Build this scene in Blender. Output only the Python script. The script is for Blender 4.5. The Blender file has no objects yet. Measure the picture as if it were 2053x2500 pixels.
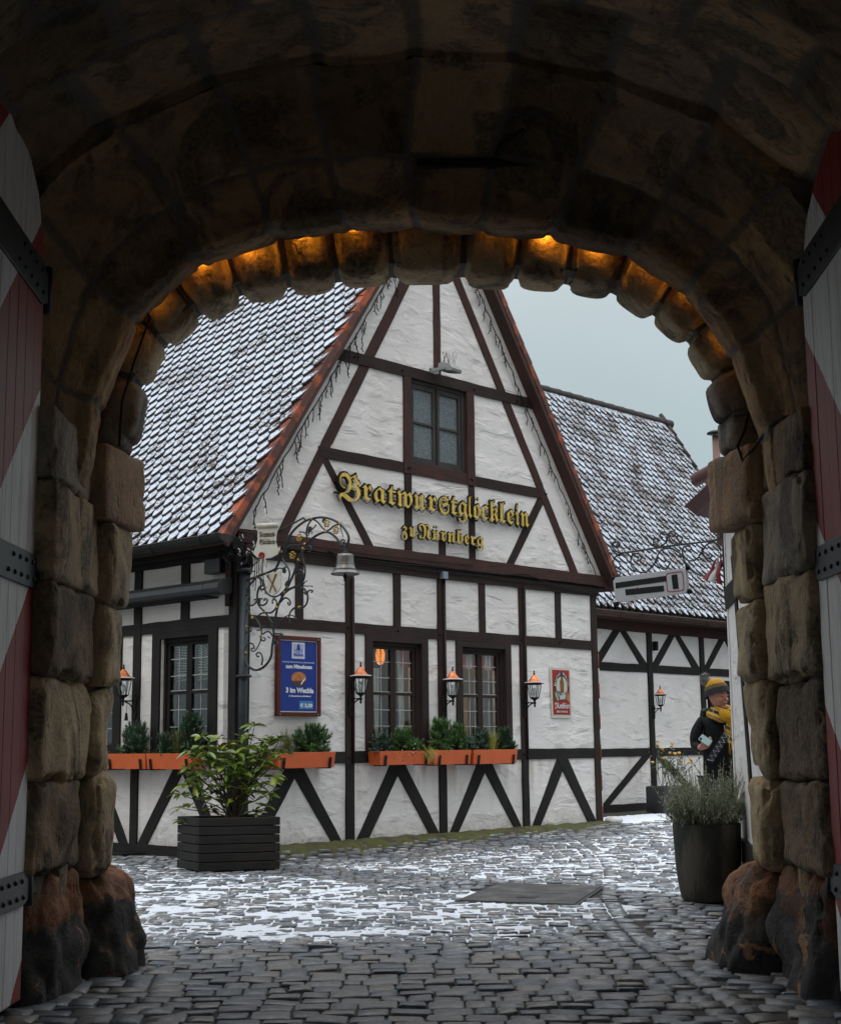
import bpy, math, random, json
import numpy as np
from mathutils import Vector, Matrix
random.seed(7)
RNG = np.random.default_rng(7)
sc = bpy.context.scene
COL = sc.collection
R = math.radians
# ------------------------------------------------------------------ camera
F_PX, PITCH, ROLL = 3525.89, 0.160517, -0.0099651
cp, sp, cr, sr = math.cos(PITCH), math.sin(PITCH), math.cos(ROLL), math.sin(ROLL)
right = Vector((cr, -sp * sr, cp * sr)); upv = Vector((-sr, -sp * cr, cp * cr)); fwd = Vector((0, cp, sp))
cd = bpy.data.cameras.new('camera'); cam = bpy.data.objects.new('camera', cd); COL.objects.link(cam)
cd.sensor_fit = 'HORIZONTAL'; cd.sensor_width = 36; cd.lens = 36 * F_PX / 2053
cd.clip_start = 0.05; cd.clip_end = 400
cam.matrix_world = Matrix(((right.x, upv.x, -fwd.x, 0), (right.y, upv.y, -fwd.y, 0), (right.z, upv.z, -fwd.z, 0), (0, 0, 0, 1)))
sc.camera = cam
# ------------------------------------------------------------------ world: overcast sky, brighter towards the zenith
SUN_EL, SUN_AZ = 48, 200
wd = bpy.data.worlds.new('World'); sc.world = wd; wd.use_nodes = True
nt = wd.node_tree; nt.nodes.clear()
def wn(t, **k):
    n = nt.nodes.new(t)
    for a, b in k.items(): setattr(n, a, b)
    return n
wo = wn('ShaderNodeOutputWorld'); bg = wn('ShaderNodeBackground'); sky = wn('ShaderNodeTexSky')
sky.sky_type = 'NISHITA'; sky.sun_disc = False; sky.sun_elevation = R(SUN_EL); sky.sun_rotation = R(SUN_AZ)
sky.air_density = 1.0; sky.dust_density = 3.0
tc = wn('ShaderNodeTexCoord'); sx = wn('ShaderNodeSeparateXYZ')
ramp = wn('ShaderNodeValToRGB')
e = ramp.color_ramp.elements
e[0].position = 0.0; e[0].color = (0.36, 0.42, 0.43, 1)
e[1].position = 1.0; e[1].color = (1.9, 1.95, 2.02, 1)
for p_, c_ in ((0.2, (0.385, 0.465, 0.475)), (0.33, (0.47, 0.53, 0.54)), (0.5, (0.95, 1.0, 1.04))):
    q_ = e.new(p_); q_.color = (*c_, 1)
cl = wn('ShaderNodeTexNoise'); cl.inputs['Scale'].default_value = 2.2; cl.inputs['Detail'].default_value = 3
clm = wn('ShaderNodeMapRange'); clm.inputs[1].default_value = .3; clm.inputs[2].default_value = .7; clm.inputs[3].default_value = 0.86; clm.inputs[4].default_value = 1.14
mulc = wn('ShaderNodeVectorMath', operation='SCALE'); scl = wn('ShaderNodeVectorMath', operation='SCALE'); scl.inputs['Scale'].default_value = 10.0
mix = wn('ShaderNodeMix', data_type='RGBA'); mix.inputs[0].default_value = 0.88
nt.links.new(tc.outputs['Generated'], sx.inputs[0]); nt.links.new(sx.outputs['Z'], ramp.inputs[0])
nt.links.new(tc.outputs['Generated'], cl.inputs['Vector']); nt.links.new(cl.outputs['Fac'], clm.inputs[0])
nt.links.new(ramp.outputs[0], mulc.inputs[0]); nt.links.new(clm.outputs[0], mulc.inputs['Scale'])
nt.links.new(mulc.outputs[0], scl.inputs[0])
nt.links.new(sky.outputs[0], mix.inputs[6]); nt.links.new(scl.outputs[0], mix.inputs[7])
nt.links.new(mix.outputs[2], bg.inputs[0]); bg.inputs[1].default_value = 0.1
nt.links.new(bg.outputs[0], wo.inputs[0])
# ------------------------------------------------------------------ sun (weak and very soft: overcast)
sl = bpy.data.lights.new('sun', 'SUN'); sl.energy = 0.5; sl.angle = R(25); sl.color = (1.0, 0.96, 0.9)
so = bpy.data.objects.new('sun', sl); COL.objects.link(so)
so.rotation_euler = (R(90 - SUN_EL), 0, R(180 - SUN_AZ + 180))
sdir = Vector((math.sin(R(SUN_AZ)) * math.cos(R(SUN_EL)), math.cos(R(SUN_AZ)) * math.cos(R(SUN_EL)), math.sin(R(SUN_EL))))
so.rotation_euler = sdir.to_track_quat('Z', 'Y').to_euler()
sc.view_settings.view_transform = 'Standard'; sc.view_settings.look = 'None'
sc.view_settings.gamma = 1; sc.view_settings.exposure = 0.42
# ------------------------------------------------------------------ helpers
def tag(o, label=None, cat=None, group=None, kind=None):
    if label: o['label'] = label
    if cat: o['category'] = cat
    if group: o['group'] = group
    if kind: o['kind'] = kind
    return o
def thing(name, label, cat, loc=(0, 0, 0), rotz=0, group=None, rot=None):
    o = bpy.data.objects.new(name, None); COL.objects.link(o)
    o.empty_display_size = 0.1
    if rot is None: m = Matrix.Translation(loc) @ Matrix.Rotation(rotz, 4, 'Z')
    else: m = Matrix.Translation(loc) @ rot.to_4x4()
    o.matrix_world = m
    o['_m'] = 1
    WM[o.name] = m.copy()
    del o['_m']
    return tag(o, label, cat, group)
WM = {}
class MB:
    def __init__(s): s.v = []; s.f = []; s.mi = []; s.att = []; s.sm = []
    def add(s, vs, fs, mi=0, att=None, sm=False):
        b = len(s.v); s.v += [tuple(x) for x in vs]
        s.att += list(att) if att is not None else [(0, 0, 0)] * len(vs)
        for f in fs: s.f.append(tuple(i + b for i in f)); s.mi.append(mi); s.sm.append(sm)
    def box(s, lo, hi, mi=0, fr=None, att=None):
        (x0, y0, z0), (x1, y1, z1) = lo, hi
        vs = [(x0, y0, z0), (x1, y0, z0), (x1, y1, z0), (x0, y1, z0), (x0, y0, z1), (x1, y0, z1), (x1, y1, z1), (x0, y1, z1)]
        if fr: vs = [fr(*q) for q in vs]
        fs = [(0, 3, 2, 1), (4, 5, 6, 7), (0, 1, 5, 4), (1, 2, 6, 5), (2, 3, 7, 6), (3, 0, 4, 7)]
        s.add(vs, fs, mi, att)
    def tube(s, pts, r, n=6, mi=0, closed=False, cap=True):
        pts = [Vector(p) for p in pts]
        rs = r if hasattr(r, '__len__') else [r] * len(pts)
        vs = []; fs = []; prev = None; m = len(pts)
        for i, p in enumerate(pts):
            a = pts[max(i - 1, 0)]; b = pts[min(i + 1, m - 1)]
            t = (b - a)
            if t.length < 1e-9: t = Vector((0, 0, 1))
            t.normalize()
            if prev is None:
                ref = Vector((0, 0, 1)) if abs(t.z) < 0.9 else Vector((1, 0, 0))
                nn = t.cross(ref).normalized()
            else:
                nn = prev - t * prev.dot(t)
                nn = nn.normalized() if nn.length > 1e-6 else t.orthogonal().normalized()
            prev = nn; bb = t.cross(nn)
            for k in range(n):
                a_ = 2 * math.pi * k / n
                vs.append(p + (nn * math.cos(a_) + bb * math.sin(a_)) * rs[i])
        for i in range(m - 1):
            for k in range(n):
                k2 = (k + 1) % n
                fs.append((i * n + k, i * n + k2, (i + 1) * n + k2, (i + 1) * n + k))
        if cap:
            fs.append(tuple(range(n))[::-1]); fs.append(tuple((m - 1) * n + k for k in range(n)))
        s.add(vs, fs, mi, sm=True)
    def lathe(s, prof, c=(0, 0, 0), n=16, mi=0, fr=None, sm=True, a0=0.0):
        vs = []; fs = []; m = len(prof)
        for r_, z_ in prof:
            for k in range(n):
                a = a0 + 2 * math.pi * k / n
                q = (c[0] + r_ * math.cos(a), c[1] + r_ * math.sin(a), c[2] + z_)
                vs.append(fr(*q) if fr else q)
        for i in range(m - 1):
            for k in range(n):
                k2 = (k + 1) % n; fs.append((i * n + k, i * n + k2, (i + 1) * n + k2, (i + 1) * n + k))
        fs.append(tuple(range(n))[::-1]); fs.append(tuple((m - 1) * n + k for k in range(n)))
        s.add(vs, fs, mi, sm=sm)
    def prism(s, poly, d0, d1, fr, mi=0, att=None):
        # poly = [(a, b)], fr(a, b, depth) -> world
        n = len(poly)
        vs = [fr(a, b, d0) for a, b in poly] + [fr(a, b, d1) for a, b in poly]
        fs = [tuple(range(n)), tuple(range(2 * n - 1, n - 1, -1))]
        for i in range(n):
            j = (i + 1) % n; fs.append((i, i + n, j + n, j))
        s.add(vs, fs, mi, att)
    def build(s, name, mats, parent=None, bevel=0, local=False, smooth=False, noatt=False):
        me = bpy.data.meshes.new(name)
        v = s.v
        if parent is not None and not local:
            inv = wm(parent).inverted()
            if inv != Matrix.Identity(4):
                a = np.array(v, float).reshape(-1, 3); M = np.array(inv)
                v = (a @ M[:3, :3].T + M[:3, 3]).tolist()
        me.from_pydata(v, [], s.f); me.update()
        if not isinstance(mats, (list, tuple)): mats = [mats]
        for m in mats: me.materials.append(m)
        if len(mats) > 1: me.polygons.foreach_set('material_index', s.mi)
        me.polygons.foreach_set('use_smooth', [True] * len(s.f) if smooth else s.sm)
        if not noatt and any(a != (0, 0, 0) for a in s.att[:50] + s.att[-50:]):
            at = me.attributes.new('att', 'FLOAT_VECTOR', 'POINT')
            at.data.foreach_set('vector', np.array(s.att, float).ravel())
        import bmesh
        bm = bmesh.new(); bm.from_mesh(me); bmesh.ops.recalc_face_normals(bm, faces=bm.faces)
        bm.to_mesh(me); bm.free()
        o = bpy.data.objects.new(name, me); COL.objects.link(o)
        if parent is not None: o.parent = parent
        if bevel:
            b = o.modifiers.new('b', 'BEVEL'); b.width = bevel; b.segments = 2; b.limit_method = 'ANGLE'; b.angle_limit = R(40)
        return o
def wm(o):
    m = Matrix.Identity(4)
    while o is not None:
        if o.name in WM: return WM[o.name] @ m
        m = o.matrix_basis @ m; o = o.parent
    return m
def place(o, loc, rotz=0):
    m = Matrix.Translation(loc) @ Matrix.Rotation(rotz, 4, 'Z'); o.matrix_world = m; WM[o.name] = m.copy()
def copy_tree(o, parent=None):
    c = o.copy(); COL.objects.link(c); c.parent = parent
    for ch in [x for x in bpy.data.objects if x.parent == o]: copy_tree(ch, c)
    return c
# --- frames of the main house: gable wall (s along, h up, o outwards), left wall (t along, h, o outwards)
YAW = 0.75177
C0 = Vector((-2.04862, 16.0, 0))
GA = Vector((math.sin(YAW), math.cos(YAW), 0)); LA = Vector((-math.cos(YAW), math.sin(YAW), 0))
NG = -LA; NL = -GA; ZV = Vector((0, 0, 1))
def G(s, h, o=0): return C0 + GA * s + ZV * h + NG * o
def L(t, h, o=0): return C0 + LA * t + ZV * h + NL * o
def BK(s, h, o=0): return C0 + GA * s + ZV * h + NG * (o - 2.1)
def vnoise(P, seed=0):
    P = np.asarray(P, float); i = np.floor(P).astype(np.int64); f = P - i; f = f * f * (3 - 2 * f)
    def hsh(a):
        h = (a[..., 0] * 374761393 + a[..., 1] * 668265263 + a[..., 2] * 2147483647 + seed * 1274126177) & 0xffffffff
        h = ((h ^ (h >> 13)) * 1274126177) & 0xffffffff
        return ((h ^ (h >> 16)) & 0xffff) / 65535.0
    out = 0
    for dx in (0, 1):
        for dy in (0, 1):
            for dz in (0, 1):
                w = (f[..., 0] if dx else 1 - f[..., 0]) * (f[..., 1] if dy else 1 - f[..., 1]) * (f[..., 2] if dz else 1 - f[..., 2])
                out = out + w * hsh(i + np.array([dx, dy, dz]))
    return out * 2 - 1
def fbm(P, sc_=1, oct_=4, seed=0):
    P = np.asarray(P, float) * sc_; o = 0; a = 0.5
    for k in range(oct_): o = o + a * vnoise(P * 2 ** k + 17.3 * k, seed + k); a *= 0.5
    return o
# ------------------------------------------------------------------ materials
def lnk(t, a, b): t.links.new(a, b)
def newmat(name):
    m = bpy.data.materials.new(name); m.use_nodes = True; t = m.node_tree
    b = t.nodes['Principled BSDF']
    return m, t, b
def nd(t, typ, **k):
    n = t.nodes.new(typ)
    for a, v in k.items():
        if a.startswith('i_'):
            kk = a[2:]; n.inputs[int(kk) if kk.isdigit() else kk].default_value = v
        else: setattr(n, a, v)
    return n
def coords(t, scale=(1, 1, 1), gen=False):
    c = nd(t, 'ShaderNodeNewGeometry'); m = nd(t, 'ShaderNodeMapping'); m.inputs['Scale'].default_value = scale
    lnk(t, c.outputs['Position'], m.inputs['Vector']); return m.outputs[0]
def noise(t, vec, scale, detail=4, rough=0.55, dist=0):
    n = nd(t, 'ShaderNodeTexNoise'); n.inputs['Scale'].default_value = scale; n.inputs['Detail'].default_value = detail
    n.inputs['Roughness'].default_value = rough; n.inputs['Distortion'].default_value = dist
    if vec is not None: lnk(t, vec, n.inputs['Vector'])
    return n.outputs['Fac']
def mr(t, v, a, b, c=0, d=1):
    n = nd(t, 'ShaderNodeMapRange'); n.inputs[1].default_value = a; n.inputs[2].default_value = b
    n.inputs[3].default_value = c; n.inputs[4].default_value = d; lnk(t, v, n.inputs[0]); return n.outputs[0]
def mixc(t, f, a, b, bl='MIX'):
    n = nd(t, 'ShaderNodeMix', data_type='RGBA', blend_type=bl)
    if isinstance(f, float): n.inputs[0].default_value = f
    else: lnk(t, f, n.inputs[0])
    for k, x in ((6, a), (7, b)):
        if isinstance(x, tuple): n.inputs[k].default_value = (*x, 1)
        else: lnk(t, x, n.inputs[k])
    return n.outputs[2]
def mth(t, op, a, b=None):
    n = nd(t, 'ShaderNodeMath', operation=op)
    for k, x in ((0, a), (1, b)):
        if x is None: continue
        if isinstance(x, (int, float)): n.inputs[k].default_value = x
        else: lnk(t, x, n.inputs[k])
    return n.outputs[0]
def bump(t, b, h, st=0.5, dist=0.01, prev=None):
    n = nd(t, 'ShaderNodeBump'); n.inputs['Strength'].default_value = st; n.inputs['Distance'].default_value = dist
    lnk(t, h, n.inputs['Height'])
    if prev is not None: lnk(t, prev, n.inputs['Normal'])
    lnk(t, n.outputs[0], b.inputs['Normal']); return n.outputs[0]
def mat(name, c1, c2=None, rough=0.6, metal=0, sc_=8, bst=0.3, bsc=40, bd=0.004, spec=0.5, stretch=(1, 1, 1), lo=0.35, hi=0.65):
    m, t, b = newmat(name); v = coords(t, stretch)
    if c2 is None: c2 = tuple(x * 0.7 for x in c1)
    f = mr(t, noise(t, v, sc_), lo, hi); lnk(t, mixc(t, f, c1, c2), b.inputs['Base Color'])
    b.inputs['Roughness'].default_value = rough; b.inputs['Metallic'].default_value = metal
    b.inputs['Specular IOR Level'].default_value = spec
    if bst: bump(t, b, noise(t, v, bsc), bst, bd)
    return m
def plaster(name, col, stain):
    m, t, b = newmat(name); v = coords(t, (1, 1, 2.7))
    n1 = noise(t, v, 1.25, 3, 0.5, 0.9)
    saw = mth(t, 'FRACT', mth(t, 'MULTIPLY', n1, 11.0))
    n3 = noise(t, v, 2.6, 2, 0.5, 0.3)
    saw = mth(t, 'MULTIPLY', saw, mr(t, n3, 0.45, 0.62, 0.0, 1.0))
    n2 = noise(t, v, 3.1, 4, 0.6, 0.5)
    n4 = noise(t, coords(t, (1, 1, 1)), 60, 3)
    h = mth(t, 'ADD', mth(t, 'ADD', mth(t, 'MULTIPLY', saw, 0.9), mth(t, 'MULTIPLY', n2, 0.9)), mth(t, 'MULTIPLY', n4, 0.06))
    bump(t, b, h, 0.6, 0.016)
    f = mr(t, noise(t, coords(t, (1, 1, .35)), 1.3, 4), 0.45, 0.75)
    f2 = mr(t, noise(t, coords(t), 9, 3), 0.62, 0.8, 0, 0.35)
    c = mixc(t, f, col, stain); lnk(t, mixc(t, f2, c, tuple(x * .8 for x in stain)), b.inputs['Base Color'])
    g_ = nd(t, 'ShaderNodeNewGeometry'); gs_ = nd(t, 'ShaderNodeSeparateXYZ'); lnk(t, g_.outputs['Position'], gs_.inputs[0])
    zz = gs_.outputs[2]; stn = noise(t, coords(t, (2.6, 2.6, .45)), 2.4, 4, .6)
    f3 = mth(t, 'MULTIPLY', mth(t, 'MULTIPLY', mr(t, zz, -.95, -.30), mr(t, zz, -.18, -.22)), mr(t, stn, .50, .68, 0, .62))
    c2 = mixc(t, f3, mixc(t, f2, c, tuple(x * .8 for x in stain)), (.42, .335, .275))
    f4 = mth(t, 'MULTIPLY', mr(t, mth(t, 'ADD', zz, mth(t, 'MULTIPLY', noise(t, coords(t), 5, 4), .35)), -.72, -.98), mr(t, noise(t, coords(t), 16, 4), .35, .65, .15, .75))
    lnk(t, mixc(t, f4, c2, (.26, .235, .20)), b.inputs['Base Color'])
    b.inputs['Roughness'].default_value = 0.85; b.inputs['Specular IOR Level'].default_value = 0.2
    return m
def timber(name, c1, c2):
    m, t, b = newmat(name)
    a = nd(t, 'ShaderNodeAttribute', attribute_name='att'); mp = nd(t, 'ShaderNodeMapping'); mp.inputs['Scale'].default_value = (2.2, 26, 26)
    lnk(t, a.outputs['Vector'], mp.inputs['Vector'])
    g = noise(t, mp.outputs[0], 1.6, 5, 0.62, 0.4)
    v = coords(t); n = noise(t, v, 3.0)
    c = mixc(t, mr(t, n, 0.4, 0.65), c1, c2)
    c = mixc(t, mr(t, g, 0.5, 0.75, 0, 0.6), c, tuple(min(1, x * 1.7 + 0.006) for x in c1))
    c = mixc(t, mr(t, g, 0.28, 0.42, 0.7, 0), c, tuple(x * .25 for x in c1))
    lnk(t, c, b.inputs['Base Color']); b.inputs['Roughness'].default_value = 0.7
    b.inputs['Specular IOR Level'].default_value = 0.18
    bump(t, b, mth(t, 'ADD', g, mth(t, 'MULTIPLY', noise(t, v, 45), .3)), 0.6, 0.006); return m
def stone_mat(name, base, warm, dark, attr=True):
    m, t, b = newmat(name); v = coords(t)
    n1 = noise(t, v, 1.4, 5, 0.6, 0.6); n2 = noise(t, v, 5.5, 6, 0.68); n3 = noise(t, v, 38, 5, 0.65)
    c = mixc(t, mr(t, n1, 0.38, 0.62), base, warm)
    c = mixc(t, mr(t, noise(t, coords(t, (1, 1, .6)), 2.1, 6, 0.7, 1.0), 0.53, 0.66, 0, .8), c, tuple(x * 1.5 for x in warm))
    c = mixc(t, mr(t, n2, 0.50, 0.66, 0, 0.75), c, tuple(x * 0.5 for x in base))
    c = mixc(t, mr(t, noise(t, coords(t, (1, 1, .5)), 2.3, 5, 0.65, 1.2), 0.50, 0.58, 0, 0.9), c, dark)
    c = mixc(t, mr(t, n3, 0.35, 0.7, 0, 0.35), c, tuple(min(1, x * 1.5) for x in warm))
    if attr:
        a = nd(t, 'ShaderNodeAttribute', attribute_name='att'); s = nd(t, 'ShaderNodeSeparateXYZ'); lnk(t, a.outputs['Vector'], s.inputs[0])
        g = nd(t, 'ShaderNodeCombineColor')
        for k in range(3): lnk(t, s.outputs[0], g.inputs[k])
        c = mixc(t, 1.0, c, g.outputs[0], 'MULTIPLY')
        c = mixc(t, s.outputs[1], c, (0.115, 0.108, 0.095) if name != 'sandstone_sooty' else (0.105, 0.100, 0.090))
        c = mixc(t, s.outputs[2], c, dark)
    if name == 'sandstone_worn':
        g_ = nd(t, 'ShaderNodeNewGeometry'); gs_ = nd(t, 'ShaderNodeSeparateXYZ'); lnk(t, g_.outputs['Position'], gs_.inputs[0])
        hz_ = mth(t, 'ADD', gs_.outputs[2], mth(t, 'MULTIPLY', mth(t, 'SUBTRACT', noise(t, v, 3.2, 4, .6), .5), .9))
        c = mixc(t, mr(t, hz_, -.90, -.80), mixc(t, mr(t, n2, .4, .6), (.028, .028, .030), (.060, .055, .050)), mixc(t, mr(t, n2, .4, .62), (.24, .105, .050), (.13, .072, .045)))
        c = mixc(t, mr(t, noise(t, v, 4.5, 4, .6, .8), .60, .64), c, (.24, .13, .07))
    lnk(t, c, b.inputs['Base Color'])
    b.inputs['Roughness'].default_value = 0.85; b.inputs['Specular IOR Level'].default_value = 0.25
    vs_ = coords(t, (1, 1, .45))
    pits = mr(t, noise(t, vs_, 16, 3, 0.5), 0.62, 0.75)
    h = mth(t, 'SUBTRACT', mth(t, 'ADD', mth(t, 'MULTIPLY', n2, 1.0), mth(t, 'MULTIPLY', n3, 0.35)), mth(t, 'MULTIPLY', pits, .55))
    bump(t, b, h, 0.85, 0.035); return m
M = {}
M['plaster'] = plaster('plaster', (0.72, 0.695, 0.675), (0.60, 0.57, 0.545))
M['tdark'] = timber('timber_black', (0.013, 0.012, 0.0115), (0.021, 0.018, 0.017))
M['tred'] = timber('timber_redbrown', (0.040, 0.022, 0.019), (0.060, 0.027, 0.024))
M['tmix'] = timber('timber_brown', (0.024, 0.016, 0.0145), (0.033, 0.020, 0.018))
M['moss_t'] = mat('timber_mossy', (0.030, 0.026, 0.020), (0.08, 0.10, 0.02), 0.8, sc_=6, lo=.42, hi=.55)
M['stone'] = stone_mat('sandstone', (0.25, 0.198, 0.128), (0.35, 0.262, 0.150), (0.035, 0.033, 0.030))
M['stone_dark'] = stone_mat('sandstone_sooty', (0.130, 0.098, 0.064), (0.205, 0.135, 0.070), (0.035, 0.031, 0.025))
M['stone_tan'] = stone_mat('sandstone_tan', (0.34, 0.275, 0.18), (0.46, 0.35, 0.21), (0.06, 0.052, 0.04))
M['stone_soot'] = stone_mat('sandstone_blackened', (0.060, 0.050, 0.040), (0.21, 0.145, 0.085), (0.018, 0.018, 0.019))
M['stone_red'] = stone_mat('sandstone_worn', (0.075, 0.062, 0.052), (0.17, 0.085, 0.045), (0.018, 0.017, 0.018))
M['stone_new'] = stone_mat('sandstone_new', (0.30, 0.20, 0.125), (0.34, 0.22, 0.13), (0.20, 0.15, 0.10))
M['stone_gray'] = stone_mat('sandstone_gray', (0.17, 0.15, 0.125), (0.23, 0.19, 0.145), (0.05, 0.045, 0.04))
M['iron'] = mat('black_iron', (0.018, 0.020, 0.023), (0.030, 0.032, 0.035), 0.45, 0.3, bst=.3, bsc=60)
M['ironpost'] = mat('blue_black_iron', (0.016, 0.022, 0.028), (0.028, 0.035, 0.042), 0.5, 0.2, bst=.3, bsc=60)
M['gold'] = mat('gilding', (0.55, 0.36, 0.07), (0.30, 0.18, 0.03), 0.38, 0.6, sc_=30, bst=.4, bsc=25)
M['goldleaf'] = mat('gilded_letters', (0.72, 0.52, 0.11), (0.50, 0.34, 0.06), 0.42, 0.30, sc_=14, bst=.3, bsc=12)
M['black'] = mat('black_paint', (0.008, 0.008, 0.008), (0.014, 0.014, 0.014), 0.75, spec=.2)
M['copper'] = mat('copper', (0.85, 0.27, 0.09), (0.55, 0.16, 0.06), 0.36, 0.45, sc_=14, bst=.2)
M['orange'] = mat('orange_paint', (0.60, 0.115, 0.025), (0.48, 0.085, 0.022), 0.5, sc_=5, bst=.15, lo=.3, hi=.8)
M['planter'] = timber('planter_wood', (0.022, 0.020, 0.019), (0.030, 0.027, 0.025))
M['tile'] = mat('dark_clay_tile', (0.016, 0.014, 0.013), (0.035, 0.024, 0.020), 0.75, sc_=3, bst=.4, bsc=50)
M['redtile'] = mat('red_clay_tile', (0.095, 0.032, 0.022), (0.33, 0.075, 0.028), 0.7, sc_=5, bst=.5, bsc=30, lo=.48, hi=.60)
M['verge'] = mat('verge_board_red', (0.060, 0.024, 0.018), (0.035, 0.018, 0.015), 0.7, sc_=4, bst=.5, bsc=30)
M['gutter'] = mat('dark_gutter', (0.035, 0.035, 0.036), (0.022, 0.022, 0.022), 0.45, 0.4, sc_=5, bst=.1)
M['guttercopper'] = mat('brown_copper_gutter', (0.085, 0.050, 0.038), (0.05, 0.032, 0.027), 0.5, 0.4, sc_=4, bst=.1)
M['gray'] = mat('anthracite_metal', (0.045, 0.047, 0.052), (0.038, 0.039, 0.043), 0.42, 0.3, bst=0)
M['white'] = mat('white_paint', (0.62, 0.62, 0.61), (0.5, 0.5, 0.49), 0.5, bst=.1)
M['winwood'] = timber('window_wood', (0.026, 0.019, 0.017), (0.034, 0.023, 0.021))
M['sashgray'] = timber('sash_gray_wood', (0.060, 0.054, 0.052), (0.040, 0.036, 0.035))
M['darkroom'] = mat('dark_interior', (0.030, 0.026, 0.022), (0.02, 0.018, 0.015), 0.8, bst=0)
M['brownroom'] = mat('wood_panel_interior', (0.16, 0.12, 0.085), (0.10, 0.07, 0.05), 0.8, bst=0, sc_=2)
M['curt_red'] = mat('red_curtain', (0.85, 0.05, 0.04), (0.65, 0.03, 0.03), 0.85, bst=0)
M['curt_white'] = mat('white_curtain', (0.80, 0.78, 0.74), (0.6, 0.58, 0.54), 0.85, bst=0)
M['bronze'] = mat('bell_metal', (0.22, 0.21, 0.20), (0.12, 0.115, 0.11), 0.36, 0.75, sc_=9, bst=.15, bsc=30)
M['cream'] = mat('cream_board', (0.52, 0.51, 0.45), (0.40, 0.36, 0.26), 0.7, sc_=7, bst=.1, lo=.5, hi=.75)
M['skin'] = mat('skin', (0.56, 0.27, 0.19), (0.48, 0.21, 0.15), 0.55, bst=0)
M['stem'] = mat('plant_stem', (0.050, 0.035, 0.024), (0.03, 0.022, 0.016), 0.8)
M['soil'] = mat('soil', (0.025, 0.018, 0.013), (0.04, 0.03, 0.02), 0.95, bst=.8, bsc=30, bd=.02)
M['leaf'] = mat('glossy_leaf', (0.17, 0.25, 0.036), (0.085, 0.15, 0.022), 0.22, sc_=14, bst=0, spec=.7)
M['leaf_y'] = mat('yellow_green_leaf', (0.34, 0.38, 0.055), (0.20, 0.26, 0.032), 0.30, sc_=14, bst=0)
M['needle'] = mat('pine_needle', (0.060, 0.145, 0.040), (0.095, 0.20, 0.055), 0.5, sc_=10, bst=0)
M['needle_d'] = mat('dark_pine_needle', (0.035, 0.085, 0.038), (0.055, 0.12, 0.05), 0.5, sc_=10, bst=0)
M['needle_b'] = mat('blue_pine_needle', (0.050, 0.105, 0.070), (0.08, 0.14, 0.095), 0.5, sc_=10, bst=0)
M['grass_g'] = mat('sedge_green', (0.16, 0.18, 0.04), (0.09, 0.12, 0.03), 0.5, sc_=20, bst=0)
M['grass_y'] = mat('golden_sedge', (0.38, 0.36, 0.06), (0.22, 0.24, 0.04), 0.5, sc_=20, bst=0)
M['lav'] = mat('lavender_leaf', (0.38, 0.40, 0.29), (0.22, 0.24, 0.14), 0.6, sc_=10, bst=0)
M['concrete'] = mat('dark_concrete_pot', (0.070, 0.062, 0.045), (0.018, 0.017, 0.014), 0.75, sc_=7, bst=.9, bsc=55, bd=.01, stretch=(1, 1, .3), lo=.42, hi=.58)
M['ivy'] = mat('ivy_leaf', (0.03, 0.06, 0.02), (0.06, 0.09, 0.035), 0.4, sc_=30, bst=0)
M['heather'] = mat('purple_gray_foliage', (0.14, 0.13, 0.14), (0.05, 0.07, 0.05), 0.6, sc_=40, bst=0)
def flat(name, c, rough=0.5, metal=0, spec=.4):
    m, t, b = newmat(name)
    n = noise(t, coords(t), 18); lnk(t, mixc(t, mr(t, n, .3, .7, 0, .25), c, tuple(x * .75 for x in c)), b.inputs['Base Color'])
    b.inputs['Roughness'].default_value = rough; b.inputs['Metallic'].default_value = metal; b.inputs['Specular IOR Level'].default_value = spec
    return m
def emit(name, c, st):
    m, t, b = newmat(name); b.inputs['Base Color'].default_value = (*c, 1); b.inputs['Emission Color'].default_value = (*c, 1)
    n = noise(t, coords(t), 30); s_ = mr(t, n, .3, .7, st * .5, st * 1.3); lnk(t, s_, b.inputs['Emission Strength']); return m
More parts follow.
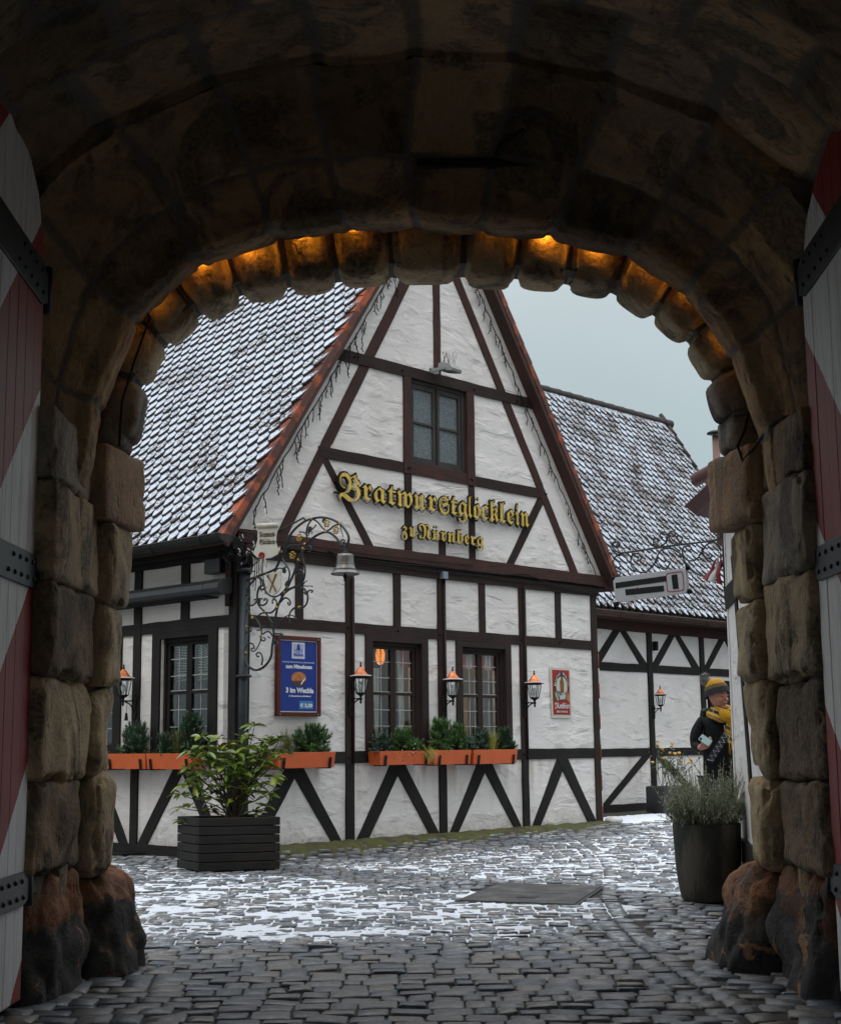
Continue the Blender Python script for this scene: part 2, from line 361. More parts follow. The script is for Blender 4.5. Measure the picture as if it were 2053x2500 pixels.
def glassmat(name, tint=(0.9, 0.92, 0.9), refl=0.25, bumpy=0, milk=0.0):
    m = bpy.data.materials.new(name); m.use_nodes = True; t = m.node_tree; t.nodes.clear()
    o = nd(t, 'ShaderNodeOutputMaterial'); mx = nd(t, 'ShaderNodeMixShader'); tr = nd(t, 'ShaderNodeBsdfTransparent'); gl = nd(t, 'ShaderNodeBsdfGlossy')
    tr.inputs[0].default_value = (*tint, 1); gl.inputs['Roughness'].default_value = 0.03 + 0.3 * bumpy; gl.inputs[0].default_value = (0.9, 0.95, 1, 1)
    gm = nd(t, 'ShaderNodeNewGeometry'); dt = nd(t, 'ShaderNodeVectorMath', operation='DOT_PRODUCT'); lnk(t, gm.outputs['Normal'], dt.inputs[0]); lnk(t, gm.outputs['Incoming'], dt.inputs[1])
    f = mth(t, 'ADD', mth(t, 'POWER', mth(t, 'SUBTRACT', 1.0, mth(t, 'ABSOLUTE', dt.outputs['Value'])), 5.0), refl + .035)
    lnk(t, f, mx.inputs[0]); lnk(t, tr.outputs[0], mx.inputs[1]); lnk(t, gl.outputs[0], mx.inputs[2])
    v = coords(t); h = noise(t, v, 9 if not bumpy else 55, 2)
    bp = nd(t, 'ShaderNodeBump'); bp.inputs['Strength'].default_value = .12 if not bumpy else .9; bp.inputs['Distance'].default_value = .02
    if name != 'lantern_glass': lnk(t, h, bp.inputs['Height']); lnk(t, bp.outputs[0], gl.inputs['Normal'])
    out = mx.outputs[0]
    if milk:
        df = nd(t, 'ShaderNodeBsdfDiffuse'); m2 = nd(t, 'ShaderNodeMixShader')
        lnk(t, mixc(t, mr(t, noise(t, v, 50, 3), .4, .6), (0.10, 0.12, 0.125), (0.24, 0.29, 0.30)), df.inputs[0])
        m2.inputs[0].default_value = milk; lnk(t, out, m2.inputs[1]); lnk(t, df.outputs[0], m2.inputs[2]); out = m2.outputs[0]
    lnk(t, out, o.inputs[0]); return m
M['glass'] = glassmat('window_glass', refl=0.02)
M['glass_dark'] = glassmat('window_glass_dim', (0.75, 0.78, 0.76), 0.03)
M['frost'] = glassmat('patterned_glass', (.5, .55, .55), 0.10, 1, 0.6)
M['lampglass'] = glassmat('lantern_glass', (.93, .95, .95), 0.02)
# snow
m, t, b = newmat('snow'); v = coords(t)
b.inputs['Base Color'].default_value = (0.78, 0.83, 0.90, 1); b.inputs['Roughness'].default_value = 0.7
bump(t, b, noise(t, v, 55, 4), 0.6, 0.008); M['snow'] = m
# tile top: thin snow with patches rubbed bare, so the dark clay shows through
def snowtile(name, lo, hi):
    m, t, b = newmat(name); v = coords(t)
    n = mth(t, 'ADD', mth(t, 'MULTIPLY', noise(t, v, 2.2, 3), .35), mth(t, 'MULTIPLY', noise(t, v, 26, 4, .65), .65))
    f = mr(t, n, lo, hi)
    c = mixc(t, f, mixc(t, mr(t, noise(t, v, 3), .4, .7), (0.045, 0.036, 0.030), (0.10, 0.055, 0.038)), (0.54, 0.60, 0.69))
    lnk(t, c, b.inputs['Base Color']); b.inputs['Roughness'].default_value = .75
    bump(t, b, mth(t, 'ADD', f, noise(t, v, 90)), .5, .006); return m
M['snowtile'] = snowtile('snowy_tile', 0.41, 0.48)
M['snowtile_thin'] = snowtile('thinly_snowed_tile', 0.455, 0.525)
# cobble
m, t, b = newmat('cobble'); v = coords(t)
a = nd(t, 'ShaderNodeAttribute', attribute_name='att'); s_ = nd(t, 'ShaderNodeSeparateXYZ'); lnk(t, a.outputs['Vector'], s_.inputs[0])
cc = mixc(t, s_.outputs[0], (0.062, 0.085, 0.110), (0.180, 0.172, 0.165))
cc = mixc(t, mr(t, s_.outputs[1], .8, 1), cc, (0.175, 0.155, 0.120))
cc = mixc(t, mr(t, noise(t, v, 28, 5), .4, .7, 0, .6), cc, (0.05, 0.05, 0.052))
# a dusting of snow clings to the tops where the snow sheet is
g = nd(t, 'ShaderNodeNewGeometry'); gs = nd(t, 'ShaderNodeSeparateXYZ'); lnk(t, g.outputs['Position'], gs.inputs[0])
zone = mr(t, gs.outputs[1], 8.6, 9.8)
dn = mr(t, noise(t, v, 13, 5, .72), .47, .60); ns = nd(t, 'ShaderNodeSeparateXYZ'); lnk(t, g.outputs['Normal'], ns.inputs[0])
dn = mth(t, 'MULTIPLY', mth(t, 'MULTIPLY', dn, zone), mr(t, ns.outputs[2], .8, .97))
dn = mth(t, 'MULTIPLY', dn, mr(t, noise(t, v, .7, 2), .38, .6, .35, 1))
cc = mixc(t, mth(t, 'MULTIPLY', dn, .85), cc, (0.72, 0.77, 0.84))
lnk(t, cc, b.inputs['Base Color']); lnk(t, mr(t, noise(t, v, 7), .3, .7, .30, .58), b.inputs['Roughness'])
bump(t, b, mth(t, 'ADD', noise(t, v, 16, 4), mth(t, 'MULTIPLY', noise(t, v, 90, 3), .3)), .6, .012); M['cobble'] = m
M['grout'] = mat('grout', (0.035, 0.032, 0.027), (0.055, 0.05, 0.04), .95, sc_=9, bst=.8, bsc=60, bd=.01)
M['moss'] = mat('moss', (0.085, 0.098, 0.016), (0.055, 0.045, 0.028), .95, sc_=7, bst=1, bsc=60, bd=.02)

LAMPK = 0.32
# ------------------------------------------------------------------ ground heights
def smooth(x): x = np.clip(x, 0, 1); return x * x * (3 - 2 * x)
def gz(x, y):
    x = np.asarray(x, float); y = np.asarray(y, float)
    z = -1.225 + 0.10 * smooth((y - 15) / 8)
    dx, dy = x - C0.x, y - C0.y
    s = dx * GA.x + dy * GA.y; q = dx * NG.x + dy * NG.y
    w = (1 - smooth(q / 0.55)) * smooth((s + .1) / .5) * smooth((7.3 - s) / .5)
    return z * (1 - w) + w * -1.105
def GZ(x, y): return float(gz(x, y))
# base sheet (joint filling) reaching to the horizon
n = 0
xs = np.concatenate([[-150, -60, -25, -12], np.arange(-8, 8.01, 0.25), [12, 25, 60, 150]])
ys = np.concatenate([[-60, -20, -6], np.arange(0, 30.01, 0.25), [40, 80, 200]])
X, Y = np.meshgrid(xs, ys); Z = gz(X, Y) - 0.013
me = bpy.data.meshes.new('ground'); nx, ny = len(xs), len(ys)
me.from_pydata(np.stack([X, Y, Z], -1).reshape(-1, 3).tolist(), [], [(j * nx + i, j * nx + i + 1, (j + 1) * nx + i + 1, (j + 1) * nx + i) for j in range(ny - 1) for i in range(nx - 1)])
me.materials.append(M['grout']); me.update()
o = bpy.data.objects.new('ground', me); COL.objects.link(o); tag(o, 'dark earth and grout bed under the cobbles', 'ground', kind='structure')
# ------------------------------------------------------------------ cobbles: every stone is modelled, merged into one paved surface
HATCH = [(0.241, 11.817), (0.66, 13.30), (1.58, 12.95), (1.167, 11.40)]
def inhatch(x, y, mrg=0.0):
    c = True
    for i in range(4):
        ax, ay = HATCH[i]; bx, by = HATCH[(i + 1) % 4]
        ex, ey = bx - ax, by - ay; l = math.hypot(ex, ey)
        d = ((x - ax) * ey - (y - ay) * ex) / l
        if d < -mrg: c = False
    return c
V = []; Fc = []; A = []
oct_ = [(-1, -.82), (-.87, -1), (.87, -1), (1, -.82), (1, .82), (.87, 1), (-.87, 1), (-1, .82)]
def house_clear(x, y):
    dx, dy = x - C0.x, y - C0.y
    s = dx * GA.x + dy * GA.y; q = dx * NG.x + dy * NG.y; ql = dx * NL.x + dy * NL.y
    if q < 0.02 and ql < 0.02: return False
    if q < -2.12 and s > 6.6: return False
    return True
def stone(cx, cy, hl, hw, rot):
    if not house_clear(cx, cy) or inhatch(cx, cy, .03): return
    b = len(V); c_, s_ = math.cos(rot), math.sin(rot)
    zb = GZ(cx, cy); tx, ty = random.gauss(0, .03), random.gauss(0, .05); dz = random.gauss(0, .0035)
    col = (random.random() ** 1.2, random.random(), 0)
    for ring, (k, zz) in enumerate(((1.0, -.03), (1.0, -.008), (.935, 0.0))):
        for (a_, w_) in oct_:
            u_ = a_ * hl * k * (1 if ring else 1) + random.gauss(0, .003); w2 = w_ * hw * (k if ring < 2 else .92) + random.gauss(0, .003)
            V.append((cx + u_ * c_ - w2 * s_, cy + u_ * s_ + w2 * c_, zb + zz + dz + u_ * tx + w2 * ty)); A.append(col)
    V.append((cx, cy, zb + dz + random.uniform(.001, .006))); A.append(col)
    for r_ in (0, 1):
        for k in range(8):
            k2 = (k + 1) % 8; Fc.append((b + r_ * 8 + k, b + r_ * 8 + k2, b + (r_ + 1) * 8 + k2, b + (r_ + 1) * 8 + k))
    for k in range(8): Fc.append((b + 16 + k, b + 16 + (k + 1) % 8, b + 24))
def bound(y): return 1.32 + 0.16 * math.sin(y * .5) + max(0, (y - 12)) * .06
y = 5.2; row = 0
while y < 25.5:
    dep = random.uniform(.150, .195); x = -3.6 - random.uniform(0, .2)
    xmax = bound(y)
    if y > 14: x = -3.6 - (y - 14) * .35
    while x < xmax + .05:
        ln = random.uniform(.125, .205)
        if random.random() < .12: ln = .10
        yy = y + .085 * math.sin(x * .9 + 1.1) + .035 * math.sin(x * 2.3 + y * .3) + .02 * math.sin(y * 1.7 + x) - .03 * x
        if x + ln / 2 < xmax + .03:
            stone(x + ln / 2, yy + random.gauss(0, .004), ln / 2 - .005, dep / 2 - .005, .085 * .9 * math.cos(x * .9 + 1.1) - .03 + random.gauss(0, .02))
        x += ln
    y += dep; row += 1
# kerb line running away along the right, and a second field of cobbles laid at an angle beyond it
y = 5.2
while y < 25.5:
    ln = random.uniform(.15, .22); xb = bound(y) + .085
    stone(xb, y - .03 * xb + ln / 2, .062, ln / 2 - .006, -0.02); stone(xb + .14, y - .03 * xb + ln / 2 + .05, .062, ln / 2 - .006, -0.02)
    y += ln
ang = -.22; y = 2.0
while y < 30:
    dep = random.uniform(.14, .18); x = -7.0
    while x < 9:
        ln = random.uniform(.14, .24); cx = x + ln / 2; px = cx * math.cos(ang) - (y - 10) * math.sin(ang) ; py = 10 + cx * math.sin(ang) + (y - 10) * math.cos(ang)
        if px - ln / 2 > bound(py) + .19 and px < 3.4 + max(0, py - 11) * .6 and 5 < py < 25.6:
            stone(px, py, ln / 2 - .005, dep / 2 - .005, ang + random.gauss(0, .02))
        x += ln
    y += dep
me = bpy.data.meshes.new('cobbled_pavement'); me.from_pydata(V, [], Fc); me.materials.append(M['cobble'])
at = me.attributes.new('att', 'FLOAT_VECTOR', 'POINT'); at.data.foreach_set('vector', np.array(A, float).ravel())
me.polygons.foreach_set('use_smooth', [True] * len(Fc)); me.update()
o = bpy.data.objects.new('cobbled_pavement', me); COL.objects.link(o); tag(o, 'wet gray cobblestones in long rows leading to the tavern', 'pavement', kind='structure')
V = Fc = A = None
# ------------------------------------------------------------------ snow lying in the joints and over part of the stones
st = .022
xs = np.arange(-5.5, 5.6, st); ys = np.concatenate([np.arange(8.55, 14, st), np.arange(14, 25, .04)])
X, Y = np.meshgrid(xs, ys); P = np.stack([X, Y, X * 0], -1)
nn = fbm(P * [1, 1.9, 1], 5.5, 4, 3); nl = fbm(P, .8, 3, 9); nf = fbm(P * [1, 1.5, 1], 26, 2, 5)
s = (X - C0.x) * GA.x + (Y - C0.y) * GA.y; q = (X - C0.x) * NG.x + (Y - C0.y) * NG.y; ql = (X - C0.x) * NL.x + (Y - C0.y) * NL.y
edge = Y - 8.70 - .35 * fbm(P, 1.3, 3, 21) - .30 * np.clip(X, 0, 2) - .25 * np.clip(-X - 1.2, 0, 1)
amt = smooth(edge / 1.1)
lev = -.0052 + .012 * nn + .006 * nl + .013 * nf + .0030 * smooth((-X + .8) / 1.8) * smooth((16 - Y) / 4) - .006 * smooth((X - .9) / 1.0) * smooth((12 - Y) / 2)
house = np.where((s > -.3) & (s < 6.9), smooth((q - .75 - .2 * nl) / .5), 1) * np.where(s < .1, smooth((ql - .5 - .2 * nl) / .4), 1)
house = house * smooth((q + 1.6) / .5) * smooth((2.3 + (Y - 11.8) * .6 - X) / .35) * np.where(Y < 11.2, smooth((1.9 - X) / .3), 1)
hm = np.zeros_like(X, bool)
for i in range(4):
    pass
hx = np.array([[inhatch(a, b_, .0) for a in xs] if 11.2 < b_ < 13.6 else [False] * len(xs) for b_ in ys])
lev = np.where(hx, -.0245 + .0 * nn, lev)
Zs = gz(X, Y) + lev * 1.0
Zs = Zs - (1 - amt * house) * .045
keep = (lev - (1 - amt * house) * .045) > -.028
nx, ny = len(xs), len(ys); idx = np.arange(nx * ny).reshape(ny, nx)
kf = keep[:-1, :-1] | keep[1:, 1:]
kf &= ~hx[:-1, :-1]
a_, b_, c_, d_ = idx[:-1, :-1][kf], idx[:-1, 1:][kf], idx[1:, 1:][kf], idx[1:, :-1][kf]
quads = np.stack([a_, b_, c_, d_], 1); used = np.unique(quads); remap = np.zeros(nx * ny, np.int64); remap[used] = np.arange(len(used))
vv = np.stack([X, Y, Zs], -1).reshape(-1, 3)[used]; quads = remap[quads]
me = bpy.data.meshes.new('snow'); me.vertices.add(len(vv)); me.vertices.foreach_set('co', vv.ravel())
me.loops.add(quads.size); me.loops.foreach_set('vertex_index', quads.ravel()); me.polygons.add(len(quads)); me.polygons.foreach_set('loop_start', np.arange(0, quads.size, 4)); me.polygons.foreach_set('loop_total', np.full(len(quads), 4))
me.update(calc_edges=True); me.validate(); me.materials.append(M['snow']); me.polygons.foreach_set('use_smooth', [True] * len(me.polygons))
o = bpy.data.objects.new('snow', me); COL.objects.link(o); tag(o, 'thin patchy snow lying between and over the cobbles', 'snow', kind='stuff')
# hatch
t_ = thing('street_hatch', 'flat dark metal street hatch set into the snowy cobbles', 'manhole cover', (0.9, 12.4, GZ(.9, 12.4)))
hz = GZ(.9, 12.4)
def hq(u, v, z=0):
    a, b_, c_, d_ = [Vector((*p, 0)) for p in HATCH]
    q = a * (1 - u) * (1 - v) + b_ * (1 - u) * v + c_ * u * v + d_ * u * (1 - v); return Vector((q.x, q.y, hz + z))
mb = MB(); mb.prism([(0, 0), (1, 0), (1, 1), (0, 1)], -.05, .002, lambda a, b_, d: hq(a, b_, d)); mb.build('frame', M['iron'], t_)
M['hatch'] = mat('hatch_plate', (0.055, 0.053, 0.05), (0.16, 0.165, 0.17), .7, sc_=6, bst=1, bsc=120, bd=.006, lo=.45, hi=.8)
for v0, v1 in ((.03, .495), (.505, .97)):
    mb = MB(); mb.prism([(.03, v0), (.97, v0), (.97, v1), (.03, v1)], -.01, .008, lambda a, b_, d: hq(a, b_, d)); mb.build('cover_plate', M['hatch'], t_)
mb = MB(); mb.prism([(.44, .22), (.60, .22), (.60, .30), (.44, .30)], 0, .012, lambda a, b_, d: hq(a, b_, d)); mb.build('lifting_grip', M['iron'], t_)
# moss strip along the gable foot
xs_ = np.arange(.35, 6.95, .05); qs = np.linspace(.012, .44, 12); vs = []; fs = []
for i, s0 in enumerate(xs_):
    for j, q0 in enumerate(qs):
        p = G(s0, 0, q0); e_ = .10 * float(vnoise(np.array([s0 * 1.7, 0, 3.0]))); nz = float(fbm(np.array([p.x, p.y, 0]), 9, 3, 2))
        vs.append((p.x, p.y, GZ(p.x, p.y) + .028 + .022 * nz - .07 * max(0, (q0 - .20 - e_ + .10 * (s0 - 3) / 4)) / .2))
n_ = len(qs)
fs = [(i * n_ + j, (i + 1) * n_ + j, (i + 1) * n_ + j + 1, i * n_ + j + 1) for i in range(len(xs_) - 1) for j in range(n_ - 1)]
mb = MB(); mb.add(vs, fs, sm=True); o = mb.build('moss', M['moss']); tag(o, 'strip of green moss and earth along the foot of the gable wall', 'moss', kind='stuff')
# low stone slab at the foot of the left wall
mb = MB(); mb.prism([(1.55, .03), (2.9, .03), (2.9, .36), (1.6, .33)], -1.3, -1.185, lambda a, b_, d: L(a, d, b_))
o = mb.build('stone_step', M['stone_new'], bevel=.02); tag(o, 'pale worn stone slab at the foot of the left wall', 'stone step')

# ------------------------------------------------------------------ stone gateway
gate = thing('stone_gateway', 'weathered sandstone gateway arch of rounded blocks framing the view', 'gateway', (0, 7.5, -1.23))
def ablock(corners, k=6, disp=.012, n=9, seed=0, name='jamb_stone', m='stone', tint=1.0, nsc=3.0, label=None, exp=1.0, grooves=0):
    """rounded block; corners: 8 points order (x-,y-,z-),(x+,y-,z-),(x+,y+,z-),(x-,y+,z-), same for z+"""
    g = np.sin(np.linspace(-math.pi / 2, math.pi / 2, n)); pts = {}; vs = []; fs = []
    def vid(p):
        key = tuple(np.round(p, 5))
        if key not in pts: pts[key] = len(vs); vs.append(p)
        return pts[key]
    for ax in range(3):
        for sg in (-1, 1):
            for i in range(n - 1):
                for j in range(n - 1):
                    q = []
                    for a_, b_ in ((i, j), (i + 1, j), (i + 1, j + 1), (i, j + 1)):
                        p = [0, 0, 0]; p[ax] = sg; p[(ax + 1) % 3] = g[a_]; p[(ax + 2) % 3] = g[b_]; q.append(vid(np.array(p, float)))
                    fs.append(tuple(q))
    p = np.array(vs); r_ = (np.abs(p) ** k).sum(1) ** (1.0 / k); sph = p / r_[:, None] * exp
    u = (sph + 1) / 2; c = np.array(corners, float); out = 0
    order = [(0, 0, 0), (1, 0, 0), (1, 1, 0), (0, 1, 0), (0, 0, 1), (1, 0, 1), (1, 1, 1), (0, 1, 1)]
    for (a_, b_, d_), cc_ in zip(order, c):
        w = (u[:, 0] if a_ else 1 - u[:, 0]) * (u[:, 1] if b_ else 1 - u[:, 1]) * (u[:, 2] if d_ else 1 - u[:, 2]); out = out + w[:, None] * cc_
    ctr = out.mean(0); nr = out - ctr; nr /= np.linalg.norm(nr, axis=1)[:, None]
    d = fbm(out, nsc, 5, 31 + seed) * disp * 2.6
    if grooves: d = d - grooves * np.exp(-((np.abs(np.sin((out[:, 1] * 5.5 + .8 * vnoise(out * [1, 1, 1.3], 5))) )) / .22) ** 2)
    d = d + disp * 1.2 * (np.abs(vnoise(out * [7, 7, 5], seed)) - .35) + disp * .5 * fbm(out, 14, 2, seed)
    srt = np.sort(np.abs(p), 1); ed = smooth((srt[:, 1] - .80) / .16)      # chipped and worn arrises
    chip = np.clip(fbm(out, 7.5, 3, 77 + seed) * 2.2 - .10, 0, 1)
    d = d - ed * (chip * .05 + .004)
    out = out + nr * d[:, None]
    att = [(tint, 0, 0)] * len(out)
    mb = MB(); mb.add(out.tolist(), fs, att=att, sm=True); o = mb.build(name, M[m], gate)
    if label: o['label'] = label
    return o
# outer ring: inner joint points (X, Z) measured at the ring, left to right
J = [(-1.735, 1.60), (-1.695, 1.726), (-1.618, 2.105), (-1.485, 2.355), (-1.286, 2.531), (-1.051, 2.649), (-0.768, 2.695), (-0.473, 2.725), (-0.160, 2.751), (0.266, 2.748), (0.578, 2.735), (0.872, 2.700), (1.151, 2.641), (1.386, 2.504), (1.582, 2.338), (1.710, 2.10), (1.775, 1.836), (1.80, 1.66)]
J = J[1:-1]
RAD = []
for i, (x_, z_) in enumerate(J):
    a_ = J[max(i - 1, 0)]; b_ = J[min(i + 1, len(J) - 1)]; t0 = Vector((b_[0] - a_[0], b_[1] - a_[1])).normalized(); RAD.append(Vector((-t0.y, t0.x)))
OV = [.045, .02, .03, .03, .035, .035, .03, .03, .045, .035, .03, .035, .03, .03, .03]
for i in range(len(J) - 1):
    a_, b_ = Vector(J[i]), Vector(J[i + 1]); ra, rb = RAD[i], RAD[i + 1]; tt = (b_ - a_).normalized(); g_ = .006
    rn = (ra + rb).normalized(); bul = OV[i]
    a2 = a_ + tt * g_ - rn * bul; b2 = b_ - tt * g_ - rn * bul
    oa, ob = a_ + ra * .50 + tt * g_, b_ + rb * .50 - tt * g_
    yf = 8.04 + random.uniform(-.012, .012); yb = 8.40
    cs = [(a2.x, yf, a2.y), (b2.x, yf, b2.y), (b2.x, yb, b2.y), (a2.x, yb, a2.y), (oa.x, yf, oa.y), (ob.x, yf, ob.y), (ob.x, yb, ob.y), (oa.x, yb, oa.y)]
    mt = 'stone_tan' if i not in (0, 14) else 'stone_gray'
    ablock(cs, 5.0, .010, 12, i, 'voussoir', mt, random.uniform(.85, 1.15), 3.5, exp=1.0)
mb = MB()  # mortar backing between the voussoirs
n_ = len(J)
for i in range(n_ - 1):
    a_, b_ = Vector(J[i]) + RAD[i] * .035, Vector(J[i + 1]) + RAD[i + 1] * .035
    oa, ob = Vector(J[i]) + RAD[i] * .52, Vector(J[i + 1]) + RAD[i + 1] * .52
    mb.prism([tuple(a_), tuple(b_), tuple(ob), tuple(oa)], 8.10, 8.36, lambda x_, z_, d: (x_, d, z_), att=[(1, 1, 0)] * 8)
mb.build('mortar', M['stone_gray'], gate)
# outer jambs (rounded rusticated blocks)
def jamb(side, zs, xin, y0, y1, xo, ms, ks, disp, kk, grv=None, yb=None):
    for i in range(len(zs) - 1):
        z1, z0 = zs[i] + .008, zs[i + 1] - .008; xi = xin[i] + random.uniform(-.014, .014); xa, xb = (xi, xo) if side > 0 else (xo, xi)
        ya = y0[i] if hasattr(y0, '__len__') else y0
        cs = [(xa, ya, z0 + .004), (xb, ya, z0 + .004), (xb, y1, z0 + .004), (xa, y1, z0 + .004), (xa, ya, z1 - .004), (xb, ya, z1 - .004), (xb, y1, z1 - .004), (xa, y1, z1 - .004)]
        ablock(cs, ks[i], disp[i], 28, 50 + i + (side > 0) * 20 + kk, 'jamb_stone', ms[i], random.uniform(.85, 1.12), 2.6, grooves=(grv[i] if grv else 0))
jamb(-1, [1.967, 1.701], [-1.70], 8.05, 8.50, -2.4, ['stone_gray'], [6], [.01], 1)
jamb(-1, [1.272, .806, .334, -.153, -.70], [-1.72, -1.735, -1.775, -1.775], 8.03, 8.50, -2.15, ['stone'] * 4, [10, 8.5, 8, 7], [.012, .020, .024, .026], 2, [0, 0, 0, .03])
jamb(1, [1.234, .80, .338, -.191, -.70], [1.83, 1.835, 1.885, 1.85], 8.03, 8.50, 2.25, ['stone'] * 4, [10, 8.5, 8, 7], [.012, .022, .024, .024], 3, [0, .014, .008, 0])
jamb(1, [1.90, 1.665], [1.77], 8.05, 8.50, 2.5, ['stone_gray'], [6], [.01], 4)
# squared replacement blocks at springing height
for (x0, x1, z0, z1, y0_, lab) in ((-2.3, -1.625, 1.262, 1.701, 7.93, 'sharp-edged newer sandstone block projecting at springing height'), (1.705, 2.4, 1.224, 1.665, 7.93, 'sharp-edged newer sandstone block projecting at springing height')):
    cs = [(x0, y0_, z0), (x1, y0_, z0), (x1, 8.5, z0), (x0, 8.5, z0), (x0, y0_, z1), (x1, y0_, z1), (x1, 8.5, z1), (x0, 8.5, z1)]
    if x0 < 0: cs[1] = (x1 - .12, y0_, z0); cs[5] = (x1 - .13, y0_, z1)
    else: cs[0] = (x0 + .12, y0_, z0); cs[4] = (x0 + .13, y0_, z1)
    ablock(cs, 26, .004, 14, 90, 'impost_block', 'stone_new', .8, 3, lab)
mb = MB()
for x0, x1, y0_, y1_ in ((-2.4, -1.865, 8.11, 8.42), (1.975, 2.4, 8.11, 8.42), (-2.4, -1.925, 7.16, 8.0), (2.0, 2.5, 7.16, 8.0)):
    mb = MB(); mb.box((x0, y0_, -.70), (x1, y1_, 1.62), att=[(1, 1, 0)] * 8); mb.build('mortar', M['stone_gray'], gate)
# guard stones at the feet
def boulder(cs, k, disp, seed, m, name='guard_stone', grv=0): return ablock(cs, k, disp, 30, seed, name, m, .95, 2.2, grooves=grv)
def bx8(x0, x1, y0, y1, z0, z1, tl=0, tr=0, tf=0): return [(x0, y0, z0), (x1, y0, z0), (x1, y1, z0), (x0, y1, z0), (x0 + tl, y0 + tf, z1), (x1 - tr, y0 + tf, z1), (x1 - tr, y1, z1), (x0 + tl, y1, z1)]
boulder(bx8(-2.5, -1.53, 8.02, 8.75, -1.38, -.60, 0, .26, .16), 4.6, .06, 7, 'stone_red')
boulder(bx8(-2.6, -1.78, 7.20, 8.12, -1.42, -.56, 0, .08, .20), 5.5, .055, 8, 'stone_red')
boulder(bx8(1.60, 2.6, 8.02, 8.75, -1.38, -.60, .26, 0, .16), 4.6, .06, 9, 'stone_red')
boulder(bx8(1.82, 2.7, 7.10, 8.12, -1.42, -.56, .10, 0, .20), 5.5, .055, 10, 'stone_red')
# inner jambs
zl = [1.72, 1.347, .839, .357, -.156, -.62]; zr = [1.683, 1.361, .859, .321, -.199, -.647]
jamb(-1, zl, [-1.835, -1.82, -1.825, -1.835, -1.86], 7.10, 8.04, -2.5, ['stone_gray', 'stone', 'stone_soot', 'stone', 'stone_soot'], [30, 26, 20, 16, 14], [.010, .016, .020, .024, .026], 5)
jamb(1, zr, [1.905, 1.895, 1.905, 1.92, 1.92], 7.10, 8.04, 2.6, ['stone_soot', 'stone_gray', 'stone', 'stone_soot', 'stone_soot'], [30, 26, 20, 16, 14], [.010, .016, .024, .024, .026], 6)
# vault loft
LIP = [(-1.93, -1.3), (-1.93, .4), (-1.92, 1.3), (-1.84, 1.62), (-1.79, 1.80), (-1.756, 2.173), (-1.596, 2.458), (-1.383, 2.687), (-1.099, 2.815), (-0.814, 2.905), (-0.503, 2.945), (-0.175, 2.945), (0.266, 2.935), (0.596, 2.915), (0.918, 2.872), (1.211, 2.80), (1.456, 2.643), (1.642, 2.424), (1.80, 2.16), (1.875, 1.85), (1.92, 1.62), (2.0, 1.3), (2.01, .4), (2.01, -1.3)]
SEAM = [(-2.14, -1.3), (-2.14, .6), (-2.13, 1.6), (-2.11, 2.3), (-2.05, 2.75), (-1.87, 3.02), (-1.404, 3.27), (-.905, 3.466), (-.5, 3.53), (0, 3.557), (.357, 3.545), (.85, 3.46), (1.356, 3.29), (1.80, 3.02), (2.06, 2.72), (2.14, 2.3), (2.17, 1.6), (2.18, .6), (2.18, -1.3)]
NEAR = [(-2.35, -1.3), (-2.35, 1.0), (-2.33, 2.0), (-2.24, 2.65), (-1.98, 3.03), (-1.42, 3.32), (-.91, 3.505), (-.5, 3.57), (0, 3.59), (.36, 3.58), (.86, 3.50), (1.37, 3.335), (1.90, 3.04), (2.22, 2.68), (2.34, 2.0), (2.38, 1.0), (2.38, -1.3)]
def rs(poly, n):
    p = np.array(poly, float)
    for _ in range(3):
        q = p.copy(); q[1:-1] = .5 * p[1:-1] + .25 * (p[:-2] + p[2:]); q2 = []; 
        p = np.empty((2 * len(q) - 1, 2)); p[::2] = q; p[1::2] = (q[1:] + q[:-1]) / 2
    ang = np.arctan2(p[:, 0] - .04, np.maximum(p[:, 1] - 1.0, 1e-3)); d = np.r_[0, np.cumsum(np.hypot(*np.diff(p, axis=0).T))]
    # parameter: angle above springing, height below it
    prm = np.where(p[:, 1] > 1.0, ang / (math.pi / 2), np.sign(p[:, 0]) * (1 + (1.0 - p[:, 1]) / 2.0))
    prm = np.maximum.accumulate(prm + np.arange(len(prm)) * 1e-7)
    tt = np.linspace(-2.1, 2.1, n); return tt, np.stack([np.interp(tt, prm, p[:, 0]), np.interp(tt, prm, p[:, 1])], 1)
NP = 1200
tt, cl_ = rs(LIP, NP); _, cs_ = rs(SEAM, NP); _, cn_ = rs(NEAR, NP)
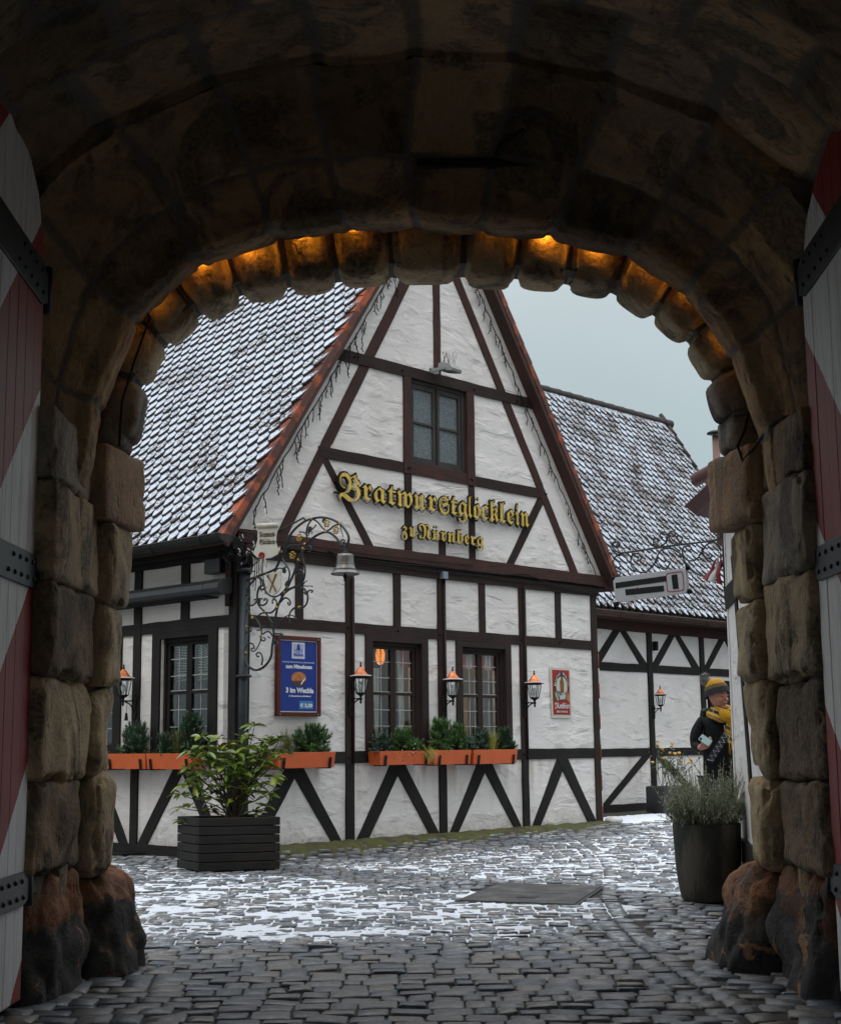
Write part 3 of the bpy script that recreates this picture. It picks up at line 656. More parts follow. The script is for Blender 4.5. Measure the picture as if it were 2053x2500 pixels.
def loft(name, rows, m, joints_t, joints_y, seed, stag=None, jd=.012, tints=(.7, 1.2), mort=.022):
    # rows: list of (y, curve)
    yv = np.array([r_[0] for r_ in rows]); cv = np.array([r_[1] for r_ in rows])  # ny, NP, 2
    ny = len(yv); P = np.stack([cv[..., 0], np.repeat(yv[:, None], NP, 1), cv[..., 1]], -1)
    dn = np.gradient(cv, axis=1); nrm = np.stack([-dn[..., 1], dn[..., 0]], -1); nrm /= np.linalg.norm(nrm, axis=-1)[..., None] + 1e-9
    ctr = np.array([.04, .8]); sgn = np.sign(((cv - ctr) * nrm).sum(-1)); nrm *= sgn[..., None]  # outward
    wob = .02 * vnoise(P * 1.6, seed) + .007 * fbm(P, 8, 3, seed)
    T = np.repeat(tt[None], ny, 0) + wob
    Yw = P[..., 1] + .03 * vnoise(P * 1.3 + 9, seed) + .02 * fbm(P, 8, 3, seed + 3)
    yi = np.searchsorted(np.array(joints_y), Yw)
    mind = np.full(T.shape, 9.0); ti = np.zeros(T.shape, int)
    for c in range(len(joints_y) + 1):
        js = np.array(joints_t) + (stag[c % len(stag)] if stag else 0)
        mk = yi == c
        ti = np.where(mk, np.searchsorted(js, T) + 37 * c, ti)
        dd = np.min(np.abs(T[..., None] - js), -1) * 1.75; mind = np.where(mk, np.minimum(mind, dd), mind)
    for jy in joints_y: mind = np.minimum(mind, np.abs(Yw - jy))
    r_ = np.random.default_rng(seed); tab = r_.uniform(tints[0], tints[1], 4000)
    tint = tab[ti % 4000]; mm = 1 - smooth((mind - mort * .5) / (mort * .6))
    bulge = smooth(mind / .10) * .014
    dsp = -bulge + .012 * mm + (r_.uniform(-.016, .016, 4000)[ti % 4000]) * smooth(mind / .03) + .020 * fbm(P, 4.5, 4, seed) + .009 * fbm(P, 17, 3, seed)
    P[..., 0] += nrm[..., 0] * dsp; P[..., 2] += nrm[..., 1] * dsp
    idx = np.arange(ny * NP).reshape(ny, NP)
    q = np.stack([idx[:-1, :-1], idx[:-1, 1:], idx[1:, 1:], idx[1:, :-1]], -1).reshape(-1, 4)
    me = bpy.data.meshes.new(name); inv = wm(gate).inverted().translation
    PP = P.reshape(-1, 3) + np.array(inv)
    me.from_pydata(PP.tolist(), [], q.tolist()); at = me.attributes.new('att', 'FLOAT_VECTOR', 'POINT')
    at.data.foreach_set('vector', np.stack([tint, mm * .8, mm * 0], -1).astype(np.float32).ravel()); me.materials.append(M[m]); me.polygons.foreach_set('use_smooth', [True] * len(q)); me.update()
    o = bpy.data.objects.new(name, me); COL.objects.link(o); o.parent = gate; return o
jt = [-2.0, -1.75, -1.45, -1.22, -1.02, -.86, -.70, -.545, -.40, -.27, -.14, 0.0 - .02, .115, .245, .375, .50, .64, .80, .95, 1.12, 1.35, 1.6, 1.9]
rows = []
for k in range(90):
    f = k / 89; y_ = 7.05 + .90 * f
    w_ = .5 * smooth(f / .8) + .5 * min(1, f / .72); cv = cs_ * (1 - w_) + cl_ * w_
    lipb = -.060 * smooth((f - .60) / .05) * (1 - .85 * max(0, f - .65) / .35)
    dn = np.gradient(cv, axis=0); nr = np.stack([-dn[:, 1], dn[:, 0]], 1); nr /= np.linalg.norm(nr, axis=1)[:, None] + 1e-9
    if ((cv[NP // 2] - [.04, .8]) * nr[NP // 2]).sum() < 0: nr = -nr
    rows.append((y_, cv + nr * lipb))
last = rows[-1][1]; nrl = nr
rows += [(7.952, last + nrl * .012), (7.956, last + nrl * .05), (7.958, last + nrl * .2), (7.96, last + nrl * .34), (8.0, last + nrl * .35), (8.12, last + nrl * .35)]
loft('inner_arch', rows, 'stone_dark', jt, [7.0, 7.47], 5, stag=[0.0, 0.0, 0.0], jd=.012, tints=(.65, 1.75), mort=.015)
jn = [-1.9, -1.6, -1.3, -1.08, -.93, -.78, -.63, -.48, -.345, -.21, -.08, .05, .18, .31, .45, .59, .74, .9, 1.08, 1.3, 1.6, 1.9]
rows = [(y_, cn_) for y_ in np.linspace(-1.2, 7.0, 220)] + [(7.045, cn_), (7.05, cs_)]
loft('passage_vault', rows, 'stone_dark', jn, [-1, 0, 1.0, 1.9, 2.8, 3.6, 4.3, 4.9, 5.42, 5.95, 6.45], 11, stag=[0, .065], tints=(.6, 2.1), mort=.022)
# masonry mass around and above the passage (closes it off from the sky)
mb = MB()
top = [(x_, z_) for x_, z_ in J]
oc = [tuple(Vector(J[i]) + RAD[i] * .40) for i in range(n_)]
oc = [(oc[0][0] - .0, -1.4)] + oc + [(oc[-1][0], -1.4)]
for i in range(len(oc) - 1):
    a_, b_ = oc[i], oc[i + 1]
    if i == 0: mb.prism([(-9, -1.4), (a_[0], -1.4), (b_[0], b_[1]), (-9, b_[1])], 8.14, 8.62, lambda x_, z_, d: (x_, d, z_), att=[(1, 0, 0)] * 8); continue
    if i == len(oc) - 2: mb.prism([(b_[0], -1.4), (9, -1.4), (9, a_[1]), (a_[0], a_[1])], 8.14, 8.62, lambda x_, z_, d: (x_, d, z_), att=[(1, 0, 0)] * 8); continue
    mb.prism([a_, b_, (b_[0], 7.5), (a_[0], 7.5)], 8.14, 8.62, lambda x_, z_, d: (x_, d, z_), att=[(1, 0, 0)] * 8)
mb.prism([(-9, oc[1][1]), (oc[1][0], oc[1][1]), (oc[1][0], 7.5), (-9, 7.5)], 8.14, 8.62, lambda x_, z_, d: (x_, d, z_), att=[(1, 0, 0)] * 8)
mb.prism([(oc[-2][0], oc[-2][1]), (9, oc[-2][1]), (9, 7.5), (oc[-2][0], 7.5)], 8.14, 8.62, lambda x_, z_, d: (x_, d, z_), att=[(1, 0, 0)] * 8)
mb.box((-2.9, -1.2, -1.4), (-2.5, 8.1, 4.2), att=[(1, 0, 0)] * 8); mb.box((2.6, -1.2, -1.4), (3.0, 8.1, 4.2), att=[(1, 0, 0)] * 8)
mb.box((-2.9, -1.2, 3.75), (3.0, 8.1, 4.2), att=[(1, 0, 0)] * 8)
mb.build('outer_masonry', M['stone'], gate)
# ceiling iron tie with hook
t_ = thing('iron_bar', 'black wrought iron bar with a hook across the vault crown', 'iron bar', (.41, 7.5, 3.15))
mb = MB(); mb.box((.0, 7.46, 3.115), (.85, 7.52, 3.165)); mb.build('bar', M['black'], t_)
mb = MB(); mb.tube([(.42, 7.47, 3.15), (.45, 7.40, 3.20), (.51, 7.32, 3.22), (.57, 7.26, 3.24)], [.012, .018, .014, .005]); mb.build('hook', M['black'], t_)
# lamps hidden in the slot between inner arch and voussoirs
WARM = emit('warm_lamp_glow', (1.0, .42, .08), 6)
Lp = np.array([list(p) for p in LIP]);
def lipat(x_):
    k = [p for p in LIP if p[1] > 1.7]; k = sorted(k); return float(np.interp(x_, [p[0] for p in k], [p[1] for p in k]))
ll = [(-1.70, .10), (-1.50, .5), (-1.22, .8), (-.96, 1.8), (-.66, 3.2), (-.36, 1.2), (.72, 1.8), (1.02, 3.0), (1.30, 1.1), (1.53, .9), (.42, .25), (1.72, .3)]
names = ['faint slot lamp lowest on the left haunch', 'slot lamp above the tall orange-lit block on the left haunch', 'slot lamp left of the one with the bright spot, on the curve', 'slot lamp over the second bright block left of the crown', 'brightest slot lamp, left of the crown with a visible white spot', 'slot lamp nearest to the keystone on its left', 'slot lamp nearest to the keystone on its right', 'slot lamp over the brightest orange block right of the crown', 'slot lamp over the block right of the brightest right one', 'slot lamp on the right haunch above the curve', 'faint slot lamp just right of the keystone', 'faint slot lamp lowest on the right haunch']
for (x_, en), nm in zip(ll, names):
    en = en * (.35 if abs(x_ - .42) < .01 else 1)
    z_ = lipat(x_); rd = Vector((x_ - .04, (z_ - 1.2) * 1.2)).normalized()
    px_, pz_ = x_ + rd.x * .055, z_ + rd.y * .055
    t_ = thing('slot_lamp', nm, 'lamp', (px_, 8.008, pz_), group='small warm lamps hidden in the slot of the arch')
    mb = MB(); mb.box((px_ - .02, 7.965, pz_ + .012), (px_ + .02, 8.02, pz_ + .03)); mb.build('fitting', M['black'], t_)
    mb = MB(); mb.lathe([(.003, -.008), (.010, -.004), (.011, .004), (.004, .012)], (px_, 8.008, pz_), 8); mb.build('bulb', WARM, t_)
    ld = bpy.data.lights.new('warm_light', 'POINT'); ld.energy = en * LAMPK; ld.color = (1.0, .38, .03); ld.shadow_soft_size = .012
    lo = bpy.data.objects.new('warm_light', ld); COL.objects.link(lo); lo.parent = t_; lo.location = (0, .005, -.012)
# cable along the left haunch and right jamb
def cab(name, pts, r, lab):
    mb = MB(); mb.tube(pts, r, 6); o = mb.build(name, M['black']); tag(o, lab, 'cable'); return o
cab('cable', [(-2.0, 7.75, 2.70), (-1.80, 7.75, 2.68), (-1.62, 7.80, 2.56), (-1.53, 7.95, 2.43), (-1.62, 8.0, 2.2), (-1.69, 8.0, 1.95), (-1.70, 8.0, 1.69)], .007, 'thin black cable curving down the left haunch to the square block')
cab('cable', [(2.02, 7.3, 1.70), (1.90, 7.55, 1.70), (1.86, 7.9, 1.62), (1.82, 8.0, 1.57), (1.80, 8.02, 1.66), (1.84, 8.0, 1.75), (1.86, 7.98, 1.85)], .009, 'thin black cable clipped over the right jamb stones')

# ------------------------------------------------------------------ gate leaves
def doormat(name, phi0, sgn, period):
    m, t, b = newmat(name); g = nd(t, 'ShaderNodeNewGeometry'); s = nd(t, 'ShaderNodeSeparateXYZ'); lnk(t, g.outputs['Position'], s.inputs[0])
    ph = mth(t, 'SUBTRACT', s.outputs[2], mth(t, 'MULTIPLY', mth(t, 'SUBTRACT', s.outputs[1], 7.12), 1.0))
    fr_ = mth(t, 'FRACT', mth(t, 'DIVIDE', mth(t, 'ADD', ph, phi0), period * 2))
    w = mth(t, 'LESS_THAN', fr_, .5)
    v = coords(t, (1, 6, .35)); n = noise(t, v, 7, 5, .65)
    c = mixc(t, w, (0.26, 0.020, 0.014), (0.68, 0.68, 0.68))
    c = mixc(t, mr(t, n, .5, .75, 0, .6), c, (0.12, 0.10, 0.095)); lnk(t, c, b.inputs['Base Color']); b.inputs['Roughness'].default_value = .55
    bump(t, b, n, .35, .006); return m
DL = doormat('striped_door_left', -0.88, 1, .93); DR = doormat('striped_door_right', -0.182, 1, .93)
def leaf(side, xh, mt, lab, top):
    t_ = thing('gate_leaf', lab, 'gate door', (xh, 7.12, -1.2))
    y_ = 7.12; k = 0
    while y_ > 5.3:
        w_ = .15; y0_ = y_ - w_ + .004
        zt0, zt1 = top(y0_), top(y_); x0, x1 = sorted((xh, xh + side * .07))
        jx = side * random.uniform(0, .004)
        mb = MB(); vs = [(x0 + jx, y0_, -1.17), (x1 + jx, y0_, -1.17), (x1 + jx, y_, -1.17), (x0 + jx, y_, -1.17), (x0 + jx, y0_, zt0), (x1 + jx, y0_, zt0), (x1 + jx, y_, zt1), (x0 + jx, y_, zt1)]
        mb.add(vs, [(0, 3, 2, 1), (4, 5, 6, 7), (0, 1, 5, 4), (1, 2, 6, 5), (2, 3, 7, 6), (3, 0, 4, 7)]); mb.build('plank', mt, t_, bevel=.004)
        y_ -= w_; k += 1
    xf = xh - side * .012
    def strap(z0, slope, hgt, round_=True):
        mb = MB(); poly = [(5.4, -hgt / 2), (7.06, -hgt / 2), (7.15, -hgt / 3), (7.15, hgt / 3), (7.06, hgt / 2), (5.4, hgt / 2)]
        x0, x1 = sorted((xf, xf + side * .014))
        mb.prism([(a_, z0 + b_ + (a_ - 7.1) * slope) for a_, b_ in poly], x0, x1, lambda a_, b_, d: (d, a_, b_)); s_ = mb.build('strap_hinge', M['iron'], t_, bevel=.003)
        mb = MB()
        for i in range(9):
            yy = 7.05 - .11 * (i // 2) * 1.0 - (.03 if i % 2 else 0); zz = z0 + (hgt * .24 if i % 2 else -hgt * .24) + (yy - 7.1) * slope
            mb.lathe([(.013, 0), (.011, .008), (.004, .012)], (0, 0, 0), 8, fr=lambda a_, b_, c_, yy=yy, zz=zz: (xf - side * c_, yy + a_, zz + b_))
        mb.build('rivet', M['iron'], s_)
        mb = MB(); mb.tube([(xh - side * .0, 7.17, z0 - hgt * .55), (xh - side * .0, 7.17, z0 + hgt * .55)], .026, 10); mb.build('hinge_pin', M['iron'], s_)
    strap(.865, 0, .17); strap(-.655, 0, .16); strap(2.34, -.06, .22)
    return t_
leaf(-1, -1.915, DL, 'red and white striped wooden gate leaf folded open on the left', lambda y_: 2.50 + .65 * max(0, 1 - ((y_ - 5.6) / 1.52) ** 2) ** .5 if y_ > 5.6 else 3.15)
leaf(1, 1.965, DR, 'red and white striped wooden gate leaf folded open on the right', lambda y_: 2.36 + .62 * max(0, 1 - ((y_ - 5.6) / 1.52) ** 2) ** .5 if y_ > 5.6 else 2.98)
# a blue bottle cap by the left guard stone
t_ = MB(); t_.lathe([(.012, 0), (.015, .002), (.014, .012), (.011, .014)], (-1.50, 8.42, GZ(-1.5, 8.42) + .003), 10)
M['bluep'] = flat('blue_plastic', (.02, .25, .62)); o = t_.build('bottle_cap', M['bluep']); tag(o, 'small bright blue bottle cap lying by the left guard stone', 'bottle cap')
# ------------------------------------------------------------------ half-timbered tavern
house = thing('half_timbered_house', 'half-timbered tavern with steep snowy roof and gilded blackletter sign on its gable', 'house', tuple(G(0, -1.2)))
TG = 0.020   # timbers stand this far proud of the plaster
def beam(fr, quad, mt, par, o0=-.03, o1=TG, name='timber_beam', jit=.004, depthjit=.003):
    """quad = 4 pts a0,a1 (one long edge), b1,b0 (other); edges get a hewn wobble"""
    a0, a1, b1, b0 = [Vector((*q, 0)) for q in quad]
    L_ = ((a1 + b1) / 2 - (a0 + b0) / 2).length; n = max(2, int(L_ / .22)); vs = []; att = []; sd = random.uniform(0, 90)
    o1 = o1 + random.uniform(-depthjit, depthjit)
    for i in range(n + 1):
        f = i / n; pa = a0.lerp(a1, f); pb = b0.lerp(b1, f); w = (pb - pa).normalized()
        ja, jb = (random.uniform(-jit, jit), random.uniform(-jit, jit))
        pa = pa + w * ja; pb = pb + w * jb
        for p, v in ((pa, 0), (pb, (b0 - a0).length)):
            for d in (o0, o1): vs.append(fr(p.x, p.y, d)); att.append((f * L_ + sd, v + sd, d))
    fs = []
    for i in range(n):
        k = i * 4; fs += [(k, k + 1, k + 5, k + 4), (k + 1, k + 3, k + 7, k + 5), (k + 3, k + 2, k + 6, k + 7), (k + 2, k, k + 4, k + 6)]
    fs += [(0, 2, 3, 1), (4 * n, 4 * n + 1, 4 * n + 3, 4 * n + 2)]
    mb = MB(); mb.add(vs, fs, att=att); return mb.build(name, mt, par)
def hb(fr, s0, s1, h0, h1, mt, par, **k): return beam(fr, [(s0, h0), (s1, h0), (s1, h1), (s0, h1)], mt, par, **k)
def vb(fr, s0, s1, h0, h1, mt, par, **k): return beam(fr, [(s0, h0), (s0, h1), (s1, h1), (s1, h0)], mt, par, **k)
RH = lambda s: 7.80 - 1.475 * abs(s - 3.35)      # roof surface height over the gable
# --- plaster walls
WIN = [(1.995, 3.09, -.05, 1.33), (3.63, 4.725, -.05, 1.33)]
mb = MB()
def cell(mb, fr, s0, s1, h0, h1, th=.22): mb.prism([(s0, h0), (s1, h0), (s1, h1), (s0, h1)], -th, 0, fr)
for s0, s1 in ((0, 2.10), (2.98, 3.74), (4.62, 6.68)): cell(mb, G, s0, s1, -.12, 1.26)
cell(mb, G, 0, 6.68, -1.35, -.12); cell(mb, G, 0, 6.68, 1.26, 2.27)
RI = lambda s: RH(s) - .12
def gpoly(pts): mb.prism(pts, -.22, .002, G)
gpoly([(-.33 + .02, 2.271), (2.78, 2.271), (2.78, RI(2.78)), (-.31, RI(-.31))])
gpoly([(2.78, 2.271), (3.95, 2.271), (3.95, 3.50), (2.78, 3.50)])
gpoly([(2.78, 4.70), (3.95, 4.70), (3.95, RI(3.95)), (3.35, RI(3.35)), (2.78, RI(2.78))])
gpoly([(3.95, 2.271), (7.01, 2.271), (7.01, RI(7.01)), (3.95, RI(3.95))])
for t0, t1 in ((.02, .44), (1.36, 2.30), (3.15, 8.0)): cell(mb, L, t0, t1, -.12, 1.26)
cell(mb, L, .02, 8.0, -1.35, -.12); cell(mb, L, .02, 8, 1.26, 2.3)
# back and far sides so the house is closed
mb.prism([(0, -1.35), (6.68, -1.35), (6.68, 2.27), (0, 2.27)], -8.0, -7.8, G)
mb.prism([(.22, -1.35), (8.0, -1.35), (8.0, 2.27), (.22, 2.27)], -6.68, -6.5, L)
wall = mb.build('plaster_wall', M['plaster'], house)
# --- gable timbers (ground floor)
D, TR, TM = M['tdark'], M['tred'], M['tmix']
hb(G, .10, 6.68, -.198, -.058, D, house)                         # sill rail
hb(G, .10, 6.68, 1.331, 1.463, TM, house)                        # rail over the windows
hb(G, .05, 6.72, 2.109, 2.235, TM, house, o1=.035)               # wall plate
hb(G, -.05, 6.95, 2.262, 2.414, TR, house, o1=.075)              # gable sill beam, proud
hb(G, -.02, 6.9, 2.235, 2.262, D, house, o1=.02)
vb(G, 0.0, .165, -1.2, 2.11, D, house, o1=.03)
for c in (1.726, 3.35, 4.988): 
    vb(G, c - .064, c + .064, -1.2, -.2, D, house, o1=TG + .008); vb(G, c - .064, c + .064, -.2, 2.109, TM, house, o1=TG + .008)
vb(G, 6.56, 6.68, -1.2, 2.109, TM, house, o1=TG + .006)
for c in (.921, 2.543, 4.16, 5.792): vb(G, c - .062, c + .062, 1.463, 2.109, TM, house)
for b_ in ([(.13, -1.11), (.75, -.2), (.967, -.2), (.32, -1.11)], [(1.457, -1.12), (.75, -.2), (.967, -.2), (1.617, -1.12)][::1],
           [(1.808, -1.13), (2.43, -.2), (2.646, -.2), (2.003, -1.13)], [(3.122, -1.12), (2.43, -.2), (2.646, -.2), (3.295, -1.12)],
           [(3.448, -1.13), (4.044, -.2), (4.279, -.2), (3.603, -1.13)], [(4.772, -1.12), (4.044, -.2), (4.279, -.2), (4.92, -1.12)],
           [(5.097, -1.12), (5.690, -.2), (5.925, -.2), (5.262, -1.12)], [(6.391, -1.12), (5.690, -.2), (5.925, -.2), (6.573, -1.12)]):
    beam(G, b_, D, house, o1=TG - .004)
# --- gable timbers (upper)
slL, slR = 1.683, 1.547
def raf(x0, sl, h0, h1, w): return [(x0 + (h0 - 2.41) / sl, h0), (x0 + (h1 - 2.41) / sl, h1), (x0 + w + (h1 - 2.41) / sl, h1), (x0 + w + (h0 - 2.41) / sl, h0)]
beam(G, raf(.563, slL, 2.41, 3.6, .165), TR, house); beam(G, raf(.563, slL, 3.6, 6.6, .175), TR, house)
beam(G, raf(6.118, -slR, 2.41, 3.6, .165), TR, house); beam(G, raf(6.118, -slR, 3.6, 6.6, .165), TR, house)
hb(G, 1.40, 5.30, 4.673, 4.815, TM, house, o1=.028)
hb(G, 1.22, 2.69, 3.41, 3.547, TM, house); hb(G, 4.03, 5.48, 3.41, 3.547, TM, house)
hb(G, 2.81, 3.90, 3.41, 3.56, TR, house)
vb(G, 2.685, 2.815, 3.41, 4.673, TR, house, o1=TG + .012); vb(G, 2.70, 2.82, 2.414, 3.41, TM, house)
vb(G, 3.895, 4.04, 3.41, 4.673, TR, house, o1=TG + .012); vb(G, 3.925, 4.04, 2.414, 3.41, TM, house)
vb(G, 3.275, 3.400, 4.815, 7.2, TR, house)
vb(G, 3.33, 3.455, 2.414, 2.63, TM, house)
beam(G, [(1.258, 3.41), (2.002, 2.41), (2.15, 2.41), (1.379, 3.41)], TM, house, o1=TG - .004)
beam(G, [(5.567, 3.41), (4.831, 2.41), (4.674, 2.41), (5.400, 3.41)], TM, house, o1=TG - .004)
# wooden pegs
mb = MB()
for s_, h_ in ((1.69, 1.40), (1.76, 1.38), (2.54, 1.40), (3.31, 1.39), (4.95, 1.40), (5.02, 1.42), (5.79, 1.40), (1.70, -.13), (4.95, -.13), (1.05, 2.34), (4.72, 2.34), (2.75, 3.48), (2.78, 3.49), (3.98, 3.48), (3.95, 3.49), (1.80, 4.75), (2.65, 4.74), (4.05, 4.73), (4.95, 4.74), (5.55, 3.48), (6.05, 2.34), (2.07, 2.34)):
    mb.lathe([(.012, -.01), (.011, .012)], (0, 0, 0), 6, fr=lambda a, b_, c, s_=s_, h_=h_: G(s_ + a, h_ + b_, TG + .02 + c * 1.2))
mb.build('wooden_peg', M['black'], house)
# --- left wall timbers
hb(L, .10, 8, -.198, -.058, D, house); hb(L, .10, 8, 1.331, 1.463, D, house); hb(L, 0, 8, -1.25, -1.095, D, house, o1=.035)
hb(L, 0, 8, 2.10, 2.30, D, house, o1=.05)
vb(L, -.02, .105, -1.12, 2.11, D, house, o1=.03)
for c in (1.822, 4.0, 6.2): vb(L, c - .07, c + .07, -1.095, 2.10, D, house, o1=TG + .008)
for c in (.915, 2.9, 5.0): vb(L, c - .075, c + .075, 1.463, 2.10, D, house)
for b_ in ([(1.564, -1.10), (.85, -.2), (1.06, -.2), (1.747, -1.10)], [(.17, -1.10), (.77, -.2), (.97, -.2), (.34, -1.10)],
           [(1.932, -1.10), (2.55, -.2), (2.76, -.2), (2.108, -1.10)], [(3.65, -1.10), (3.0, -.2), (3.2, -.2), (3.85, -1.10)],
           [(4.15, -1.10), (4.8, -.2), (5.0, -.2), (4.33, -1.10)]):
    beam(L, b_, D, house, o1=TG - .004)
# --- windows
M['bargray'] = flat('pale_lead', (.40, .41, .41), .5)
def window(fr, s0, s1, h0, h1, mw, par, rooms, cross=.5, cas=.115, lam=True, gl='glass', style='g'):
    """casing outside, recessed frame, two sashes with glazing bars"""
    w = None
    mb = MB()
    for (a, b_, c, d) in ((s0, s0 + cas, h0, h1), (s1 - cas, s1, h0, h1), (s0 + cas, s1 - cas, h1 - .07, h1)): mb.prism([(a, c), (b_, c), (b_, d), (a, d)], -.10, .026, fr, att=[(a * 9 + i, i, 0) for i in range(8)])
    w = mb.build('window', mw, par)
    i0, i1, j0, j1 = s0 + cas, s1 - cas, h0, h1 - .07
    mb = MB(); q = .045
    for (a, b_, c, d) in ((i0, i0 + q, j0, j1), (i1 - q, i1, j0, j1), (i0 + q, i1 - q, j1 - q, j1), (i0 + q, i1 - q, j0, j0 + q)): mb.prism([(a, c), (b_, c), (b_, d), (a, d)], -.13, -.035, fr)
    mb.build('frame', mw, w)
    mid = (i0 + i1) / 2; k0, k1 = i0 + q, i1 - q
    jt = j0 + (j1 - j0) * .5 + .0
    for a, b_ in ((k0, mid), (mid, k1)):
        mb = MB(); r = .048
        for (x0, x1, z0, z1) in ((a, a + r, j0 + q, j1 - q), (b_ - r, b_, j0 + q, j1 - q), (a + r, b_ - r, j1 - q - .04, j1 - q), (a + r, b_ - r, j0 + q, j0 + q + .05)): mb.prism([(x0, z0), (x1, z0), (x1, z1), (x0, z1)], -.10, -.06, fr)
        mb.prism([(a + r, .615), (b_ - r, .615), (b_ - r, .65), (a + r, .65)], -.10, -.058, fr); sh = mb.build('sash', mw, w, bevel=.003)
        mb = MB(); ww = .0042
        mb.prism([((a + b_) / 2 - ww, j0 + .1), ((a + b_) / 2 + ww, j0 + .1), ((a + b_) / 2 + ww, j1 - .08), ((a + b_) / 2 - ww, j1 - .08)], -.088, -.076, fr)
        for z in (.655, .825, 1.02, .435, .24): mb.prism([(a + r, z - ww), (b_ - r, z - ww), (b_ - r, z + ww), (a + r, z + ww)], -.090, -.074, fr)
        mb.build('glazing_bar', M['bargray'], w)
        mb = MB(); mb.prism([(a + r, j0 + .08), (b_ - r, j0 + .08), (b_ - r, j1 - .06), (a + r, j1 - .06)], -.084, -.081, fr); mb.build('pane', M[gl], w)
    # reveal and room behind
    mb = MB(); z0, z1 = h0 - .05, h1
    a, b_ = s0 + .02, s1 - .02; ex_ = .4 if fr is G else .0; dp_ = -1.6 if fr is G else -1.1
    pts = [(a, z0), (b_, z0), (b_, z1), (a, z1)]
    vs = [fr(x, z, -.13) for x, z in pts] + [fr(x + (-ex_ if x == a else ex_), z + (-.5 if z == z0 else .5), dp_) for x, z in pts]
    mb.add(vs, [(0, 1, 5, 4), (1, 2, 6, 5), (2, 3, 7, 6), (3, 0, 4, 7), (4, 5, 6, 7)]); mb.build('room', M[rooms], w)
    return w, (k0, mid, k1, j0, j1)
def curtain(w, fr, s0, s1, h0, h1, m, d=-.16, n=24, amp=.018, taper=0):
    mb = MB(); vs = []
    for i in range(n + 1):
        f = i / n; s = s0 + (s1 - s0) * f
        for z in (h0, h1):
            ss = s + (taper * (.5 - f) * (1 if z == h0 else 0)); vs.append(fr(ss, z + (.012 * math.sin(f * 9) if z == h0 else 0), d + amp * math.sin(f * n * 1.1)))
    mb.add(vs, [(2 * i, 2 * i + 2, 2 * i + 3, 2 * i + 1) for i in range(n)], sm=True); mb.build('curtain', M[m], w)
w1, q1 = window(G, 1.99, 3.093, -.055, 1.33, M['winwood'], house, 'brownroom')
curtain(w1, G, 2.34, 2.48, -.05, .95, 'curt_white', d=-.22, taper=.10, n=10); curtain(w1, G, 2.78, 2.90, -.05, 1.25, 'curt_white', d=-.22, taper=.04, n=10); curtain(w1, G, 2.80, 3.05, .98, 1.28, 'curt_red', d=-.19, taper=.05, n=10)
w2, q2 = window(G, 3.63, 4.728, -.055, 1.33, M['winwood'], house, 'brownroom')
for a in (3.77, 4.15):
    a += .15; curtain(w2, G, a, a + .10, .98, 1.26, 'curt_red', n=6); curtain(w2, G, a + .20, a + .30, .97, 1.26, 'curt_red', n=6); curtain(w2, G, a + .09, a + .21, .99, 1.26, 'curt_white', n=8)
curtain(w2, G, 3.78, 3.86, -.05, .62, 'curt_y', d=-.3, n=6) if 'curt_y' in M else None
curtain(w2, G, 4.5, 5.0, -.05, .9, 'curt_white', d=-.45, n=20); M['amber_c'] = flat('amber_curtain', (.62, .25, .03)); curtain(w2, G, 4.05, 4.13, -.05, .62, 'amber_c', d=-.25, n=6)
w3, q3 = window(L, .316, 1.516, -.055, 1.33, M['tdark'], house, 'darkroom', cas=.15, gl='glass_dark')
w4, q4 = window(L, 2.13, 3.33, -.055, 1.33, M['tdark'], house, 'darkroom', cas=.15, gl='glass_dark')
for a0, a1, sk in ((.50, .79, -.02), (.90, 1.19, .05)):     # white strips modelled in place of wavy reflections in the left window
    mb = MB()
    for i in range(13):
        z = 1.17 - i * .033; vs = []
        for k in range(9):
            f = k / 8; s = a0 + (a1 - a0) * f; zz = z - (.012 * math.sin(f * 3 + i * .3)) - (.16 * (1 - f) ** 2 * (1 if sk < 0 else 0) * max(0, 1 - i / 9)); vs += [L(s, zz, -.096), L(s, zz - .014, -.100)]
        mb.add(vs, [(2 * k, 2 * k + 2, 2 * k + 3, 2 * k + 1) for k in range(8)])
    mb.build('reflection_strip', M['white'], w3)
# lit amber lamp inside the left gable window, its light spilling into the room
il = thing('amber_ceiling_lamp', 'glowing amber lamp seen inside the upper left pane of the left gable window', 'lamp', tuple(G(2.66, 1.10, -.40)))
M['amber'] = emit('amber_glow', (1.0, .27, .02), .95); mb = MB(); mb.lathe([(.02, .12), (.045, .10), (.060, .05), (.055, -.03), (.035, -.08), (.01, -.09)], tuple(G(2.66, 1.10, -.40)), 14); mb.build('shade', M['amber'], il)
mb = MB(); mb.tube([G(2.66, 1.22, -.40), G(2.66, 1.6, -.40)], .005, 5); mb.build('cord', M['black'], il)
for nm_, p_, en_, cl_ in (('lamp_and_fill_light', G(2.66, .9, -.5), 1.6, (1, .62, .30)), ('lamp_and_fill_light', G(3.9, 1.2, -.9), 8.0, (1, .80, .58))):  # second light is a fill added behind the right gable window, no lamp there
    ld = bpy.data.lights.new(nm_, 'POINT'); ld.energy = en_; ld.color = cl_; ld.shadow_soft_size = .08; lo = bpy.data.objects.new(nm_, ld); COL.objects.link(lo); lo.parent = il; lo.location = p_ - G(2.66, 1.10, -.40)
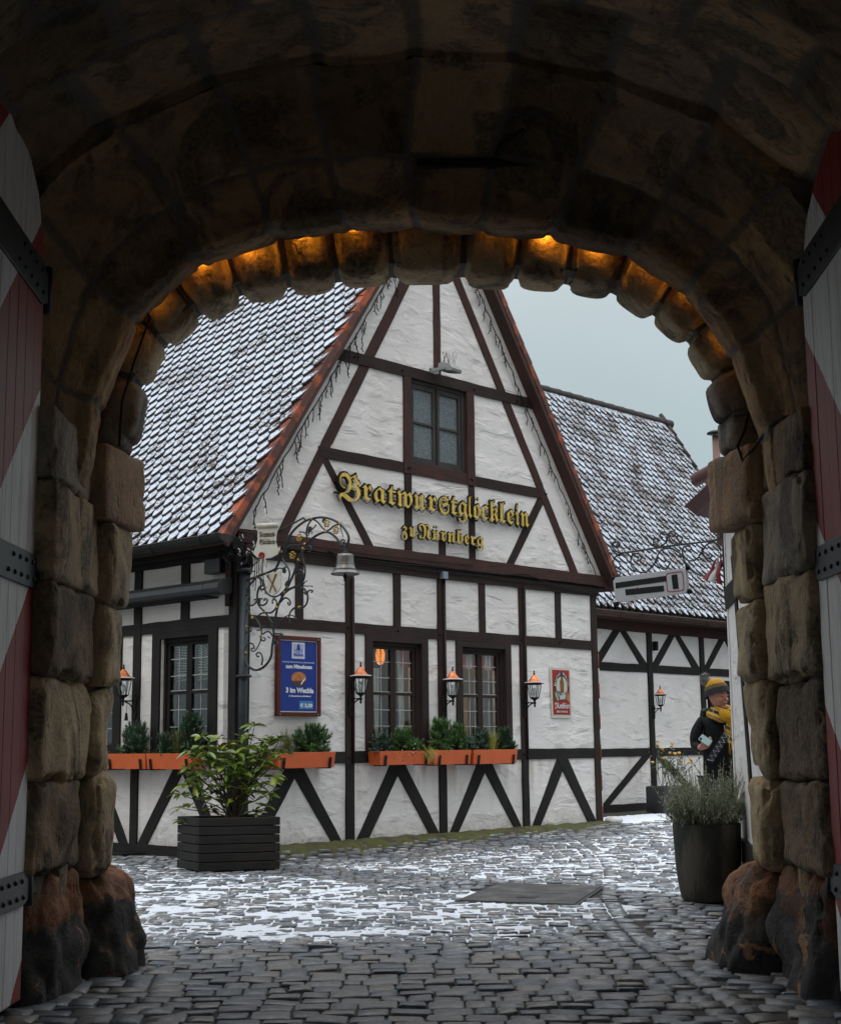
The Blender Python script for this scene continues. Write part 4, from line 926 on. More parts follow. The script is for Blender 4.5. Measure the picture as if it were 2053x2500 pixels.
# upper gable window, patterned glass
mb = MB()
for (a, b_, c, d) in ((2.815, 2.87, 3.56, 4.673), (3.84, 3.895, 3.56, 4.673), (2.87, 3.84, 4.63, 4.673), (2.87, 3.84, 3.56, 3.60)): mb.prism([(a, c), (b_, c), (b_, d), (a, d)], -.12, -.02, G, att=[(a * 9, i, 0) for i in range(8)])
w5 = mb.build('window', M['sashgray'], house)
for a, b_ in ((2.87, 3.345), (3.365, 3.84)):
    mb = MB(); r = .055
    for (x0, x1, z0, z1) in ((a, a + r, 3.60, 4.63), (b_ - r, b_, 3.60, 4.63), (a + r, b_ - r, 4.565, 4.63), (a + r, b_ - r, 3.60, 3.665), (a + r, b_ - r, 4.10, 4.13)): mb.prism([(x0, z0), (x1, z0), (x1, z1), (x0, z1)], -.085, -.035, G, att=[(x0 * 9, i, 0) for i in range(8)])
    mb.build('sash', M['sashgray'], w5, bevel=.003)
    mb = MB(); mb.prism([(a + r, 3.66), (b_ - r, 3.66), (b_ - r, 4.57), (a + r, 4.57)], -.065, -.060, G); mb.build('pane', M['frost'], w5)
mb = MB(); mb.prism([(3.345, 3.6), (3.365, 3.6), (3.365, 4.63), (3.345, 4.63)], -.09, -.02, G); mb.build('astragal', M['winwood'], w5)
mb = MB(); mb.prism([(2.8, 3.52), (3.93, 3.52), (3.93, 4.69), (2.8, 4.69)], -.40, -.21, G); mb.build('room', M['darkroom'], w5)
# --- roofs of beaver-tail tiles
def tiled(name, P0, u, v, ulen, vlen, mats, par, wt=.182, ex=.155, seed=1, miss=None, lift=.055):
    """P0 = eave corner, u along eave, v up the slope (unit vectors)"""
    rr = random.Random(seed); nrm = u.cross(v).normalized()
    if nrm.z < 0: nrm = -nrm
    nu = int(ulen / wt) + 1; nv = int(vlen / ex); vs = []; fs = []; mi = []
    r_ = ex * .84
    prof = [(-.5, r_), (-.36, r_ * .62), (-.2, r_ * .2), (0, 0), (.2, r_ * .2), (.36, r_ * .62), (.5, r_)]
    for j in range(nv):
        sft = .5 if j % 2 else 0.0
        for i in range(nu + 1):
            uc = (i + sft) * wt
            if uc - wt / 2 < -.03 or uc + wt / 2 > ulen + .05: continue
            v0 = j * ex + rr.gauss(0, .005); hw = wt * .49; lf = lift + rr.gauss(0, .003); tl = ex * 1.9; th = .036
            sk = rr.gauss(0, .006); b = len(vs)
            def tp(a, c, dn): return P0 + u * (uc + a * 2 * hw + sk * c / tl) + v * (v0 + c) + nrm * (lf * (1 - c / tl) + dn)
            for (a, c) in prof: vs.append(tp(a * .92, c + .020, th))                # 0-6 snowy top edge
            for a in (.47, -.47): vs.append(P0 + u * (uc + a * 2 * hw) + v * (v0 + tl) + nrm * (th - .004))   # 7,8
            for (a, c) in prof: vs.append(tp(a, c, th - .008))                       # 9-15 clay edge
            for (a, c) in prof: vs.append(tp(a, c, -.006))                           # 16-22 lower edge
            for a in (.5, -.5): vs.append(P0 + u * (uc + a * 2 * hw) + v * (v0 + tl) + nrm * (th - .014))     # 23,24
            fs.append(tuple(b + k for k in range(9))); mi.append(0)
            for k in range(6): fs.append((b + k, b + 9 + k, b + 10 + k, b + k + 1)); mi.append(1); fs.append((b + 9 + k, b + 16 + k, b + 17 + k, b + 10 + k)); mi.append(1)
            fs.append((b + 6, b + 15, b + 23, b + 7)); mi.append(1); fs.append((b + 8, b + 24, b + 9, b)); mi.append(1)
            fs.append((b + 15, b + 22, b + 23)); mi.append(1); fs.append((b + 9, b + 24, b + 16)); mi.append(1)
    mb = MB(); mb.v = [tuple(x) for x in vs]; mb.f = fs; mb.mi = mi; mb.sm = [False] * len(fs); mb.att = [(0, 0, 0)] * len(vs)
    return mb.build(name, mats, par, noatt=True)
th = math.atan(1.475); VL = GA * math.cos(th) + ZV * math.sin(th); VR = -GA * math.cos(th) + ZV * math.sin(th)
SL = 3.75 / math.cos(th)
nL_ = LA.cross(VL); nL_ = nL_ if nL_.z > 0 else -nL_; nR_ = LA.cross(VR); nR_ = nR_ if nR_.z > 0 else -nR_
OH = .20
EL = G(-.40, 2.27, OH) - nL_ * .035; ER = G(7.10, 2.27, OH) - nR_ * .035
roofl = tiled('roof', EL, LA, VL, 8.4, SL, [M['snowtile'], M['tile']], house, seed=3)
roofr = tiled('roof', ER, LA, VR, 8.4, SL, [M['snowtile'], M['tile']], house, seed=4)
def slab(E0, V, N, name, off0, off1, par, m, u0=0.0, u1=8.4, v1=None):
    mb = MB(); q = [E0 + LA * u0, E0 + LA * u1, E0 + LA * u1 + V * (v1 or SL), E0 + LA * u0 + V * (v1 or SL)]
    vs = [p - N * off0 for p in q] + [p - N * off1 for p in q]
    mb.add(vs, [(0, 1, 2, 3), (7, 6, 5, 4), (0, 4, 5, 1), (1, 5, 6, 2), (2, 6, 7, 3), (3, 7, 4, 0)]); return mb.build(name, m, par)
for E_, V_, N_ in ((EL, VL, nL_), (ER, VR, nR_)): slab(E_, V_, N_, 'roof_boarding', .012, .085, house, M['verge'], u0=.03)
# barge boards and verge tiles along the gable edge
for E_, V_, N_, c in ((EL, VL, nL_, 0), (ER, VR, nR_, 1)):
    mb = MB(); n = 22
    q = [E_ + LA * .0 - N_ * .01 + V_ * -.02, E_ + LA * .035 - N_ * .01 + V_ * -.02]
    vs = [q[0], q[1], q[1] - N_ * .10, q[0] - N_ * .10]; vs += [p + V_ * (SL + .0) for p in vs]
    mb.add(vs, [(0, 1, 2, 3), (7, 6, 5, 4), (0, 4, 5, 1), (1, 5, 6, 2), (2, 6, 7, 3), (3, 7, 4, 0)], att=[(0, i * .1, 0) for i in range(4)] + [(6, i * .1, 0) for i in range(4)]); mb.build('barge_board', M['verge'], house)
    mb = MB(); vv = 0.0; rr = random.Random(5 + c)
    while vv < SL:
        l_ = .30; w_ = .095 + rr.uniform(-.006, .006); lf = rr.uniform(0, .006)
        o_ = E_ + V_ * vv - LA * (.012 + rr.uniform(0, .006)); 
        vs = [o_ + N_ * (.040 + lf), o_ + LA * w_ + N_ * (.055 + lf), o_ + LA * w_ + V_ * (l_ + .04) + N_ * .045, o_ + V_ * (l_ + .04) + N_ * .030]
        vs += [o_ - N_ * (.06 if c == 0 else .045), o_ + LA * .02 - N_ * .06, o_ + LA * .02 + V_ * (l_ + .04) - N_ * .05, o_ + V_ * (l_ + .04) - N_ * .05]
        mb.add(vs, [(0, 1, 2, 3), (0, 3, 7, 4), (0, 4, 5, 1), (3, 2, 6, 7), (4, 7, 6, 5), (1, 5, 6, 2)]); vv += l_
    mb.build('verge_tiles', M['redtile'] , house)
# ridge tiles
mb = MB(); pk = G(3.35, 7.80, OH)
for i in range(26):
    a = pk + LA * (i * .33); lift_ = .02 * (i % 2)
    pts = [a, a + LA * .36]
    for k in range(1): mb.tube([p + ZV * (-.03 + lift_ * 0) for p in pts], [.115, .10], 10)
mb.build('ridge_tiles', M['redtile'], house)
# soffit boards under the eaves of the left wall + gutter
mb = MB(); mb.prism([(-.02 - .15, 2.22), (8, 2.22), (8, 2.30), (-.17, 2.30)], 0.05, .34, L); mb.prism([(-.17, 2.16), (8, 2.16), (8, 2.22), (-.17, 2.22)], 0.05, .2, L); mb.build('eave_board', D, house)
def gutter(fr, t0, t1, h, o, r, m, par, ring=.9):
    mb = MB(); n = 12; vs = []
    for t in (t0, t1):
        for k in range(n + 1):
            a = math.pi * k / n; vs.append(fr(t, h - r * math.sin(a), o + r * math.cos(a)))
        for k in range(n, -1, -1):
            a = math.pi * k / n; vs.append(fr(t, h - (r - .008) * math.sin(a), o + (r - .008) * math.cos(a)))
    q = 2 * (n + 1); mb.add(vs, [(k, (k + 1) % q, q + (k + 1) % q, q + k) for k in range(q)], sm=True)
    cap = [fr(t0, h - r * math.sin(math.pi * k / n), o + r * math.cos(math.pi * k / n)) for k in range(n + 1)]; mb.add(cap, [tuple(range(n + 1))])
    mb.tube([fr(t0, h, o + r), fr(t1, h, o + r)], .011, 6); g_ = mb.build('gutter', m, par)
    mb = MB(); t = t0 + .35
    while t < t1:
        mb.tube([fr(t, h - (r + .004) * math.sin(math.pi * k / n), o + (r + .004) * math.cos(math.pi * k / n)) for k in range(n + 1)], .009, 5); t += ring
    mb.build('gutter_bracket', m, g_)
gutter(L, -.33, 8.0, 2.285, .45, .085, M['gutter'], house)
# purlin end at the eave corner, square vent box and conduit on the left wall
mb = MB(); mb.prism([(.165, 1.935), (.44, 1.935), (.44, 2.10), (.165, 2.10)], .02, .12, L); vb_ = mb.build('vent_box', M['gutter'], house, bevel=.004)
mb = MB()
for k in (.02, .045, .07): mb.prism([(.165 + k + .04, 1.935 + k), (.44 - k - .04, 1.935 + k), (.44 - k - .04, 1.94 + k), (.205 + k, 1.94 + k)], .12, .127, L); mb.prism([(.205 + k, 2.10 - k), (.40 - k, 2.10 - k), (.40 - k, 2.095 - k), (.205 + k, 2.095 - k)], .12, .127, L)
mb.build('vent_slat', M['gray'], vb_)
mb = MB(); mb.tube([L(.06, 2.1, .08), L(.06, 1.55, .08)], .035, 8); mb.tube([G(.10, 2.25, .06), G(.10, 2.0, .06)], .06, 8); mb.build('downpipe', M['tmix'], house)
# thin downpipes/conduits fixed to the gable posts
for c, h1 in ((1.755, 2.0), (3.385, 2.16), (5.01, 2.13)):
    mb = MB(); mb.tube([G(c, -.2, .045), G(c, h1, .045)], .017, 8); mb.build('conduit', M['tmix'], house)
mb = MB(); mb.prism([(3.31, 2.11), (3.40, 2.11), (3.40, 2.20), (3.31, 2.20)], .036, .10, G); mb.build('junction_box', flat('zinc', (.22, .27, .33), .4, .4), house)
# awning cassette on the left wall
aw = thing('awning_cassette', 'closed dark gray awning cassette with rounded front on the left wall', 'awning', tuple(L(1.2, 1.75, .05)))
mb = MB(); prof = [(.04, 1.69), (.19, 1.675), (.245, 1.70), (.26, 1.745), (.25, 1.80), (.21, 1.84), (.10, 1.865), (.04, 1.865)]
for a, b_ in ((.30, 3.4),): mb.prism(prof, a, b_, lambda o_, h_, t_: L(t_, h_, o_))
mb.build('cassette', M['gray'], aw, bevel=.006)
mb = MB(); mb.prism(prof, .02, .29, lambda o_, h_, t_: L(t_, (h_ - 1.77) * 1.02 + 1.77, o_ + .006)); mb.build('end_cap', M['gray'], aw, bevel=.008)
mb = MB(); mb.prism([(.02, 1.66), (.2, 1.66), (.2, 1.674), (.02, 1.674)], .3, 3.4, lambda o_, h_, t_: L(t_, h_, o_)); mb.build('front_rail', M['black'], aw)
# --- cables along the eave beam
cab('cable', [G(0.2, 2.26, .10), G(1.0, 2.235, .10), (G(2.2, 2.225, .09)), G(3.3, 2.245, .09), G(4.5, 2.25, .09), G(5.0, 2.30, .09), G(5.6, 2.20, .09), G(6.6, 2.16, .09), G(6.9, 2.22, .09)], .007, 'thin dark cable sagging along the gable sill beam')
cab('cable', [G(1.3, 2.28, .09), G(1.7, 2.20, .06), G(2.4, 2.19, .06), G(3.1, 2.18, .06), G(3.9, 2.20, .06), G(4.6, 2.185, .06), G(5.4, 2.19, .06), G(6.2, 2.15, .06), G(6.7, 2.14, .06)], .008, 'lower dark cable stapled along the wall plate of the gable')
cab('cable', [G(.2, 2.31, .10), G(.8, 2.32, .09), G(1.9, 2.30, .09), G(3.2, 2.315, .09), G(3.9, 2.325, .09)], .005, 'pale thin cable highest on the gable sill beam')
# --- floodlight with bird spikes
fl = thing('floodlight', 'small gray floodlight with bird spikes above the upper gable window', 'floodlight', tuple(G(3.36, 4.88, .03)))
def FL(a, b_, c): return G(3.30, 4.83, 0) + Vector((0.80, -0.60, 0)) * a + Vector((.60, .80, 0)) * b_ + ZV * c
mb = MB(); mb.prism([(.12, 0), (.34, -.045), (.36, -.005), (.32, .05), (.20, .10), (.13, .09)], -.10, .12, lambda a, c, b_: FL(a, b_, c)); h_ = mb.build('housing', flat('gray_cast', (.33, .34, .34), .45, .3), fl, bevel=.008)
mb = MB(); mb.prism([(.13, -.008), (.345, -.053), (.35, -.044), (.135, 0)], -.085, .105, lambda a, c, b_: FL(a, b_, c)); mb.build('lens', M['glass_dark'], h_)
mb = MB(); mb.prism([(.0, -.02), (.25, -.01), (.25, .02), (.0, .03)], -.12, -.105, lambda a, c, b_: FL(a, b_, c)); mb.prism([(.0, -.03), (.03, -.03), (.03, .04), (0, .04)], -.12, .05, lambda a, c, b_: FL(a, b_, c)); mb.build('bracket', flat('gray_cast2', (.30, .31, .31), .45, .3), fl)
mb = MB()
for i in range(16):
    a, b_ = random.uniform(.12, .30), random.uniform(-.08, .1); mb.tube([FL(a, b_, .07), FL(a + random.uniform(-.08, .1), b_ + random.uniform(-.08, .08), .07 + random.uniform(.12, .19))], .0022, 4)
mb.build('bird_spikes', M['gray'], fl)

# ------------------------------------------------------------------ gilded blackletter lettering on the gable
def fr_(s, bold=True):
    o_ = ''
    for ch in s:
        if 'a' <= ch <= 'z': o_ += chr((0x1D586 if bold else 0x1D51E) + ord(ch) - 97)
        elif 'A' <= ch <= 'Z':
            base = {'C': 0x212D, 'H': 0x210C, 'I': 0x2111, 'R': 0x211C, 'Z': 0x2128}
            o_ += chr(0x1D56C + ord(ch) - 65) if bold else chr(base.get(ch, 0x1D504 + ord(ch) - 65))
        else: o_ += ch
    return o_
def textmesh(s, bold_off=0.0, ext=0.0, bev=0.0, res=3, flatten=False):
    c = bpy.data.curves.new('t', 'FONT'); c.body = s; c.offset = bold_off; c.extrude = ext; c.bevel_depth = bev; c.resolution_u = res; c.bevel_resolution = 0
    o_ = bpy.data.objects.new('t', c); COL.objects.link(o_); dg = bpy.context.evaluated_depsgraph_get(); dg.update()
    me_ = bpy.data.meshes.new_from_object(o_.evaluated_get(dg)); bpy.data.objects.remove(o_); bpy.data.curves.remove(c)
    v = np.empty(len(me_.vertices) * 3); me_.vertices.foreach_get('co', v); v = v.reshape(-1, 3); f = [tuple(p.vertices) for p in me_.polygons]
    bpy.data.meshes.remove(me_); return v, f
def text_on(fr, s, x0, x1, base, hgt, m, par, depth0, depth1, name='lettering', bo=0.0, center=False, keep=None, shear=0, caps=None):
    """fits text between x0..x1 with cap height hgt; real raised letters"""
    v, f = textmesh(s, bo, .5)
    w = v[:, 0].max() - v[:, 0].min(); ref = textmesh(caps, bo, 0)[0] if caps else v
    H = ref[:, 1].max() - (ref[:, 1].min() if caps is None else 0)
    a = (v[:, 0] - v[:, 0].min()) / w * (x1 - x0) + x0
    bb = v[:, 1] / H * hgt + base
    dd = depth0 + (v[:, 2] - v[:, 2].min()) / max(1e-6, (v[:, 2].max() - v[:, 2].min())) * (depth1 - depth0)
    mb = MB(); mb.add([fr(float(x), float(y), float(z)) for x, y, z in zip(a, bb, dd)], f); return mb.build(name, m, par, noatt=True)
def sign_letters(root, word, xs, base, cap, outline=.022, d0=.055, d1=.085):
    zr = textmesh(fr_('x'), 0, 0)[0]; XH = zr[:, 1].max()
    ch_ = textmesh(fr_('B'), 0, 0)[0]; CH = ch_[:, 1].max()
    for k, c in enumerate(word):
        x0, x1 = xs[k], xs[k + 1] - .012
        base_c = {'ö': 'o', 'ü': 'u'}.get(c, c)
        hs = cap / CH
        v, f = textmesh(fr_(base_c), -.008, .5); vb2, fb2 = textmesh(fr_(base_c), .042, .5)
        wv = v[:, 0].max() - v[:, 0].min(); x0v = v[:, 0].min(); sc1 = (x1 - x0 - .02) / wv; sc1 = min(sc1, hs * 1.25)
        cx = (x0 + x1) / 2; mid = x0v + wv / 2
        base_, hs_ = (base, hs)
        if c == 'B': hs = .345 / CH; base = base - .035
        if c == 'S': hs = .235 / CH; base = base - .005
        for (vv, ff, da, db, mm, nm) in ((v, f, d1 - .012, d1, 'goldleaf', 'letter'), (vb2, fb2, d0, d1 - .012, 'black', 'letter_back')):
            dd = da + (vv[:, 2] - vv[:, 2].min()) / (vv[:, 2].max() - vv[:, 2].min()) * (db - da)
            mb = MB(); mb.add([G(float(cx + (x - mid) * sc1), float(base + y * hs), float(z)) for x, y, z in zip(vv[:, 0], vv[:, 1], dd)], ff)
            if c in 'öü':
                for e_ in (-.3, .3):
                    px_ = cx + e_ * wv * sc1 * .62; r_ = (.0135 if nm == 'letter' else .020) * cap / .27; pz_ = base + XH * hs * 1.32
                    mb.prism([(px_ - r_, pz_), (px_, pz_ - r_ * 1.2), (px_ + r_, pz_), (px_, pz_ + r_ * 1.2)], da, db, G)
            if nm == 'letter': Lr = mb.build('letter', M[mm], root, noatt=True)
            else: mb.build('letter_back', M[mm], root, noatt=True)
        base, hs = base_, hs_
sg = thing('gilded_sign', 'two lines of gilded blackletter lettering mounted across the gable', 'sign', tuple(G(3.3, 2.9, .03)))
sign_letters(sg, 'BratwurStglöcklein', [1.489, 1.866, 2.077, 2.314, 2.49, 2.789, 3.027, 3.26, 3.484, 3.631, 3.833, 3.930, 4.105, 4.268, 4.472, 4.626, 4.796, 4.914, 5.12], 2.955, .30)
sign_letters(sg, 'zu', [2.561, 2.70, 2.845], 2.592, .19); sign_letters(sg, 'Nürnberg', [2.874, 3.125, 3.288, 3.417, 3.595, 3.752, 3.861, 3.996, 4.15], 2.592, .19)
mb = MB()
for s0, s1, h_ in ((1.55, 5.08, 3.06), (1.60, 5.08, 2.99), (2.6, 4.1, 2.66)): mb.tube([G(s0, h_, .048), G(s1, h_, .048)], .004, 5)
mb.build('mounting_rail', M['black'], sg)
for s_, h_ in ((1.43, 3.14), (1.45, 3.0), (3.95, 3.04), (3.95, 2.93), (5.06, 3.1), (5.06, 2.98)): mb = MB(); mb.prism([(s_, h_), (s_ + .11, h_), (s_ + .11, h_ + .018), (s_, h_ + .018)], .02, .05, G); mb.build('mounting_bracket', M['tmix'], sg)
DATA = json.loads('''{"br":[[0.0046,[[0.15,1.824],[0.317,1.849],[0.623,1.896],[0.669,1.931],[0.737,2.04],[0.783,2.113],[0.839,2.207],[0.93,2.305],[1.088,2.376],[1.221,2.399],[1.397,2.394],[1.549,2.35],[1.667,2.285],[1.752,2.201],[1.793,2.13],[1.772,2.065],[1.73,2.033]]],[0.0046,[[1.688,2.052],[1.645,2.101],[1.592,2.158],[1.506,2.213],[1.43,2.232],[1.321,2.217],[1.211,2.176],[1.122,2.124],[1.078,2.076],[1.033,1.996],[0.989,1.924],[0.944,1.837],[0.888,1.758],[0.843,1.693],[0.775,1.622],[0.718,1.55],[0.679,1.492],[0.651,1.387],[0.606,1.267],[0.63,1.197],[0.596,1.085],[0.591,0.978],[0.54,0.905],[0.448,0.848],[0.354,0.825],[0.271,0.84],[0.187,0.883],[0.15,0.954],[0.144,0.993]]],[0.0035,[[1.156,2.136],[1.144,2.198],[1.133,2.26],[1.155,2.334],[1.21,2.381]]],[0.0032,[[1.232,2.39],[1.299,2.356],[1.343,2.313],[1.387,2.271],[1.441,2.238],[1.495,2.251],[1.549,2.283],[1.646,2.294]]],[0.0028,[[1.155,2.25],[1.188,2.277],[1.244,2.29],[1.277,2.321]]],[0.0028,[[1.155,2.228],[1.11,2.263],[1.043,2.27]]],[0.0021,[[1.667,2.277],[1.683,2.216],[1.709,2.154]]],[0.0021,[[1.155,2.22],[1.188,2.27],[1.222,2.258],[1.216,2.236]]],[0.0032,[[1.741,2.047],[1.688,2.074],[1.667,2.106],[1.698,2.125],[1.73,2.107],[1.714,2.09]]],[0.0039,[[0.306,1.839],[0.222,1.791],[0.169,1.732],[0.152,1.655],[0.165,1.576],[0.214,1.541],[0.274,1.544],[0.321,1.58]]],[0.0032,[[0.152,1.655],[0.182,1.661],[0.212,1.658],[0.236,1.633],[0.201,1.616]]],[0.0039,[[0.365,1.841],[0.436,1.812],[0.472,1.754],[0.485,1.691],[0.532,1.641],[0.602,1.609],[0.695,1.605],[0.764,1.638],[0.832,1.686]]],[0.0035,[[0.473,1.715],[0.426,1.696],[0.378,1.715],[0.384,1.746],[0.425,1.743]]],[0.0039,[[0.378,1.739],[0.343,1.679],[0.338,1.617],[0.345,1.562],[0.393,1.505],[0.476,1.448],[0.547,1.378],[0.594,1.321]]],[0.0035,[[0.338,1.586],[0.392,1.536],[0.451,1.524],[0.51,1.55],[0.515,1.588],[0.474,1.603],[0.463,1.585]]],[0.0035,[[0.488,1.444],[0.581,1.433],[0.639,1.464],[0.673,1.5],[0.672,1.553],[0.637,1.579],[0.597,1.571],[0.603,1.543]]],[0.0032,[[0.37,1.413],[0.417,1.441],[0.488,1.444]]],[0.0035,[[0.719,1.542],[0.775,1.584],[0.833,1.579],[0.884,1.538],[0.878,1.5],[0.844,1.502],[0.844,1.525]]],[0.0043,[[0.741,1.609],[0.877,1.675],[0.99,1.689],[1.08,1.67],[1.147,1.623],[1.169,1.554],[1.147,1.488],[1.092,1.454],[1.036,1.466]]],[0.0035,[[1.036,1.466],[0.946,1.465],[0.89,1.431],[0.862,1.38],[0.88,1.311]]],[0.0032,[[1.158,1.6],[1.18,1.628],[1.224,1.632],[1.251,1.622],[1.235,1.609]]],[0.0039,[[1.089,2.067],[1.089,1.991],[1.123,1.912],[1.135,1.828],[1.113,1.746],[1.068,1.697],[0.968,1.69]]],[0.0032,[[1.067,2.084],[1.122,2.102],[1.189,2.11],[1.222,2.084],[1.211,2.047],[1.178,2.043]]],[0.0032,[[0.795,2.065],[0.828,2.139],[0.92,2.145],[1.01,2.128],[1.066,2.13]]],[0.0039,[[0.772,2.075],[0.761,2.007],[0.818,1.948],[0.887,1.865],[0.877,1.782],[0.843,1.708]]],[0.0028,[[0.83,1.924],[0.784,1.897],[0.692,1.917],[0.635,1.88]]],[0.0032,[[1.046,1.714],[1.09,1.763],[1.101,1.815],[1.056,1.869],[0.989,1.863],[0.967,1.82],[1.001,1.801],[1.034,1.821]]],[0.0021,[[1.08,1.696],[1.124,1.73],[1.146,1.736]]],[0.0021,[[1.091,1.688],[1.146,1.679],[1.191,1.68],[1.224,1.669]]],[0.0032,[[0.159,1.613],[0.15,1.543],[0.181,1.476],[0.241,1.421],[0.31,1.397],[0.359,1.343],[0.398,1.29],[0.409,1.245],[0.404,1.182],[0.381,1.12],[0.324,1.053],[0.266,1.031],[0.231,1.052],[0.255,1.07]]],[0.0029,[[0.144,1.312],[0.164,1.259],[0.204,1.244],[0.253,1.26],[0.247,1.299],[0.203,1.308]]],[0.0029,[[0.314,1.06],[0.304,1.105],[0.254,1.13],[0.196,1.117],[0.157,1.068],[0.148,1.018]]],[0.0032,[[0.432,0.878],[0.451,0.94],[0.431,0.997],[0.382,1.022],[0.339,1.002],[0.354,0.97],[0.383,0.975]]],[0.0035,[[0.591,1.183],[0.543,1.236],[0.486,1.24],[0.438,1.218]]],[0.0029,[[0.409,1.175],[0.439,1.136],[0.487,1.145],[0.486,1.171],[0.458,1.172]]],[0.0026,[[0.685,1.303],[0.75,1.349],[0.816,1.382],[0.899,1.395],[0.964,1.365],[0.983,1.34]]],[0.0026,[[0.413,0.841],[0.404,0.829]]],[0.0023,[[0.452,0.865],[0.461,0.845]]],[0.0026,[[0.389,1.258],[0.35,1.261]]],[0.0035,[[0.408,1.27],[0.456,1.305],[0.475,1.297]]],[0.0029,[[0.619,1.263],[0.561,1.311]]],[0.0029,[[0.638,1.256],[0.694,1.302]]],[0.0035,[[0.639,1.206],[0.723,1.201]]],[0.0026,[[0.563,1.166],[0.534,1.18]]],[0.0032,[[0.338,1.602],[0.291,1.601]]],[0.0032,[[0.35,1.601],[0.409,1.604]]],[0.0028,[[0.437,1.749],[0.428,1.797]]],[0.0032,[[1.102,1.619],[1.124,1.598]]]],"go":[[1.221,2.395],[1.656,2.293],[1.441,2.231],[1.117,2.133],[1.089,2.09],[0.754,2.085],[1.017,1.975],[0.843,1.693],[0.798,1.643],[0.479,1.719],[0.323,1.853],[0.679,1.492],[0.626,1.595],[1.031,1.466],[0.488,1.444],[0.264,1.405],[0.153,1.318],[0.158,1.024],[0.409,1.194]],"fl":[[1.479,2.313],[1.619,2.226],[1.049,2.208],[0.943,2.028]],"sh":[[0.518,1.859],[0.547,1.866],[0.6,1.858],[0.681,1.86],[0.767,1.883],[0.769,1.699],[0.723,1.645],[0.649,1.62],[0.579,1.653],[0.545,1.717],[0.563,1.793],[0.532,1.834]],"kn":[[0.699,1.847],[0.59,1.652],[0.571,1.839],[0.706,1.658]],"tb":[[0.0041,[[0.009,1.761],[0.057,1.734],[0.201,1.731],[0.607,1.753],[0.998,1.762],[1.297,1.767],[1.408,1.775],[1.491,1.817],[1.517,1.865],[1.473,1.896],[1.403,1.878],[1.398,1.841],[1.44,1.842],[1.446,1.861]]],[0.0037,[[0.009,1.761],[0.065,1.809],[0.111,1.832],[0.13,1.809],[0.107,1.79]]],[0.0033,[[0.165,1.723],[0.239,1.699],[0.266,1.644],[0.233,1.598],[0.174,1.579],[0.142,1.604],[0.171,1.628]]],[0.0033,[[0.141,1.72],[0.072,1.695],[0.034,1.641]]],[0.0033,[[0.514,1.623],[0.529,1.684],[0.502,1.723],[0.445,1.728],[0.41,1.703],[0.423,1.679],[0.46,1.688]]],[0.0033,[[0.513,1.639],[0.466,1.596],[0.38,1.582],[0.317,1.608],[0.278,1.654],[0.264,1.685]]],[0.0033,[[0.774,1.747],[0.855,1.705],[0.885,1.64],[0.862,1.585],[0.786,1.547],[0.72,1.561],[0.699,1.601],[0.742,1.632],[0.782,1.619]]],[0.0037,[[0.775,1.739],[0.672,1.735],[0.585,1.69],[0.526,1.632],[0.48,1.568],[0.397,1.492],[0.291,1.439],[0.171,1.43],[0.087,1.45],[0.037,1.494],[0.023,1.533]]],[0.0033,[[1.215,1.739],[1.245,1.698],[1.248,1.645],[1.196,1.587],[1.103,1.555],[1.009,1.558],[0.926,1.61],[0.87,1.664]]],[0.0033,[[1.188,1.745],[1.12,1.737],[1.088,1.698],[1.11,1.661],[1.15,1.674]]],[0.0033,[[1.395,1.76],[1.48,1.752],[1.511,1.702],[1.485,1.654],[1.429,1.63],[1.393,1.662],[1.426,1.692]]],[0.0033,[[1.395,1.756],[1.326,1.73],[1.274,1.675]]],[0.0033,[[1.458,1.615],[1.403,1.591],[1.419,1.562],[1.461,1.571]]],[0.0033,[[0.839,1.764],[0.773,1.777],[0.726,1.81],[0.723,1.862],[0.766,1.893],[0.812,1.886],[0.82,1.857],[0.782,1.843]]],[0.0033,[[0.865,1.767],[0.916,1.8],[0.913,1.843],[0.867,1.854],[0.835,1.829],[0.862,1.81]]],[0.0033,[[0.62,1.758],[0.681,1.796],[0.71,1.851],[0.683,1.887],[0.632,1.88],[0.615,1.848],[0.647,1.835]]],[0.0033,[[0.594,1.755],[0.53,1.769],[0.522,1.81],[0.558,1.84],[0.597,1.824],[0.579,1.796]]],[0.0029,[[1.297,1.767],[1.408,1.775],[1.409,1.749]]]],"board":[[1.505,1.53],[1.483,1.544],[1.462,1.548],[0.519,1.534],[0.477,1.513],[0.469,1.332],[0.507,1.306],[1.431,1.313],[1.479,1.336]],"bars":[[[1.464,1.498],[0.75,1.489],[0.738,1.439],[1.464,1.444]],[[1.326,1.422],[0.781,1.405],[0.777,1.351],[1.317,1.365]],[[0.671,1.487],[0.595,1.488],[0.579,1.358],[0.655,1.358]]],"rr":[[0.743,1.508],[0.521,1.505],[0.509,1.336],[0.733,1.34]],"flag":[[0.037,1.584],[0.244,1.409],[0.198,1.384],[0.053,1.324],[0.023,1.338]]}''')
